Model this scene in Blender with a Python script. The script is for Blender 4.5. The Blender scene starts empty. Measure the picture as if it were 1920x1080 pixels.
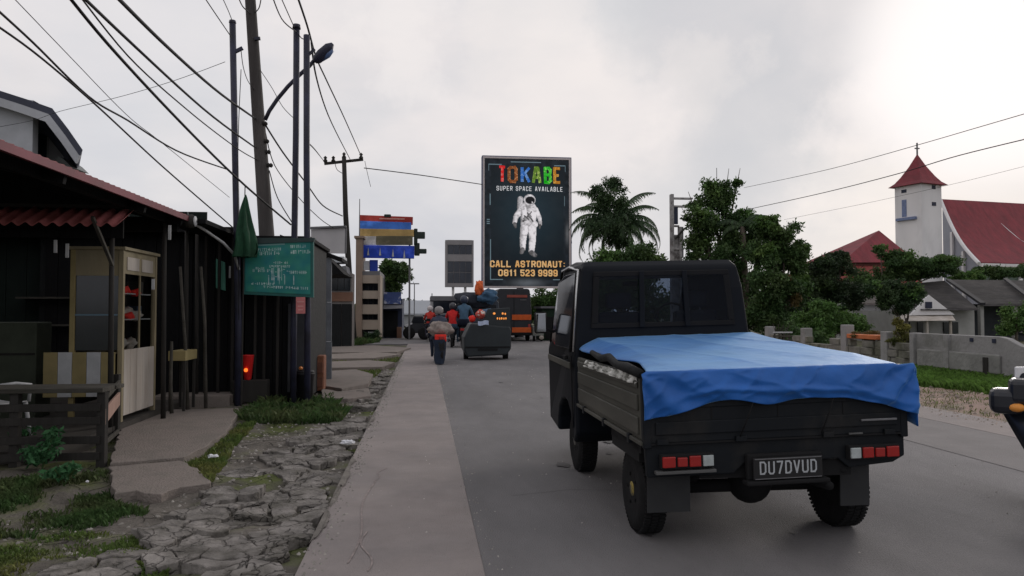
import bpy, bmesh, math, random
import numpy as np
from mathutils import Vector, Matrix, noise as mnoise

random.seed(7); np.random.seed(7)
R = math.radians
sc = bpy.context.scene
C = sc.collection

# ------------------------------------------------------------------ camera
CAMH, F = 1.5, 1387.0                     # eye height (m), focal length in photo pixels
YAW, PITCH = math.atan(165 / F), math.atan(43 / F)
FWD = Vector((math.sin(YAW) * math.cos(PITCH), math.cos(YAW) * math.cos(PITCH), math.sin(PITCH)))
RIGHT = Vector((math.cos(YAW), -math.sin(YAW), 0))
UP = RIGHT.cross(FWD)
CP = Vector((0, 0, CAMH))
cam_d = bpy.data.cameras.new('camera'); cam = bpy.data.objects.new('camera', cam_d); C.objects.link(cam)
cam_d.sensor_width = 36; cam_d.lens = 36 * F / 1920; cam_d.clip_start = .05; cam_d.clip_end = 3000
cam.matrix_world = Matrix(((RIGHT.x, UP.x, -FWD.x, 0), (RIGHT.y, UP.y, -FWD.y, 0), (RIGHT.z, UP.z, -FWD.z, CAMH), (0, 0, 0, 1)))
sc.camera = cam

def ray(px, py):
    return FWD + RIGHT * ((px - 960) / F) + UP * ((540 - py) / F)
def at(px, py, Y):
    r = ray(px, py); return CP + r * (Y / r.y)
def atX(px, py, X):
    r = ray(px, py); return CP + r * (X / r.x)
def G(px, py, z=0.0):
    r = ray(px, py); return CP + r * ((z - CAMH) / r.z)

# ------------------------------------------------------------------ sky, sun, exposure
SUN_AZ, SUN_EL = YAW + math.atan(925 / F), R(16.6)     # the sun stands behind the thin cloud at the upper right
sun_dir = Vector((math.sin(SUN_AZ) * math.cos(SUN_EL), math.cos(SUN_AZ) * math.cos(SUN_EL), math.sin(SUN_EL)))
w = bpy.data.worlds.new('World'); sc.world = w; w.use_nodes = True
nt = w.node_tree; nt.nodes.clear(); N = nt.nodes; L = nt.links
out = N.new('ShaderNodeOutputWorld'); bg = N.new('ShaderNodeBackground'); bg.inputs[1].default_value = 0.1
L.new(bg.outputs[0], out.inputs[0])
sky = N.new('ShaderNodeTexSky'); sky.sky_type = 'NISHITA'; sky.sun_disc = False
sky.sun_elevation = SUN_EL; sky.sun_rotation = SUN_AZ; sky.dust_density = 3
tc = N.new('ShaderNodeTexCoord')
mp = N.new('ShaderNodeMapping'); mp.inputs['Scale'].default_value = (1.0, 1.0, 2.6); mp.inputs['Rotation'].default_value = (0, R(-14), 0)
mp.inputs['Location'].default_value = (3.3, 1.9, .35)
L.new(tc.outputs['Generated'], mp.inputs[0])
n1 = N.new('ShaderNodeTexNoise'); n1.inputs['Scale'].default_value = 1.5; n1.inputs['Detail'].default_value = 6; n1.inputs['Roughness'].default_value = .5; n1.inputs['Distortion'].default_value = .35
n2 = N.new('ShaderNodeTexNoise'); n2.inputs['Scale'].default_value = 4.0; n2.inputs['Detail'].default_value = 8; n2.inputs['Roughness'].default_value = .55
L.new(mp.outputs[0], n1.inputs['Vector']); L.new(mp.outputs[0], n2.inputs['Vector'])
r1 = N.new('ShaderNodeValToRGB'); e = r1.color_ramp.elements
e[0].position = .36; e[0].color = (6.4, 6.5, 6.95, 1); e[1].position = .60; e[1].color = (8.5, 8.1, 8.05, 1)
em = e.new(.50); em.color = (7.55, 7.45, 7.6, 1)
L.new(n1.outputs[0], r1.inputs[0])
r2 = N.new('ShaderNodeValToRGB'); e = r2.color_ramp.elements
e[0].position = .35; e[0].color = (.93, .935, .95, 1); e[1].position = .65; e[1].color = (1.06, 1.04, 1.03, 1)
L.new(n2.outputs[0], r2.inputs[0])
mul = N.new('ShaderNodeMix'); mul.data_type = 'RGBA'; mul.blend_type = 'MULTIPLY'; mul.inputs[0].default_value = 1
L.new(r1.outputs[0], mul.inputs[6]); L.new(r2.outputs[0], mul.inputs[7])
mx = N.new('ShaderNodeMix'); mx.data_type = 'RGBA'; mx.inputs[0].default_value = .97
L.new(sky.outputs[0], mx.inputs[6]); L.new(mul.outputs[2], mx.inputs[7])
dot = N.new('ShaderNodeVectorMath'); dot.operation = 'DOT_PRODUCT'; dot.inputs[1].default_value = sun_dir
L.new(tc.outputs['Generated'], dot.inputs[0])
rg = N.new('ShaderNodeMapRange'); rg.interpolation_type = 'SMOOTHERSTEP'
rg.inputs[1].default_value = .982; rg.inputs[2].default_value = .9995
L.new(dot.outputs['Value'], rg.inputs[0])
mg = N.new('ShaderNodeMix'); mg.data_type = 'RGBA'; mg.inputs[7].default_value = (10.8, 10.2, 10.0, 1)
# banks of thicker, greyer cloud and thin bright gaps, each with ragged edges
cur = mx.outputs[2]
nd = N.new('ShaderNodeTexNoise'); nd.inputs['Scale'].default_value = 5.5; nd.inputs['Detail'].default_value = 7; nd.inputs['Roughness'].default_value = .6; L.new(tc.outputs['Generated'], nd.inputs['Vector'])
sb = N.new('ShaderNodeVectorMath'); sb.operation = 'SUBTRACT'; sb.inputs[1].default_value = (.5, .5, .5); L.new(nd.outputs['Color'], sb.inputs[0])
sc2 = N.new('ShaderNodeVectorMath'); sc2.operation = 'SCALE'; sc2.inputs['Scale'].default_value = .34; L.new(sb.outputs[0], sc2.inputs[0])
ad = N.new('ShaderNodeVectorMath'); ad.operation = 'ADD'; L.new(tc.outputs['Generated'], ad.inputs[0]); L.new(sc2.outputs[0], ad.inputs[1])
nrm = N.new('ShaderNodeVectorMath'); nrm.operation = 'NORMALIZE'; L.new(ad.outputs[0], nrm.inputs[0])
for (bx_, by_, rad_, col_, amt) in ((1480, 30, 11, (6.0, 6.0, 6.35), .75), (1330, 60, 7, (6.1, 6.1, 6.4), .6), (1440, 250, 9, (5.8, 5.95, 6.3), .75), (1290, 340, 8, (6.1, 6.2, 6.5), .55), (250, 60, 13, (6.5, 6.75, 7.3), .6), (1180, 20, 5, (6.4, 6.5, 6.7), .5),
                                    (1000, 130, 7, (9.2, 8.6, 8.3), .6), (740, 40, 4, (9.3, 8.8, 8.6), .6), (1310, 150, 4, (9.0, 8.4, 8.1), .5), (1700, 200, 6, (9.6, 8.9, 8.7), .7), (-900, 200, 20, (6.3, 6.4, 6.8), .6), (900, -1500, 22, (6.3, 6.4, 6.8), .5)):
    d_ = N.new('ShaderNodeVectorMath'); d_.operation = 'DOT_PRODUCT'; d_.inputs[1].default_value = ray(bx_, by_).normalized(); L.new(nrm.outputs[0], d_.inputs[0])
    q_ = N.new('ShaderNodeMapRange'); q_.interpolation_type = 'SMOOTHSTEP'; q_.inputs[1].default_value = math.cos(R(rad_)); q_.inputs[2].default_value = math.cos(R(rad_ * .1)); q_.inputs[4].default_value = amt * .72
    L.new(d_.outputs['Value'], q_.inputs[0]); m_ = N.new('ShaderNodeMix'); m_.data_type = 'RGBA'; m_.inputs[7].default_value = (*col_, 1)
    L.new(q_.outputs[0], m_.inputs[0]); L.new(cur, m_.inputs[6]); cur = m_.outputs[2]
L.new(rg.outputs[0], mg.inputs[0]); L.new(cur, mg.inputs[6])
L.new(mg.outputs[2], bg.inputs[0])

sl = bpy.data.lights.new('sun', 'SUN'); sl.energy = 1.0; sl.angle = R(14); sl.color = (1, .93, .86)
so = bpy.data.objects.new('sun', sl); C.objects.link(so)
so.rotation_euler = (-sun_dir).to_track_quat('-Z', 'Y').to_euler(); so.location = (20, 20, 30)
sc.view_settings.view_transform = 'Standard'; sc.view_settings.look = 'None'
sc.view_settings.exposure = 0.0; sc.view_settings.gamma = 1; sc.view_settings.use_curve_mapping = False
sc.cycles.use_denoising = True
sc.cycles.max_bounces = 6; sc.cycles.diffuse_bounces = 3; sc.cycles.glossy_bounces = 3; sc.cycles.transparent_max_bounces = 8

# ------------------------------------------------------------------ materials
MATS = {}
def M(name, col, rough=.8, var=.18, scale=4.0, bump=0.0, bscale=30.0, metal=0.0, spec=.3, col2=None, lo=.42, hi=.62,
      stretch=(1, 1, 1), emit=0, island=0.0, trans=0.0, c2scale=None, coat=0, crack=0, world=False, sheen=0):
    """principled paint with mottled value, an optional second colour in patches, and noise relief"""
    if name in MATS: return MATS[name]
    m = bpy.data.materials.new(name); m.use_nodes = True; MATS[name] = m
    nt = m.node_tree; N = nt.nodes; L = nt.links; b = N['Principled BSDF']
    b.inputs['Roughness'].default_value = rough; b.inputs['Metallic'].default_value = metal
    b.inputs['Specular IOR Level'].default_value = spec
    if coat: b.inputs['Coat Weight'].default_value = coat; b.inputs['Coat Roughness'].default_value = .12
    t = N.new('ShaderNodeTexCoord'); mp = N.new('ShaderNodeMapping'); mp.inputs['Scale'].default_value = stretch
    if world:
        gg = N.new('ShaderNodeNewGeometry'); L.new(gg.outputs['Position'], mp.inputs[0])
    else: L.new(t.outputs['Object'], mp.inputs[0])
    if sheen: b.inputs['Sheen Weight'].default_value = sheen; b.inputs['Sheen Roughness'].default_value = .35; b.inputs['Sheen Tint'].default_value = (.42, .74, 1, 1)
    n = N.new('ShaderNodeTexNoise'); n.inputs['Scale'].default_value = scale; n.inputs['Detail'].default_value = 7; n.inputs['Roughness'].default_value = .6
    L.new(mp.outputs[0], n.inputs['Vector'])
    mr = N.new('ShaderNodeMapRange'); mr.inputs[1].default_value = .3; mr.inputs[2].default_value = .7
    mr.inputs[3].default_value = 1 - var; mr.inputs[4].default_value = 1 + var
    L.new(n.outputs[0], mr.inputs[0])
    base = N.new('ShaderNodeRGB'); base.outputs[0].default_value = (*col, 1); cur = base.outputs[0]
    if col2:
        n3 = N.new('ShaderNodeTexNoise'); n3.inputs['Scale'].default_value = c2scale or scale * .6; n3.inputs['Detail'].default_value = 8
        n3.inputs['Roughness'].default_value = .65; L.new(mp.outputs[0], n3.inputs['Vector'])
        rr = N.new('ShaderNodeMapRange'); rr.inputs[1].default_value = lo; rr.inputs[2].default_value = hi; L.new(n3.outputs[0], rr.inputs[0])
        mm = N.new('ShaderNodeMix'); mm.data_type = 'RGBA'; mm.inputs[7].default_value = (*col2, 1)
        L.new(rr.outputs[0], mm.inputs[0]); L.new(cur, mm.inputs[6]); cur = mm.outputs[2]
    sc_ = N.new('ShaderNodeVectorMath'); sc_.operation = 'SCALE'; L.new(cur, sc_.inputs[0]); L.new(mr.outputs[0], sc_.inputs['Scale']); cur = sc_.outputs[0]
    if island:
        g = N.new('ShaderNodeNewGeometry'); ir = N.new('ShaderNodeMapRange'); ir.inputs[3].default_value = 1 - island; ir.inputs[4].default_value = 1 + island
        L.new(g.outputs['Random Per Island'], ir.inputs[0])
        s2 = N.new('ShaderNodeVectorMath'); s2.operation = 'SCALE'; L.new(cur, s2.inputs[0]); L.new(ir.outputs[0], s2.inputs['Scale']); cur = s2.outputs[0]
    ch_ = None
    if crack:                              # hairline fissures with dirt in them
        wn = N.new('ShaderNodeTexNoise'); wn.inputs['Scale'].default_value = crack * 1.3; wn.inputs['Detail'].default_value = 5; L.new(mp.outputs[0], wn.inputs['Vector'])
        wa = N.new('ShaderNodeVectorMath'); wa.operation = 'MULTIPLY_ADD'; wa.inputs[1].default_value = (.9 / crack,) * 3; L.new(wn.outputs['Color'], wa.inputs[0]); L.new(mp.outputs[0], wa.inputs[2])
        vo = N.new('ShaderNodeTexVoronoi'); vo.feature = 'DISTANCE_TO_EDGE'; vo.inputs['Scale'].default_value = crack; L.new(wa.outputs[0], vo.inputs['Vector'])
        cm = N.new('ShaderNodeMapRange'); cm.inputs[1].default_value = .0; cm.inputs[2].default_value = .05; L.new(vo.outputs['Distance'], cm.inputs[0])
        kn = N.new('ShaderNodeTexNoise'); kn.inputs['Scale'].default_value = crack * .35; kn.inputs['Detail'].default_value = 3; L.new(mp.outputs[0], kn.inputs['Vector'])
        km = N.new('ShaderNodeMapRange'); km.inputs[1].default_value = .47; km.inputs[2].default_value = .56; L.new(kn.outputs[0], km.inputs[0])
        kx = N.new('ShaderNodeMath'); kx.operation = 'MAXIMUM'; L.new(cm.outputs[0], kx.inputs[0]); L.new(km.outputs[0], kx.inputs[1]); ch_ = kx.outputs[0]
        c3 = N.new('ShaderNodeMapRange'); c3.inputs[3].default_value = .45; c3.inputs[4].default_value = 1; L.new(ch_, c3.inputs[0])
        s3 = N.new('ShaderNodeVectorMath'); s3.operation = 'SCALE'; L.new(cur, s3.inputs[0]); L.new(c3.outputs[0], s3.inputs['Scale']); cur = s3.outputs[0]
    L.new(cur, b.inputs['Base Color'])
    if bump:
        nb = N.new('ShaderNodeTexNoise'); nb.inputs['Scale'].default_value = bscale; nb.inputs['Detail'].default_value = 6; L.new(mp.outputs[0], nb.inputs['Vector'])
        bp = N.new('ShaderNodeBump'); bp.inputs['Strength'].default_value = min(1, bump); bp.inputs['Distance'].default_value = .02
        if ch_ is not None:
            ma = N.new('ShaderNodeMath'); ma.operation = 'MULTIPLY_ADD'; ma.inputs[1].default_value = .6; L.new(ch_, ma.inputs[0]); L.new(nb.outputs[0], ma.inputs[2]); L.new(ma.outputs[0], bp.inputs['Height'])
        else: L.new(nb.outputs[0], bp.inputs['Height'])
        L.new(bp.outputs[0], b.inputs['Normal'])
    if emit:
        b.inputs['Emission Color'].default_value = (*col, 1); b.inputs['Emission Strength'].default_value = emit
    if trans:
        tr = N.new('ShaderNodeBsdfTranslucent'); L.new(cur, tr.inputs[0]); ms = N.new('ShaderNodeMixShader'); ms.inputs[0].default_value = trans
        L.new(b.outputs[0], ms.inputs[1]); L.new(tr.outputs[0], ms.inputs[2]); L.new(ms.outputs[0], N['Material Output'].inputs[0])
    return m

# ------------------------------------------------------------------ object helpers
def tag(o, label=None, cat=None, group=None, kind=None):
    if label: o['label'] = label
    if cat: o['category'] = cat
    if group: o['group'] = group
    if kind: o['kind'] = kind
    return o
def root(name, label, cat, loc=(0, 0, 0), rz=0, group=None):
    o = bpy.data.objects.new(name, None); C.objects.link(o); o.location = loc; o.rotation_euler = (0, 0, rz)
    o.empty_display_size = .2
    return tag(o, label, cat, group)
def base_of(o):
    v = Vector((0, 0, 0))
    while o is not None: v += Vector(o.location); o = o.parent
    return v
def link(name, me, mat, parent=None, smooth=False):
    o = bpy.data.objects.new(name, me); C.objects.link(o)
    if mat is not None:
        me.materials.clear()
        for m_ in (mat if isinstance(mat, (list, tuple)) else [mat]): me.materials.append(m_)
    if parent is not None: o.parent = parent
    if smooth: me.shade_smooth()
    return o
def arr_mesh(name, V, Fc):
    V = np.asarray(V, dtype=np.float32); Fc = np.asarray(Fc, dtype=np.int32); k = Fc.shape[1]
    me = bpy.data.meshes.new(name); me.vertices.add(len(V)); me.vertices.foreach_set('co', V.ravel())
    me.loops.add(Fc.size); me.loops.foreach_set('vertex_index', Fc.ravel())
    me.polygons.add(len(Fc)); me.polygons.foreach_set('loop_start', np.arange(0, Fc.size, k, dtype=np.int32))
    me.polygons.foreach_set('loop_total', np.full(len(Fc), k, dtype=np.int32))
    me.update(calc_edges=True); return me

class MB:
    def __init__(s, world=False): s.v = []; s.f = []; s.world = world
    def add(s, vs, fs):
        n = len(s.v); s.v += [tuple(v) for v in vs]; s.f += [tuple(i + n for i in f) for f in fs]; return s
    def box(s, c, d, rot=None, taper=None):
        hx, hy, hz = d[0] / 2, d[1] / 2, d[2] / 2
        vs = [Vector((x, y, z)) for z in (-hz, hz) for y in (-hy, hy) for x in (-hx, hx)]
        if taper:
            for v in vs:
                if v.z > 0: v.x *= taper[0]; v.y *= taper[1]
        if rot: 
            from mathutils import Euler
            m_ = Euler(rot).to_matrix(); vs = [m_ @ v for v in vs]
        vs = [v + Vector(c) for v in vs]
        return s.add(vs, [(0, 2, 3, 1), (4, 5, 7, 6), (0, 1, 5, 4), (2, 6, 7, 3), (0, 4, 6, 2), (1, 3, 7, 5)])
    def bb(s, x0, x1, y0, y1, z0, z1): return s.box(((x0 + x1) / 2, (y0 + y1) / 2, (z0 + z1) / 2), (abs(x1 - x0), abs(y1 - y0), abs(z1 - z0)))
    def bar(s, a, b, wd, th, up=(0, 0, 1)):
        a = Vector(a); b = Vector(b); d = (b - a).normalized(); u = Vector(up)
        if abs(d.dot(u)) > .98: u = Vector((1, 0, 0))
        r = d.cross(u).normalized(); u = r.cross(d)
        vs = [p + r * (i * wd / 2) + u * (j * th / 2) for p in (a, b) for i, j in ((-1, -1), (1, -1), (1, 1), (-1, 1))]
        return s.add(vs, [(3, 2, 1, 0), (4, 5, 6, 7), (0, 1, 5, 4), (1, 2, 6, 5), (2, 3, 7, 6), (3, 0, 4, 7)])
    def tube(s, pts, r, n=8, cap=True):
        pts = [Vector(p) for p in pts]; rs = r if isinstance(r, (list, tuple)) else [r] * len(pts)
        base = len(s.v); prev = None
        for i, p in enumerate(pts):
            d = (pts[min(i + 1, len(pts) - 1)] - pts[max(i - 1, 0)]).normalized()
            if prev is None:
                u = Vector((0, 0, 1)) if abs(d.z) < .9 else Vector((1, 0, 0)); u = d.cross(u).normalized()
            else: u = (prev - d * prev.dot(d)).normalized()
            prev = u; v2 = d.cross(u)
            for k in range(n):
                a = 2 * math.pi * k / n; s.v.append(tuple(p + (u * math.cos(a) + v2 * math.sin(a)) * rs[i]))
        for i in range(len(pts) - 1):
            for k in range(n):
                a = base + i * n + k; b = base + i * n + (k + 1) % n; s.f.append((a, b, b + n, a + n))
        if cap:
            s.f.append(tuple(base + k for k in reversed(range(n)))); e_ = base + (len(pts) - 1) * n; s.f.append(tuple(e_ + k for k in range(n)))
        return s
    def cyl(s, a, b, r, r2=None, n=16): return s.tube([a, b], [r, r if r2 is None else r2], n)
    def lathe(s, c, prof, axis='z', n=20):
        base = len(s.v); c = Vector(c)
        for (r, h) in prof:
            for k in range(n):
                a = 2 * math.pi * k / n; x, y = r * math.cos(a), r * math.sin(a)
                p = {'z': (x, y, h), 'x': (h, x, y), 'y': (x, h, y)}[axis]; s.v.append(tuple(c + Vector(p)))
        for i in range(len(prof) - 1):
            for k in range(n):
                a = base + i * n + k; b = base + i * n + (k + 1) % n; s.f.append((a, b, b + n, a + n))
        s.f.append(tuple(base + k for k in reversed(range(n)))); e_ = base + (len(prof) - 1) * n; s.f.append(tuple(e_ + k for k in range(n)))
        return s
    def prism(s, poly, d):
        """poly: list of 3D points, d: extrusion vector"""
        n = len(poly); d = Vector(d); poly = [Vector(p) for p in poly]
        return s.add(poly + [p + d for p in poly], [tuple(reversed(range(n))), tuple(range(n, 2 * n))] + [(i, (i + 1) % n, (i + 1) % n + n, i + n) for i in range(n)])
    def grid(s, fn, nu, nv):
        base = len(s.v)
        for j in range(nv + 1):
            for i in range(nu + 1): s.v.append(tuple(fn(i / nu, j / nv)))
        for j in range(nv):
            for i in range(nu):
                a = base + j * (nu + 1) + i; s.f.append((a, a + 1, a + nu + 2, a + nu + 1))
        return s
    def ell(s, c, r, n=12, m=8, jit=0):
        base = len(s.v); c = Vector(c)
        for j in range(1, m):
            ph = math.pi * j / m
            for k in range(n):
                a = 2 * math.pi * k / n; q = 1 + random.uniform(-jit, jit)
                if jit: q = 1 + jit * 2.4 * mnoise.fractal(Vector((math.sin(ph) * math.cos(a) * 1.6 + r[0] * 31, math.sin(ph) * math.sin(a) * 1.6, math.cos(ph) * 1.6 + r[2] * 17)), 1, 2, 4)
                s.v.append((c.x + r[0] * q * math.sin(ph) * math.cos(a), c.y + r[1] * q * math.sin(ph) * math.sin(a), c.z + r[2] * q * math.cos(ph)))
        t = len(s.v); s.v.append((c.x, c.y, c.z + r[2])); s.v.append((c.x, c.y, c.z - r[2]))
        for j in range(m - 2):
            for k in range(n):
                a = base + j * n + k; b = base + j * n + (k + 1) % n; s.f.append((a, a + n, b + n, b))
        for k in range(n):
            s.f.append((t, base + k, base + (k + 1) % n)); s.f.append((t + 1, base + (m - 2) * n + (k + 1) % n, base + (m - 2) * n + k))
        return s
    def build(s, name, mat, parent=None, origin=None, smooth=False, bevel=0, subsurf=0, solid=0, bseg=2, fix=True):
        off = Vector(origin) if origin is not None else (base_of(parent) if (s.world and parent is not None) else Vector((0, 0, 0)))
        me = bpy.data.meshes.new(name)
        me.from_pydata([(v[0] - off.x, v[1] - off.y, v[2] - off.z) for v in s.v], [], s.f)
        if fix:
            bm = bmesh.new(); bm.from_mesh(me); bmesh.ops.recalc_face_normals(bm, faces=bm.faces); bm.to_mesh(me); bm.free()
        o = link(name, me, mat, parent, smooth)
        if origin is not None: o.location = origin
        if solid: q = o.modifiers.new('t', 'SOLIDIFY'); q.thickness = solid; q.offset = 0
        if bevel:
            q = o.modifiers.new('b', 'BEVEL'); q.width = bevel; q.segments = bseg; q.limit_method = 'ANGLE'; q.angle_limit = R(35)
            if smooth: me.shade_smooth()
        if subsurf: q = o.modifiers.new('s', 'SUBSURF'); q.levels = q.render_levels = subsurf
        return o
def struct(name, mb, mat, **k): return tag(mb.build(name, mat, None, **k), kind='structure')
def solo(name, mb, mat, label, cat, origin, group=None, world=False, **k):
    if world: return tag(mb.build(name, mat, None, origin=origin, **k), label, cat, group)
    o = mb.build(name, mat, None, **k); o.location = origin; return tag(o, label, cat, group)
def copy_part(o, parent, name=None):
    c = o.copy(); C.objects.link(c); c.parent = parent
    for g in o.children: copy_part(g, c)
    return c
def copy_thing(o, loc, rz, label, group=None):
    c = o.copy(); C.objects.link(c); c.location = loc; c.rotation_euler = (0, 0, rz); c['label'] = label
    if group: c['group'] = group
    for g in o.children: copy_part(g, c)
    return c
def text_obj(body, mat, parent, centre, width, height, normal='-y', ext=.004, bold=0.0, name='lettering', rot=None):
    cu = bpy.data.curves.new(name, 'FONT'); cu.body = body; cu.align_x = 'CENTER'; cu.align_y = 'CENTER'; cu.extrude = ext; cu.offset = bold; cu.size = 1
    cu.materials.append(mat); o = bpy.data.objects.new(name, cu); C.objects.link(o)
    bpy.context.view_layer.update(); d = o.dimensions
    me = bpy.data.meshes.new_from_object(o); bpy.data.objects.remove(o); 
    xs = [v.co.x for v in me.vertices]; ys = [v.co.y for v in me.vertices]
    cx, cy = (min(xs) + max(xs)) / 2, (min(ys) + max(ys)) / 2; sx = width / (max(xs) - min(xs)); sy = height / (max(ys) - min(ys))
    for v in me.vertices: v.co = ((v.co.x - cx) * sx, -v.co.z if False else -(v.co.z), (v.co.y - cy) * sy)
    o = link(name, me, mat, parent); o.location = centre
    if rot: o.rotation_euler = rot
    return o

GLY = {
 'A': [[(0, 0), (.36, 1), (.64, 1), (1, 0)], [(.18, .32), (.82, .32)]], 'B': [[(0, 0), (0, 1), (.72, 1), (1, .86), (1, .64), (.76, .52), (0, .52)], [(.76, .52), (1, .38), (1, .14), (.72, 0), (0, 0)]],
 'C': [[(1, .72), (1, .88), (.78, 1), (.22, 1), (0, .88), (0, .12), (.22, 0), (.78, 0), (1, .12), (1, .28)]], 'E': [[(1, 1), (0, 1), (0, 0), (1, 0)], [(0, .5), (.85, .5)]],
 'I': [[(.5, 0), (.5, 1)]], 'K': [[(0, 0), (0, 1)], [(1, 1), (.1, .45)], [(.35, .6), (1, 0)]], 'L': [[(0, 1), (0, 0), (1, 0)]], 'N': [[(0, 0), (0, 1), (1, 0), (1, 1)]],
 'O': [[(.22, 0), (0, .14), (0, .86), (.22, 1), (.78, 1), (1, .86), (1, .14), (.78, 0), (.22, 0)]], 'P': [[(0, 0), (0, 1), (.75, 1), (1, .86), (1, .56), (.75, .44), (0, .44)]],
 'R': [[(0, 0), (0, 1), (.75, 1), (1, .86), (1, .6), (.75, .48), (0, .48)], [(.6, .48), (1, 0)]], 'S': [[(1, .74), (1, .88), (.78, 1), (.22, 1), (0, .88), (0, .64), (.2, .53), (.8, .47), (1, .36), (1, .12), (.78, 0), (.22, 0), (0, .12), (0, .26)]],
 'T': [[(0, 1), (1, 1)], [(.5, 1), (.5, 0)]], 'U': [[(0, 1), (0, .14), (.22, 0), (.78, 0), (1, .14), (1, 1)]], 'V': [[(0, 1), (.5, 0), (1, 1)]], 'D': [[(0, 0), (0, 1), (.7, 1), (1, .82), (1, .18), (.7, 0), (0, 0)]],
 '0': [[(.25, 0), (0, .14), (0, .86), (.25, 1), (.75, 1), (1, .86), (1, .14), (.75, 0), (.25, 0)]], '1': [[(.1, .78), (.6, 1), (.6, 0)]], '2': [[(0, .74), (0, .88), (.22, 1), (.78, 1), (1, .88), (1, .6), (0, .12), (0, 0), (1, 0)]],
 '3': [[(0, .8), (.1, .95), (.3, 1), (.78, 1), (1, .87), (1, .64), (.75, .52), (.4, .52)], [(.75, .52), (1, .38), (1, .13), (.78, 0), (.3, 0), (.1, .05), (0, .2)]],
 '5': [[(1, 1), (0, 1), (0, .55), (.75, .6), (1, .46), (1, .13), (.78, 0), (.22, 0), (0, .14)]], '7': [[(0, 1), (1, 1), (.35, 0)]],
 '8': [[(.25, .52), (0, .64), (0, .87), (.25, 1), (.75, 1), (1, .87), (1, .64), (.75, .52), (.25, .52), (0, .38), (0, .13), (.25, 0), (.75, 0), (1, .13), (1, .38), (.75, .52)]],
 '9': [[(0, .16), (.22, 0), (.78, 0), (1, .14), (1, .86), (.78, 1), (.22, 1), (0, .86), (0, .56), (.22, .44), (1, .44)]], ':': [[(.5, .12), (.5, .2)], [(.5, .66), (.5, .74)]]}
def strokes(body, mat, parent, centre, width, height, weight, depth=.02, name='lettering', gap=.28, jag=0.0, step=.0006, wide={'I': .3, '1': .7, ':': .35, ' ': .55}):
    """letters built from flat strokes, facing -y"""
    ws = [wide.get(c, 1.0) for c in body]; tot = sum(ws) + gap * (len(body) - 1); u = width / tot; x = centre[0] - width / 2; m = MB(); n = 0; t = weight * height
    for c, w_ in zip(body, ws):
        for pl in GLY.get(c, []):
            P = [Vector((x + t / 2 + (u * w_ - t) * (p[0] if w_ > .5 else .5), 0, centre[2] - height / 2 + t / 2 + (height - t) * p[1])) for p in pl]
            for i, (a, b) in enumerate(zip(P[:-1], P[1:])):
                d = (b - a).normalized(); nn = Vector((-d.z, 0, d.x)) * t / 2; e_ = d * (t * .36 if len(P) > 2 else t * .1); a2, b2 = a - e_, b + e_; y = centre[1] - step * (n % 9); n += 1
                if jag: a2 = a2 + Vector((random.uniform(-jag, jag), 0, random.uniform(-jag, jag))) * t; nn = nn * random.uniform(1, 1 + jag)
                m.prism([(q.x, y, q.z) for q in (a2 - nn, b2 - nn, b2 + nn, a2 + nn)], (0, depth, 0))
        x += u * (w_ + gap)
    return m.build(name, mat, parent)
# ------------------------------------------------------------------ ground, road, verges
asphalt = M('asphalt', (.182, .174, .177), .88, .16, 1.6, .6, 140, col2=(.145, .141, .145), c2scale=.32, spec=.25, stretch=(1, .35, 1))
m_strip = M('old_concrete_strip', (.285, .252, .243), .9, .10, 2.2, .6, 110, col2=(.25, .225, .22), c2scale=1.0, spec=.2)
m_soil = M('dirt', (.105, .098, .088), .95, .3, 3, 1, 30, col2=(.055, .065, .03), c2scale=.9, lo=.45, hi=.6, spec=.15)
m_slab = M('footpath_concrete', (.25, .215, .195), .92, .2, 3, .8, 50, col2=(.17, .15, .135), c2scale=3, spec=.2)
m_stone = M('broken_paving', (.225, .208, .195), .92, .35, 5, 1, 26, col2=(.11, .102, .09), c2scale=4, spec=.2, crack=8, world=True)
m_land = M('land', (.09, .095, .05), .95, .3, .2, .4, 4, col2=(.12, .1, .08), c2scale=.08)
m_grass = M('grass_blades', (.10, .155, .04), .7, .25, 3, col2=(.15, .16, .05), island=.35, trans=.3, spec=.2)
m_grass_dark = M('grass_deep', (.05, .10, .03), .7, .25, 3, col2=(.08, .10, .04), island=.35, trans=.3, spec=.2)  # darker green variant of the blades
m_moss = M('moss', (.10, .13, .035), .95, .3, 5, .9, 60, col2=(.11, .10, .07), c2scale=2.5)

struct('land', MB().add([(-900, -900, -.16), (900, -900, -.16), (900, 1500, -.16), (-900, 1500, -.16)], [(0, 1, 2, 3)]), m_land)
struct('road', MB().bb(.35, 6.95, -30, 70, -.25, 0), asphalt)
struct('side_road', MB().bb(-14, .35, 34, 60, -.25, -.004), asphalt)
struct('concrete_strip', MB().bb(-.72, .35, -30, 34, -.22, .01), m_strip, bevel=.006)
struct('shoulder', MB().bb(6.93, 7.8, -30, 70, -.22, .007), m_strip)
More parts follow.
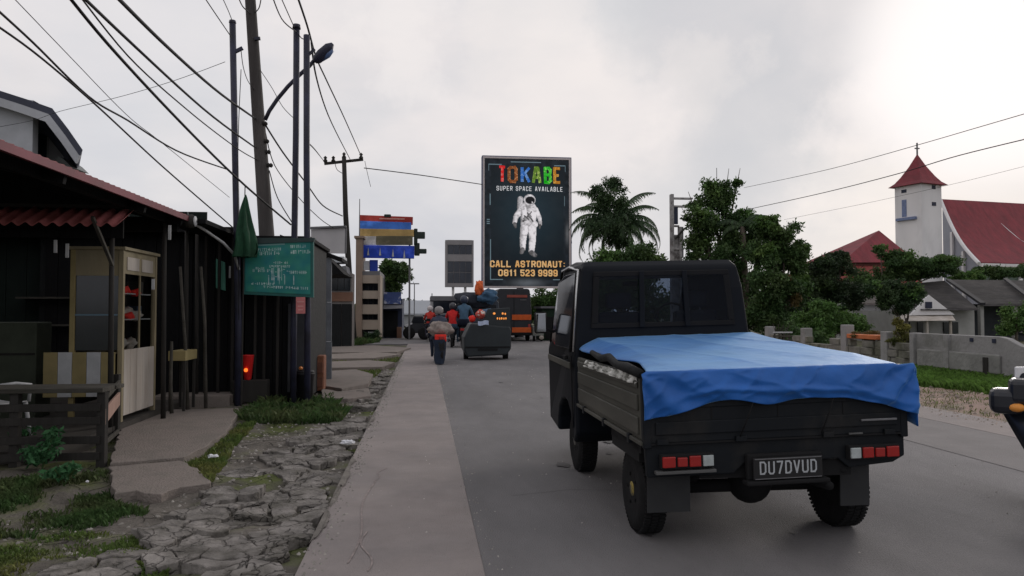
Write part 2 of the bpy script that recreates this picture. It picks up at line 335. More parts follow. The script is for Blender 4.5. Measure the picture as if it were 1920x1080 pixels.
# joints across the concrete strip and a long asphalt seam are shallow ridges of sealant
m_joint = M('joint_filler', (.06, .057, .055), .9)
m_patch = M('asphalt_patch', (.19, .178, .178), .9, .1, 2, .5, 150)
pg = MB()
pg.add([(5.35, -4, .004), (5.55, 6, .004), (5.6, 14, .004), (5.7, 40, .004), (6.95, 40, .004), (6.95, 14, .004), (6.95, 6, .004), (6.95, -4, .004)], [(0, 1, 6, 7), (1, 2, 5, 6), (2, 3, 4, 5)])
struct('newer_asphalt', pg, m_patch)
m_oil = M('pale_scrape', (.26, .22, .21), .9, .3, 12)
sp = MB()
for (a, b, w_) in (((652, 1060), (700, 905), .012), ((690, 1075), (683, 1000), .012), ((700, 905), (722, 880), .01)):
    A, B = G(*a), G(*b); d = (B - A).normalized(); n_ = Vector((-d.y, d.x, 0)) * w_ / 2
    K = 14; pp = [A.lerp(B, t / K) + Vector((.03 * math.sin(t * .5), 0, .0145)) for t in range(K + 1)]
    for t in range(K): sp.add([pp[t] - n_, pp[t] + n_, pp[t + 1] + n_, pp[t + 1] - n_], [(0, 1, 2, 3)])
struct('road_scratches', sp, m_oil)

def fbm(x, y, s=1.0, seed=0.0): return mnoise.fractal(Vector((x * s, y * s, seed)), 1.0, 2.0, 5)

# left verge: an uneven sheet of dirt and worn concrete running beside the strip
def verge(u, v):
    y = -2 + v * 38; x = -9 + u * 8.28
    z = -.055 + .05 * fbm(x, y, .9) + .018 * fbm(x, y, 4, 3)
    e_ = min(1, max(0, (-.72 - x) / .5)); return (x, y, -.05 + (z + .05) * e_ + (.012 * (x < -3)))
struct('verge_ground', MB().grid(verge, 150, 420), M('verge_dirt', (.135, .122, .108), .95, .4, 3.2, 1, 30, col2=(.085, .10, .035), c2scale=.8, lo=.48, hi=.60, spec=.15, crack=5), smooth=True)

# Voronoi cells cut out of a jittered grid: the broken concrete plates
def clip(poly, px, py, qx, qy):
    mx_, my_ = (px + qx) / 2, (py + qy) / 2; nx, ny = qx - px, qy - py; o = []
    for i in range(len(poly)):
        a = poly[i]; b = poly[(i + 1) % len(poly)]; da = (a[0] - mx_) * nx + (a[1] - my_) * ny; db = (b[0] - mx_) * nx + (b[1] - my_) * ny
        if da <= 0: o.append(a)
        if da * db < 0: t = da / (da - db); o.append((a[0] + (b[0] - a[0]) * t, a[1] + (b[1] - a[1]) * t))
    return o
def plates(pts, dens=None):
    res = []
    for i, (x, y) in enumerate(pts):
        poly = [(x - 1, y - 1), (x + 1, y - 1), (x + 1, y + 1), (x - 1, y + 1)]
        for k, (qx, qy) in enumerate(pts):
            if k != i and abs(qx - x) < 1.6 and abs(qy - y) < 1.6: poly = clip(poly, x, y, qx, qy)
            if len(poly) < 3: break
        if len(poly) >= 3: res.append((x, y, poly))
    return res
def in_poly(x, y, P):
    c = False; j_ = len(P) - 1
    for i in range(len(P)):
        if (P[i][1] > y) != (P[j_][1] > y) and x < (P[j_][0] - P[i][0]) * (y - P[i][1]) / (P[j_][1] - P[i][1]) + P[i][0]: c = not c
        j_ = i
    return c
zone = [tuple(G(*p).xy) for p in ((560, 1095), (665, 850), (600, 862), (470, 905), (395, 908), (300, 985), (240, 1030), (60, 1060), (0, 1095))]
pts = []; y = 3.1
while y < 7.6:
    st = .115 + .02 * (y - 3.2); x = -4.2
    while x < -.6:
        pts.append((x + random.uniform(-.6, .6) * st * 1.5, y + random.uniform(-.6, .6) * st)); x += st * 1.7
    y += st
# thin out at random so that large plates stand beside small chips
pts = [p for p in pts if random.random() < .70]
broken = bpy.data.objects.new('broken_pavement', None); C.objects.link(broken); broken['kind'] = 'structure'
def warp(px_, py_):
    a = .05 * fbm(px_, py_, 5, 21) + .016 * fbm(px_, py_, 22, 4); b = .05 * fbm(px_, py_, 5, 33) + .016 * fbm(px_, py_, 22, 8); return px_ + a, py_ + b
zone2 = [(-1.75, 7.0), (-.70, 5.6), (-.70, 19), (-1.15, 19), (-1.3, 11)]
y = 7.6
while y < 19:                                  # broken slabs carry on along the edge of the strip
    st = .24; x = -1.9
    while x < -.6: pts.append((x + random.uniform(-.6, .6) * st, y + random.uniform(-.7, .7) * st)); x += st * 1.3
    y += st * 1.5
cells = [c for c in plates(pts) if in_poly(c[0], c[1], zone) or in_poly(c[0], c[1], zone2)]
cells.sort(key=lambda c: c[1])
rest = MB(); ns = 0
for (x, y, poly) in cells:
    if max(math.hypot(a[0] - x, a[1] - y) for a in poly) > .5: continue
    if fbm(x, y, 1.3, 9) < (-.30 if y < 7.4 else -.12): continue
    gap = random.choice((.004, .006, .008, .010, .02, .035)); h = random.uniform(-.035, .012) + (.025 if random.random() < .10 else 0); tx, ty = random.uniform(-.09, .09), random.uniform(-.06, .10)
    ring = []
    for i in range(len(poly)):
        a = poly[i]; b = poly[(i + 1) % len(poly)]; L_ = math.hypot(b[0] - a[0], b[1] - a[1]); K = max(1, int(L_ / .035))
        for q in range(K): ring.append((a[0] + (b[0] - a[0]) * q / K, a[1] + (b[1] - a[1]) * q / K))
    if len(ring) < 4: continue
    cx_ = sum(p[0] for p in ring) / len(ring); cy_ = sum(p[1] for p in ring) / len(ring); top = []
    for p in ring:
        qx, qy = warp(*p); qx = min(qx, -.728 + .01 * math.sin(qy * 9)); dx, dy = qx - cx_, qy - cy_; L_ = math.hypot(dx, dy) + 1e-6; k = max(.2, (L_ - gap) / L_); top.append((dx * k, dy * k))
    zt = lambda dx, dy: h + dx * tx + dy * ty + .016 * fbm(cx_ + dx, cy_ + dy, 7, 2)
    n = len(top)
    vs = [(dx * 1.0, dy * 1.0, -.12) for dx, dy in top] + [(dx, dy, zt(dx, dy) - .005) for dx, dy in top] + [(dx * .95, dy * .95, zt(dx, dy)) for dx, dy in top] + [(dx * .5, dy * .5, zt(dx * .5, dy * .5)) for dx, dy in top] + [(0, 0, zt(0, 0))]
    fs = []
    for r_ in (0, 1, 2):
        for i in range(n): fs.append((r_ * n + i, r_ * n + (i + 1) % n, (r_ + 1) * n + (i + 1) % n, (r_ + 1) * n + i))
    fs += [(3 * n + i, 3 * n + (i + 1) % n, 4 * n) for i in range(n)]
    if ns < 295:
        o = MB().add(vs, fs).build('stone', m_stone, broken, fix=False); o.location = (cx_, cy_, 0); ns += 1
    else: rest.add([(a + cx_, b + cy_, c_) for a, b, c_ in vs], fs)
if rest.v: tag(rest.build('small_stones', m_stone, broken, fix=False), kind='stuff')

# loose chips and gravel over the verge
def chips(name, area, n, s0, s1, mat, zf):
    V = []; Fc = []
    xs = [p[0] for p in area]; ys = [p[1] for p in area]
    while n > 0:
        x, y = random.uniform(min(xs), max(xs)), random.uniform(min(ys), max(ys))
        if not in_poly(x, y, area): continue
        n -= 1; s = random.uniform(s0, s1) * (1 + .04 * y); b = len(V); a0 = random.uniform(0, 6.3)
        for k in range(5):
            a = a0 + k * 1.2566; q = s * random.uniform(.6, 1.1); V.append((x + q * math.cos(a), y + q * math.sin(a), zf(x, y) - .004))
        V.append((x, y, zf(x, y) + s * random.uniform(.3, .7)))
        for k in range(5): Fc.append((b + k, b + (k + 1) % 5, b + 5))
    o = link(name, arr_mesh(name, V, Fc), mat); return tag(o, kind='stuff')
vz = lambda x, y: verge((x + 9) / 8.28, (y + 2) / 38)[2]
vz_ = lambda x, y: vz(x, y)
left_area = [tuple(G(*p).xy) for p in ((560, 1095), (742, 690), (600, 690), (560, 760), (450, 800), (300, 950), (-80, 960), (-80, 1095))]
chips('gravel', left_area, 2400, .006, .024, M('gravel_grey', (.24, .225, .205), .9, .3, 8, island=.4), vz)

# grit and small stones strewn over the road and its edges, tongues of dirt washed over the strip
chips('road_grit', [(-.72, 2.5), (-.55, 2.5), (-.60, 24), (-.72, 24)], 900, .004, .013, M('gravel_grey', (), 0), lambda x, y: .014)
chips('road_grit', [(.30, 2.5), (.48, 2.5), (.45, 24), (.31, 24)], 500, .003, .009, M('gravel_grey', (), 0), lambda x, y: .012 if x < .35 else .003)
chips('road_grit', [(-.7, 2.5), (7.7, 2.5), (7.7, 26), (-.7, 26)], 900, .003, .009, M('gravel_pale', (.32, .30, .28), .9, .3, 8, island=.5), lambda x, y: .013 if x < .35 or x > 6.95 else .005)
chips('road_grit', [(7.3, 5), (7.8, 5), (7.8, 26), (7.4, 26)], 900, .004, .016, M('gravel_brown', (.24, .19, .16), .9, .3, 8, island=.4), lambda x, y: .010)
random.seed(21)
dm = MB()
for k in range(22):
    cy = random.uniform(3, 22); a = random.uniform(.02, .06); b = random.uniform(.12, .5); ring = []
    for q in range(14):
        t = q / 13 * math.pi - math.pi / 2; rr_ = 1 + .35 * fbm(k * 3.1, q * .7, 1.0, 2); ring.append((-.72 + a * math.cos(t) * rr_, cy + b * math.sin(t) * rr_, .0130 + .0007 * k))
    dm.add(ring, [tuple(range(len(ring)))])
struct('washed_dirt', dm, M('washed_dirt', (.17, .155, .14), .95, .3, 6, .8, 40))
# dark drips of oil down the middle of the lane
m_stain = M('oil_stain', (.075, .072, .074), .7, .2, 6)
dm = MB()
for k in range(22):
    cx0_ = 1.75 + random.uniform(-.5, .9); cy = random.uniform(2.6, 16); a = random.uniform(.015, .07); ring = []
    for q in range(12):
        t = q / 12 * 2 * math.pi; rr_ = 1 + .5 * fbm(k * 2.3, q * .8, 1.0, 4); ring.append((cx0_ + a * math.cos(t) * rr_, cy + a * 1.8 * math.sin(t) * rr_, .0030 + .0004 * k))
    dm.add(ring, [tuple(range(len(ring)))])
struct('oil_drips', dm, m_stain)
dm = MB()
for (P_, w_) in (([(.7, 6), (1.2, 6.15), (1.9, 6.05)], .005),):
    pp = []
    for i in range(len(P_) - 1):
        for q in range(8): t = q / 8; pp.append(Vector((P_[i][0] * (1 - t) + P_[i + 1][0] * t + random.uniform(-.02, .02), P_[i][1] * (1 - t) + P_[i + 1][1] * t, .0035)))
    for a, b in zip(pp[:-1], pp[1:]):
        d = (b - a).normalized(); n_ = Vector((-d.y, d.x, 0)) * w_ * .5; dm.add([a - n_, a + n_, b + n_, b - n_], [(0, 1, 2, 3)])
struct('road_cracks', dm, m_joint)

# footpath slabs in front of the stalls
path = bpy.data.objects.new('footpath', None); C.objects.link(path); path['kind'] = 'structure'
def slab(pp, z1, name='slab', sub=True):
    ring = []
    for i in range(len(pp)):
        a = G(*pp[i]); b = G(*pp[(i + 1) % len(pp)]); K = max(1, int((b - a).length / .12))
        for q in range(K):
            p = a.lerp(b, q / K); ring.append((p.x + random.uniform(-.02, .02), p.y + random.uniform(-.02, .02), -.15))
    MB().prism(ring, (0, 0, .15 + z1)).build(name, m_slab, path, bevel=.008)
slab(((230, 800), (305, 771), (452, 768), (425, 812), (388, 838), (345, 862), (205, 873)), .025)
slab(((205, 877), (340, 866), (368, 880), (398, 908), (340, 915), (300, 930), (250, 922), (215, 928)), .012)
for pp in (((611, 668), (700, 663), (752, 667), (700, 675), (612, 676)), ((606, 701), (668, 697), (700, 707), (690, 725), (640, 735), (600, 728)),
           ((604, 732), (636, 738), (690, 731), (694, 746), (650, 752), (604, 749)), ((612, 682), (690, 679), (740, 683), (718, 692), (612, 694)),
           ((560, 655), (700, 650), (770, 655), (745, 663), (600, 664))):
    slab(pp, random.uniform(.03, .07))

# grass
def blades(name, areas, mat, n, h0, h1, zf, wd=.006, kind='stuff', patch=None):
    xs = []; 
    for P in areas:
        ax = [p[0] for p in P]; ay = [p[1] for p in P]; k = 0; tries = 0
        while k < n // len(areas) and tries < n * 12:
            tries += 1; x, y = random.uniform(min(ax), max(ax)), random.uniform(min(ay), max(ay))
            if in_poly(x, y, P) and (patch is None or fbm(x, y, patch, 5) > random.uniform(-.35, .2)): xs.append((x, y)); k += 1
    V = np.zeros((len(xs) * 4, 3), np.float32); Fc = np.zeros((len(xs) * 2, 3), np.int32)
    for i, (x, y) in enumerate(xs):
        a = random.uniform(0, 6.283); h = random.uniform(h0, h1) * random.choice((.5, .8, 1, 1)); l = random.uniform(.2, .9) * h; w_ = wd * random.uniform(.7, 1.5)
        z = zf(x, y); dx, dy = math.cos(a), math.sin(a); tx, ty = -dy * w_, dx * w_
        V[i * 4] = (x - tx, y - ty, z - .01); V[i * 4 + 1] = (x + tx, y + ty, z - .01); V[i * 4 + 2] = (x + dx * l * .4, y + dy * l * .4, z + h * .7); V[i * 4 + 3] = (x + dx * l, y + dy * l, z + h * .9)
        Fc[i * 2] = (i * 4, i * 4 + 1, i * 4 + 2); Fc[i * 2 + 1] = (i * 4 + 1, i * 4 + 3, i * 4 + 2)
    return tag(link(name, arr_mesh(name, V, Fc), mat), kind=kind)
GA = lambda *pp: [tuple(G(*p).xy) for p in pp]
blades('grass', [GA((345, 865), (390, 838), (425, 812), (450, 790), (480, 790), (440, 830), (410, 880), (402, 900), (385, 898))], m_grass, 3800, .02, .07, lambda x, y: vz(x, y) + .0)
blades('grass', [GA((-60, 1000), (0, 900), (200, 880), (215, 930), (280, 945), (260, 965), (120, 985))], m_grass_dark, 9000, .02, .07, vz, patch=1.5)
blades('grass', [GA((250, 1095), (262, 1040), (300, 1030), (315, 1060), (300, 1095))], m_grass, 1500, .02, .06, vz)
blades('grass', [GA((-60, 1095), (0, 985), (130, 985), (250, 990), (330, 1040), (300, 1095))], m_grass, 7000, .012, .04, vz, patch=1.6)
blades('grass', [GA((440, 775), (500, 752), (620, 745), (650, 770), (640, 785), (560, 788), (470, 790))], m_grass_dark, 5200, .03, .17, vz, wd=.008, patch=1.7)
blades('grass', [GA((612, 672), (750, 668), (745, 676), (700, 681), (612, 682)), GA((606, 690), (720, 690), (700, 705), (606, 700))], m_grass, 4200, .03, .09, vz, wd=.012)
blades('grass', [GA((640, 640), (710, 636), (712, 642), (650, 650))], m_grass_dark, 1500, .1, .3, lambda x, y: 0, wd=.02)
# moss sheet patches lie in the low ground beneath the thin grass

# right verge: dirt bank, grass strip and flat yard beyond the wall
def bank(u, v):
    x = 7.8 + u * 3.8; y = 4 + v * 40
    hh = math.sin(min(1, u * 1.3) * math.pi * .55) * .17; return (x, y, -.03 + hh * (.7 + .5 * fbm(x, y, .8)) + .03 * fbm(x, y, 3.5, 1) * min(1, u * 5))
m_bank = M('bank_dirt', (.30, .215, .18), .95, .25, 2.5, 1, 30, col2=(.17, .15, .11), c2scale=1.8, lo=.5, hi=.62)
struct('dirt_bank', MB().grid(bank, 46, 320), m_bank, smooth=True)
bz = lambda x, y: bank((x - 7.8) / 3.8, (y - 4) / 40)[2]
blades('grass', [[(9.6, 11.3), (10.3, 11.2), (11.45, 12.5), (11.45, 18.5), (10.2, 18.5), (9.3, 14)]], M('grass_fresh', (.10, .19, .035), .7, .25, 3, island=.35, trans=.35), 26000, .06, .2, bz, wd=.011)
blades('grass', [[(7.9, 9), (9.4, 9), (9.6, 16), (8, 18)]], m_grass, 2500, .02, .07, bz, patch=1.4)
chips('gravel', [(7.9, 8.5), (9.7, 9), (10, 14.5), (8, 15)], 420, .012, .045, M('gravel_brown', (.24, .19, .16), .9, .3, 8, island=.4), bz)
struct('yard_ground', MB().bb(11.6, 120, -10, 160, -.3, -.02), M('yard', (.08, .095, .04), .95, .3, .8, .6, 9, col2=(.13, .11, .08)))
# ------------------------------------------------------------------ roadside stalls on the left
wood_dark = M('dark_wood', (.030, .028, .026), .85, .35, 3, .6, 25, stretch=(1, 1, .15), spec=.2)
wood_black = M('tarred_wood', (.008, .008, .009), .85, .3, 3, .5, 25, stretch=(1, 1, .2), spec=.15)
wood_grey = M('weathered_wood', (.065, .06, .052), .85, .3, 5, .7, 30, stretch=(.3, 1, 1), col2=(.05, .048, .04), spec=.2)
m_redroof = M('rusty_red_sheet', (.30, .085, .085), .6, .3, 3, .4, 20, col2=(.20, .07, .06), c2scale=2, spec=.4)
m_cream = M('cream_board', (.25, .215, .14), .7, .18, 3, .3, 20, stretch=(1, 1, .3), col2=(.25, .21, .13), c2scale=2)
m_white = M('white_board', (.48, .44, .40), .7, .18, 6, .3, 20, stretch=(1, 1, .2), col2=(.32, .28, .24), c2scale=3)
m_yellow = M('yellow_board', (.27, .22, .10), .7, .15, 4)
m_red = M('red_plastic', (.62, .02, .02), .45, .15, 6)
m_redglow = M('red_cloth', (.70, .03, .02), .7, .2, 10)
m_pale = M('pale_plastic', (.42, .43, .44), .5, .12, 6)
m_glass_dark = M('dark_glass', (.02, .025, .03), .12, .2, 2, spec=.5)
m_green_glass = M('green_pane', (.10, .30, .23), .3, .15, 3)
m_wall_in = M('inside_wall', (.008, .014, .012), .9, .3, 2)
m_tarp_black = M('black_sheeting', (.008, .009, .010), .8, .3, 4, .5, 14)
XF = -3.62

shed = root('food_stall', 'long open fronted food stall with dark walls and a red edged roof', 'stall', (XF, 9, 0))
m = MB(True)                                                  # corrugated roof, falling towards the road
def roof_pt(u, v): 
    x = -3.28 - u * 5.4; y = 4.6 + v * 6.2; return (x, y, 2.82 + u * 5.4 * .22 + .018 * math.sin(y * 2 * math.pi / .14))
m.grid(roof_pt, 3, 360); m.build('roof', m_redroof, shed, solid=.006, smooth=True, fix=False)
MB(True).bb(-3.30, -3.27, 4.6, 10.8, 2.755, 2.83).build('fascia', M('fascia_red', (.15, .03, .045), .6, .3, 2), shed)
MB(True).bb(-3.4, -8.8, 10.70, 10.78, 2.6, 2.8).build('fascia', wood_black, shed)
for y in (5.4, 7.3, 9.3, 10.65):
    MB(True).bar((-3.32, y, 2.74), (-8.6, y, 3.92), .06, .12).build('rafter', wood_black, shed)
MB(True).bar((-3.55, 4.6, 2.78), (-3.55, 10.7, 2.78), .08, .10).build('beam', wood_black, shed)
# gable boards over the awning
xx = -3.62
while xx > -8.4:
    zt = 2.80 + (-3.28 - xx) * .22
    MB(True).bb(xx, xx - .19, 9.42, 9.445 + random.uniform(0, .01), 2.38, zt).build('board', wood_black, shed); xx -= .195
MB(True).bar((-6.2, 9.40, 3.2), (-5.3, 9.40, 2.72), .04, .04).build('strut', wood_dark, shed)
for x in np.arange(-8.5, -3.7, .32):
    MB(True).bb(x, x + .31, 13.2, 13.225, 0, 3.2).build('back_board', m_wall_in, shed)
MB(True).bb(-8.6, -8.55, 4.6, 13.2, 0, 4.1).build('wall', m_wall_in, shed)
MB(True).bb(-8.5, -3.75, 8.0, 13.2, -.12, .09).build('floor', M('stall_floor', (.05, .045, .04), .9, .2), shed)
for (x, y) in ((-3.55, 10.7), (-3.78, 9.55), (-8.4, 9.5), (-3.7, 12.7), (-3.62, 11.9)):
    MB(True).cyl((x, y, 0), (x - .02, y, 2.78), .035, .03, 8).build('post', wood_dark, shed, smooth=True)
# crooked poles in front of the dark side
for (a, b, c_) in (((352, 768), (347, 640), (338, 500)), ((386, 765), (384, 600), (377, 500)), ((322, 775), (320, 720), (322, 640))):
    p0 = G(*a, .05); p1 = at(*b, p0.y); p2 = at(*c_, p0.y)
    MB(True).tube([p0, p1, p2], [.028, .024, .02], 7).build('prop_pole', wood_grey, shed, smooth=True)
# hanging strips below the eave
for (px, py, h) in ((318, 436, .25), (126, 470, .22), (104, 462, .2), (287, 533, .18)):
    p = at(px, py, 10.0 if px > 200 else 9.2); MB(True).box(p, (.035, .01, h * .75)).build('hanging_strip', m_pale, shed)
# awning
aw = root('awning', 'faded red corrugated awning jutting over the stall opening', 'awning', (-6, 9.3, 2.5))
def aw_pt(u, v):
    x = -9.2 + u * 5.72; y0 = 9.38; y = y0 - v * .50; return (x, y, 2.72 - v * .24 + .022 * math.sin(x * 2 * math.pi / .145))
m = MB(True).grid(aw_pt, 480, 3); m.build('corrugated_sheet', M('awning_pink_red', (.46, .15, .15), .7, .25, 3, .4, 20, col2=(.36, .12, .11), c2scale=2), aw, solid=.005, smooth=True, fix=False)
MB(True).bb(-9.2, -3.48, 9.37, 9.40, 2.735, 2.775).build('batten', wood_dark, aw)
for x in (-3.72, -5.6, -7.6): MB(True).bar((x, 9.38, 2.05), (x, 8.82, 2.56), .035, .035).build('bracket', wood_grey, aw)

# glazed food cabinet: near face towards the camera, long face towards the road
cx0, cx1, cy0, cy1 = -4.42, -3.84, 9.98, 11.12
cab = root('food_cabinet', 'tall glazed food display cabinet with white slatted base at the stall corner', 'cabinet', ((cx0 + cx1) / 2, (cy0 + cy1) / 2, .1))
for (x, y) in ((cx0, cy0), (cx1, cy0), (cx0, cy1), (cx1, cy1)):
    MB(True).bb(x - .03, x + .03, y - .03, y + .03, .08, 2.28).build('post', m_cream if (x, y) != (cx0, cy0) else m_yellow, cab, bevel=.004)
MB(True).bb(cx0 - .06, cx1 + .06, cy0 - .06, cy1 + .06, 2.28, 2.32).build('top', m_cream, cab, bevel=.004)
MB(True).bb(cx0 + .03, cx1 - .03, cy0 - .02, cy0 + .0, 1.95, 2.28).build('header_board', m_cream, cab)
MB(True).bb(cx1 - .0, cx1 + .02, cy0 + .03, cy1 - .03, 1.98, 2.28).build('header_board', m_cream, cab)
for k in range(2): MB(True).bb(cx1 + .02, cx1 + .03, cy0 + .1 + k * .5, cy0 + .5 + k * .5, 2.03, 2.2).build('vent_grille', m_white, cab)
for z in (.95, 1.38, 1.72): MB(True).bb(cx0 + .03, cx1 - .03, cy0 + .04, cy1 - .04, z, z + .015).build('shelf', m_pale if z > 1 else m_cream, cab)
MB(True).bb(cx0 + .03, cx1 - .03, cy0 - .006, cy0 + .0, 1.0, 1.95).build('glass_pane', m_glass_dark, cab)
MB(True).bb(cx0 + .03, cx1 - .03, cy0 - .02, cy0 - .008, 1.44, 1.46).build('glazing_bar', M('blue_bar', (.12, .2, .26), .5), cab)
MB(True).bb(cx0 + .03, cx1 - .03, cy1, cy1 + .012, .3, 2.28).build('back_panel', wood_dark, cab)
MB(True).bb(cx0 - .005, cx0 + .01, cy0 + .03, cy1 - .03, .3, 2.28).build('side_panel', wood_dark, cab)
for k in range(5):
    y0 = cy0 + .04 + k * (cy1 - cy0 - .08) / 5; MB(True).bb(cx1 + .005, cx1 + .03, y0, y0 + .205, .16, 1.0).build('slat', m_white, cab, bevel=.004)
for k in range(5):
    x0 = cx0 - .30 + k * .17; MB(True).bb(x0, x0 + .165, cy0 - .09, cy0 - .07, .42, .98).build('slat', m_yellow if k % 2 == 0 else m_pale, cab, bevel=.003)
m_clear = bpy.data.materials.new('clear_glass'); m_clear.use_nodes = True; _n = m_clear.node_tree.nodes; _l = m_clear.node_tree.links
_t = _n.new('ShaderNodeBsdfTransparent'); _t.inputs[0].default_value = (.93, .95, .95, 1); _g = _n.new('ShaderNodeBsdfGlossy'); _g.inputs['Roughness'].default_value = .05; _f = _n.new('ShaderNodeFresnel'); _f.inputs[0].default_value = 1.45
_m = _n.new('ShaderNodeMixShader'); _l.new(_f.outputs[0], _m.inputs[0]); _l.new(_t.outputs[0], _m.inputs[1]); _l.new(_g.outputs[0], _m.inputs[2]); _l.new(_m.outputs[0], _n['Material Output'].inputs[0])
for k in range(2):
    ya, yb = cy0 + .035 + k * .55, cy0 + .55 + k * .52; MB(True).add([(cx1 + .012, ya, 1.01), (cx1 + .012, yb, 1.01), (cx1 + .012, yb, 1.97), (cx1 + .012, ya, 1.97)], [(0, 1, 2, 3)]).build('glass_pane', m_clear, cab, fix=False)
MB(True).bb(cx1 + .0, cx1 + .022, cy0 + .56, cy0 + .58, 1.0, 1.98).build('glazing_bar', m_cream, cab)
for y in (cy0 + .05, cy1 - .05): MB(True).bb(cx1 - .1, cx1 - .02, y - .04, y + .04, 0.05, .12).build('foot', wood_grey, cab)
# what is on its shelves
random.seed(3)
for i, (y, z, kind) in enumerate(((10.25, 1.72, 'red'), (10.62, 1.70, 'red'), (10.4, 1.38, 'red'), (10.2, 1.40, 'white'), (10.5, 1.40, 'white'), (10.8, 1.36, 'white'), (10.3, .99, 'white'), (10.62, .98, 'white'))):
    mm = MB().ell((0, 0, .035), (.05, .16, .05), 14, 8, .15) if kind == 'red' else MB().ell((0, 0, .06), (.07, .17, .06), 16, 9, .3)
    if kind == 'red': lab = ['crumpled red packet at the near end of the top shelf', 'crumpled red packet further along the top shelf', 'single red packet on the middle shelf of the cabinet'][i]
    else: lab = {3: 'white bundle next to the middle shelf red packet', 4: 'white bundle in the middle of the middle shelf', 5: 'white bundle at the far end of the middle shelf', 6: 'white bundle on the near end of the lowest shelf', 7: 'white bundle on the far end of the lowest shelf'}[i]
    solo('food_packet', mm, m_redglow if kind == 'red' else m_white, lab, 'packet', (0, 0, 0), 'packets in the glazed cabinet', smooth=True).location = (cx1 - (.07 if kind == 'red' else .14), y, z + .012)
for i, (y, z) in enumerate(((10.15, 1.02), (10.9, 1.42), (10.95, 1.76))):
    solo('carton', MB().bb(-.09, .09, -.07, .07, 0, .17), (m_cream, M('dull_blue_card', (.06, .09, .13), .7), wood_grey)[i], ('beige carton on the lowest shelf of the glazed cabinet', 'dull blue carton at the far end of the middle cabinet shelf', 'grey brown carton at the far end of the top cabinet shelf')[i], 'carton', (cx1 - .2, y, z - .02), 'cartons in the glazed cabinet', bevel=.004)
# folding side flap / narrow table to the right of the cabinet
tb = root('side_table', 'narrow pale topped table beside the glazed cabinet', 'table', (-3.62, 11.35, 0))
MB(True).bb(-3.66, -3.42, 11.2, 11.75, .78, .92).build('table_top', m_yellow, tb, bevel=.004)
for (x, y) in ((-3.64, 11.25), (-3.45, 11.25), (-3.64, 11.7), (-3.45, 11.7)): MB(True).bb(x - .018, x + .018, y - .018, y + .018, .05, .78).build('leg', wood_dark, tb)

# slatted wooden enclosure in front
fn = root('slatted_fence', 'low dark wooden slatted fence enclosing the stall seats', 'fence', (-4.5, 7.7, 0))
fy = 7.72; fx1 = -3.15
for x in (-7.2, -6.1, -4.93, -3.95, fx1): MB(True).bb(x - .04, x + .04, fy + .01, fy + .09, -.05, .70 if x > -5 else .78).build('post', wood_dark, fn, bevel=.004)
for k, z in enumerate((.07, .25, .42, .56)):
    MB(True).box(((-7.4 + fx1) / 2, fy - .004, z), (fx1 + 7.4, .022, .075), rot=(0, R((-.3, .35, -.2, .1)[k]), 0)).build('slat', wood_dark, fn, bevel=.004)
MB(True).bb(-7.4, fx1 + .03, fy - .03, fy + .26, .70, .745).build('top_rail', wood_grey, fn, bevel=.005)
MB(True).bb(-7.4, fx1 + .03, fy + .3, fy + .5, .70, .74).build('top_rail', wood_grey, fn, bevel=.005)
for k, (z0, z1, hh, mt_) in enumerate(((.20, .02, .05, wood_grey), (.46, .42, .16, M('pink_board', (.34, .22, .18), .8, .2, 4)), (.64, .62, .06, wood_grey))):
    MB(True).bar((fx1 + .03, fy + .02, z0), (-3.74, 9.7, z1), .025, hh).build('side_slat', mt_, fn, bevel=.004)
MB(True).bb(-3.79, -3.72, 9.62, 9.69, 0, .72).build('post', wood_dark, fn)

def chair(name, label, loc, rz, mat, group=None):
    t = root(name, label, 'chair', loc, rz, group)
    MB().grid(lambda u, v: (-.21 + .42 * u, -.2 + .4 * v, .43 - .02 * math.sin(math.pi * u)), 8, 8).build('seat', mat, t, solid=.015, smooth=True)
    MB().grid(lambda u, v: (-.20 + .40 * u, .20 + .10 * v + .03 * math.cos(math.pi * (u - .5)), .46 + .38 * v - .03 * abs(2 * u - 1) ** 3 * v), 8, 8).build('backrest', mat, t, solid=.012, smooth=True)
    for sx in (-1, 1):
        MB().tube([(sx * .24, -.18, .43), (sx * .25, -.19, .62), (sx * .25, .0, .65), (sx * .22, .23, .64)], .018, 8).build('armrest', mat, t, smooth=True)
        for sy in (-1, 1): MB().cyl((sx * .19, sy * .18, .43), (sx * .235, sy * .22, 0), .024, .018, 8).build('leg', mat, t, smooth=True)
    return t
c1 = chair('plastic_chair', 'grey white plastic armchair closest to the striped boards', (-4.72, 8.9, .05), R(160), m_pale)
chair('plastic_chair', 'pale plastic armchair with a cloth thrown over its back', (-5.45, 8.75, .05), R(150), m_pale)
cl = MB().grid(lambda u, v: (-5.62 + .36 * u + .02 * math.sin(9 * v), 8.60 - .02 * math.sin(7 * u) + (.06 if v > .5 else 0), 1.02 - .42 * abs(v - .35) * 1.4 + .01 * math.sin(14 * u)), 12, 12)
solo('cloth', cl, M('blue_grey_cloth', (.16, .24, .30), .9, .2, 6), 'blue grey cloth hanging over a plastic chair', 'cloth', (-5.5, 8.6, .5), world=True, smooth=True, solid=.01)
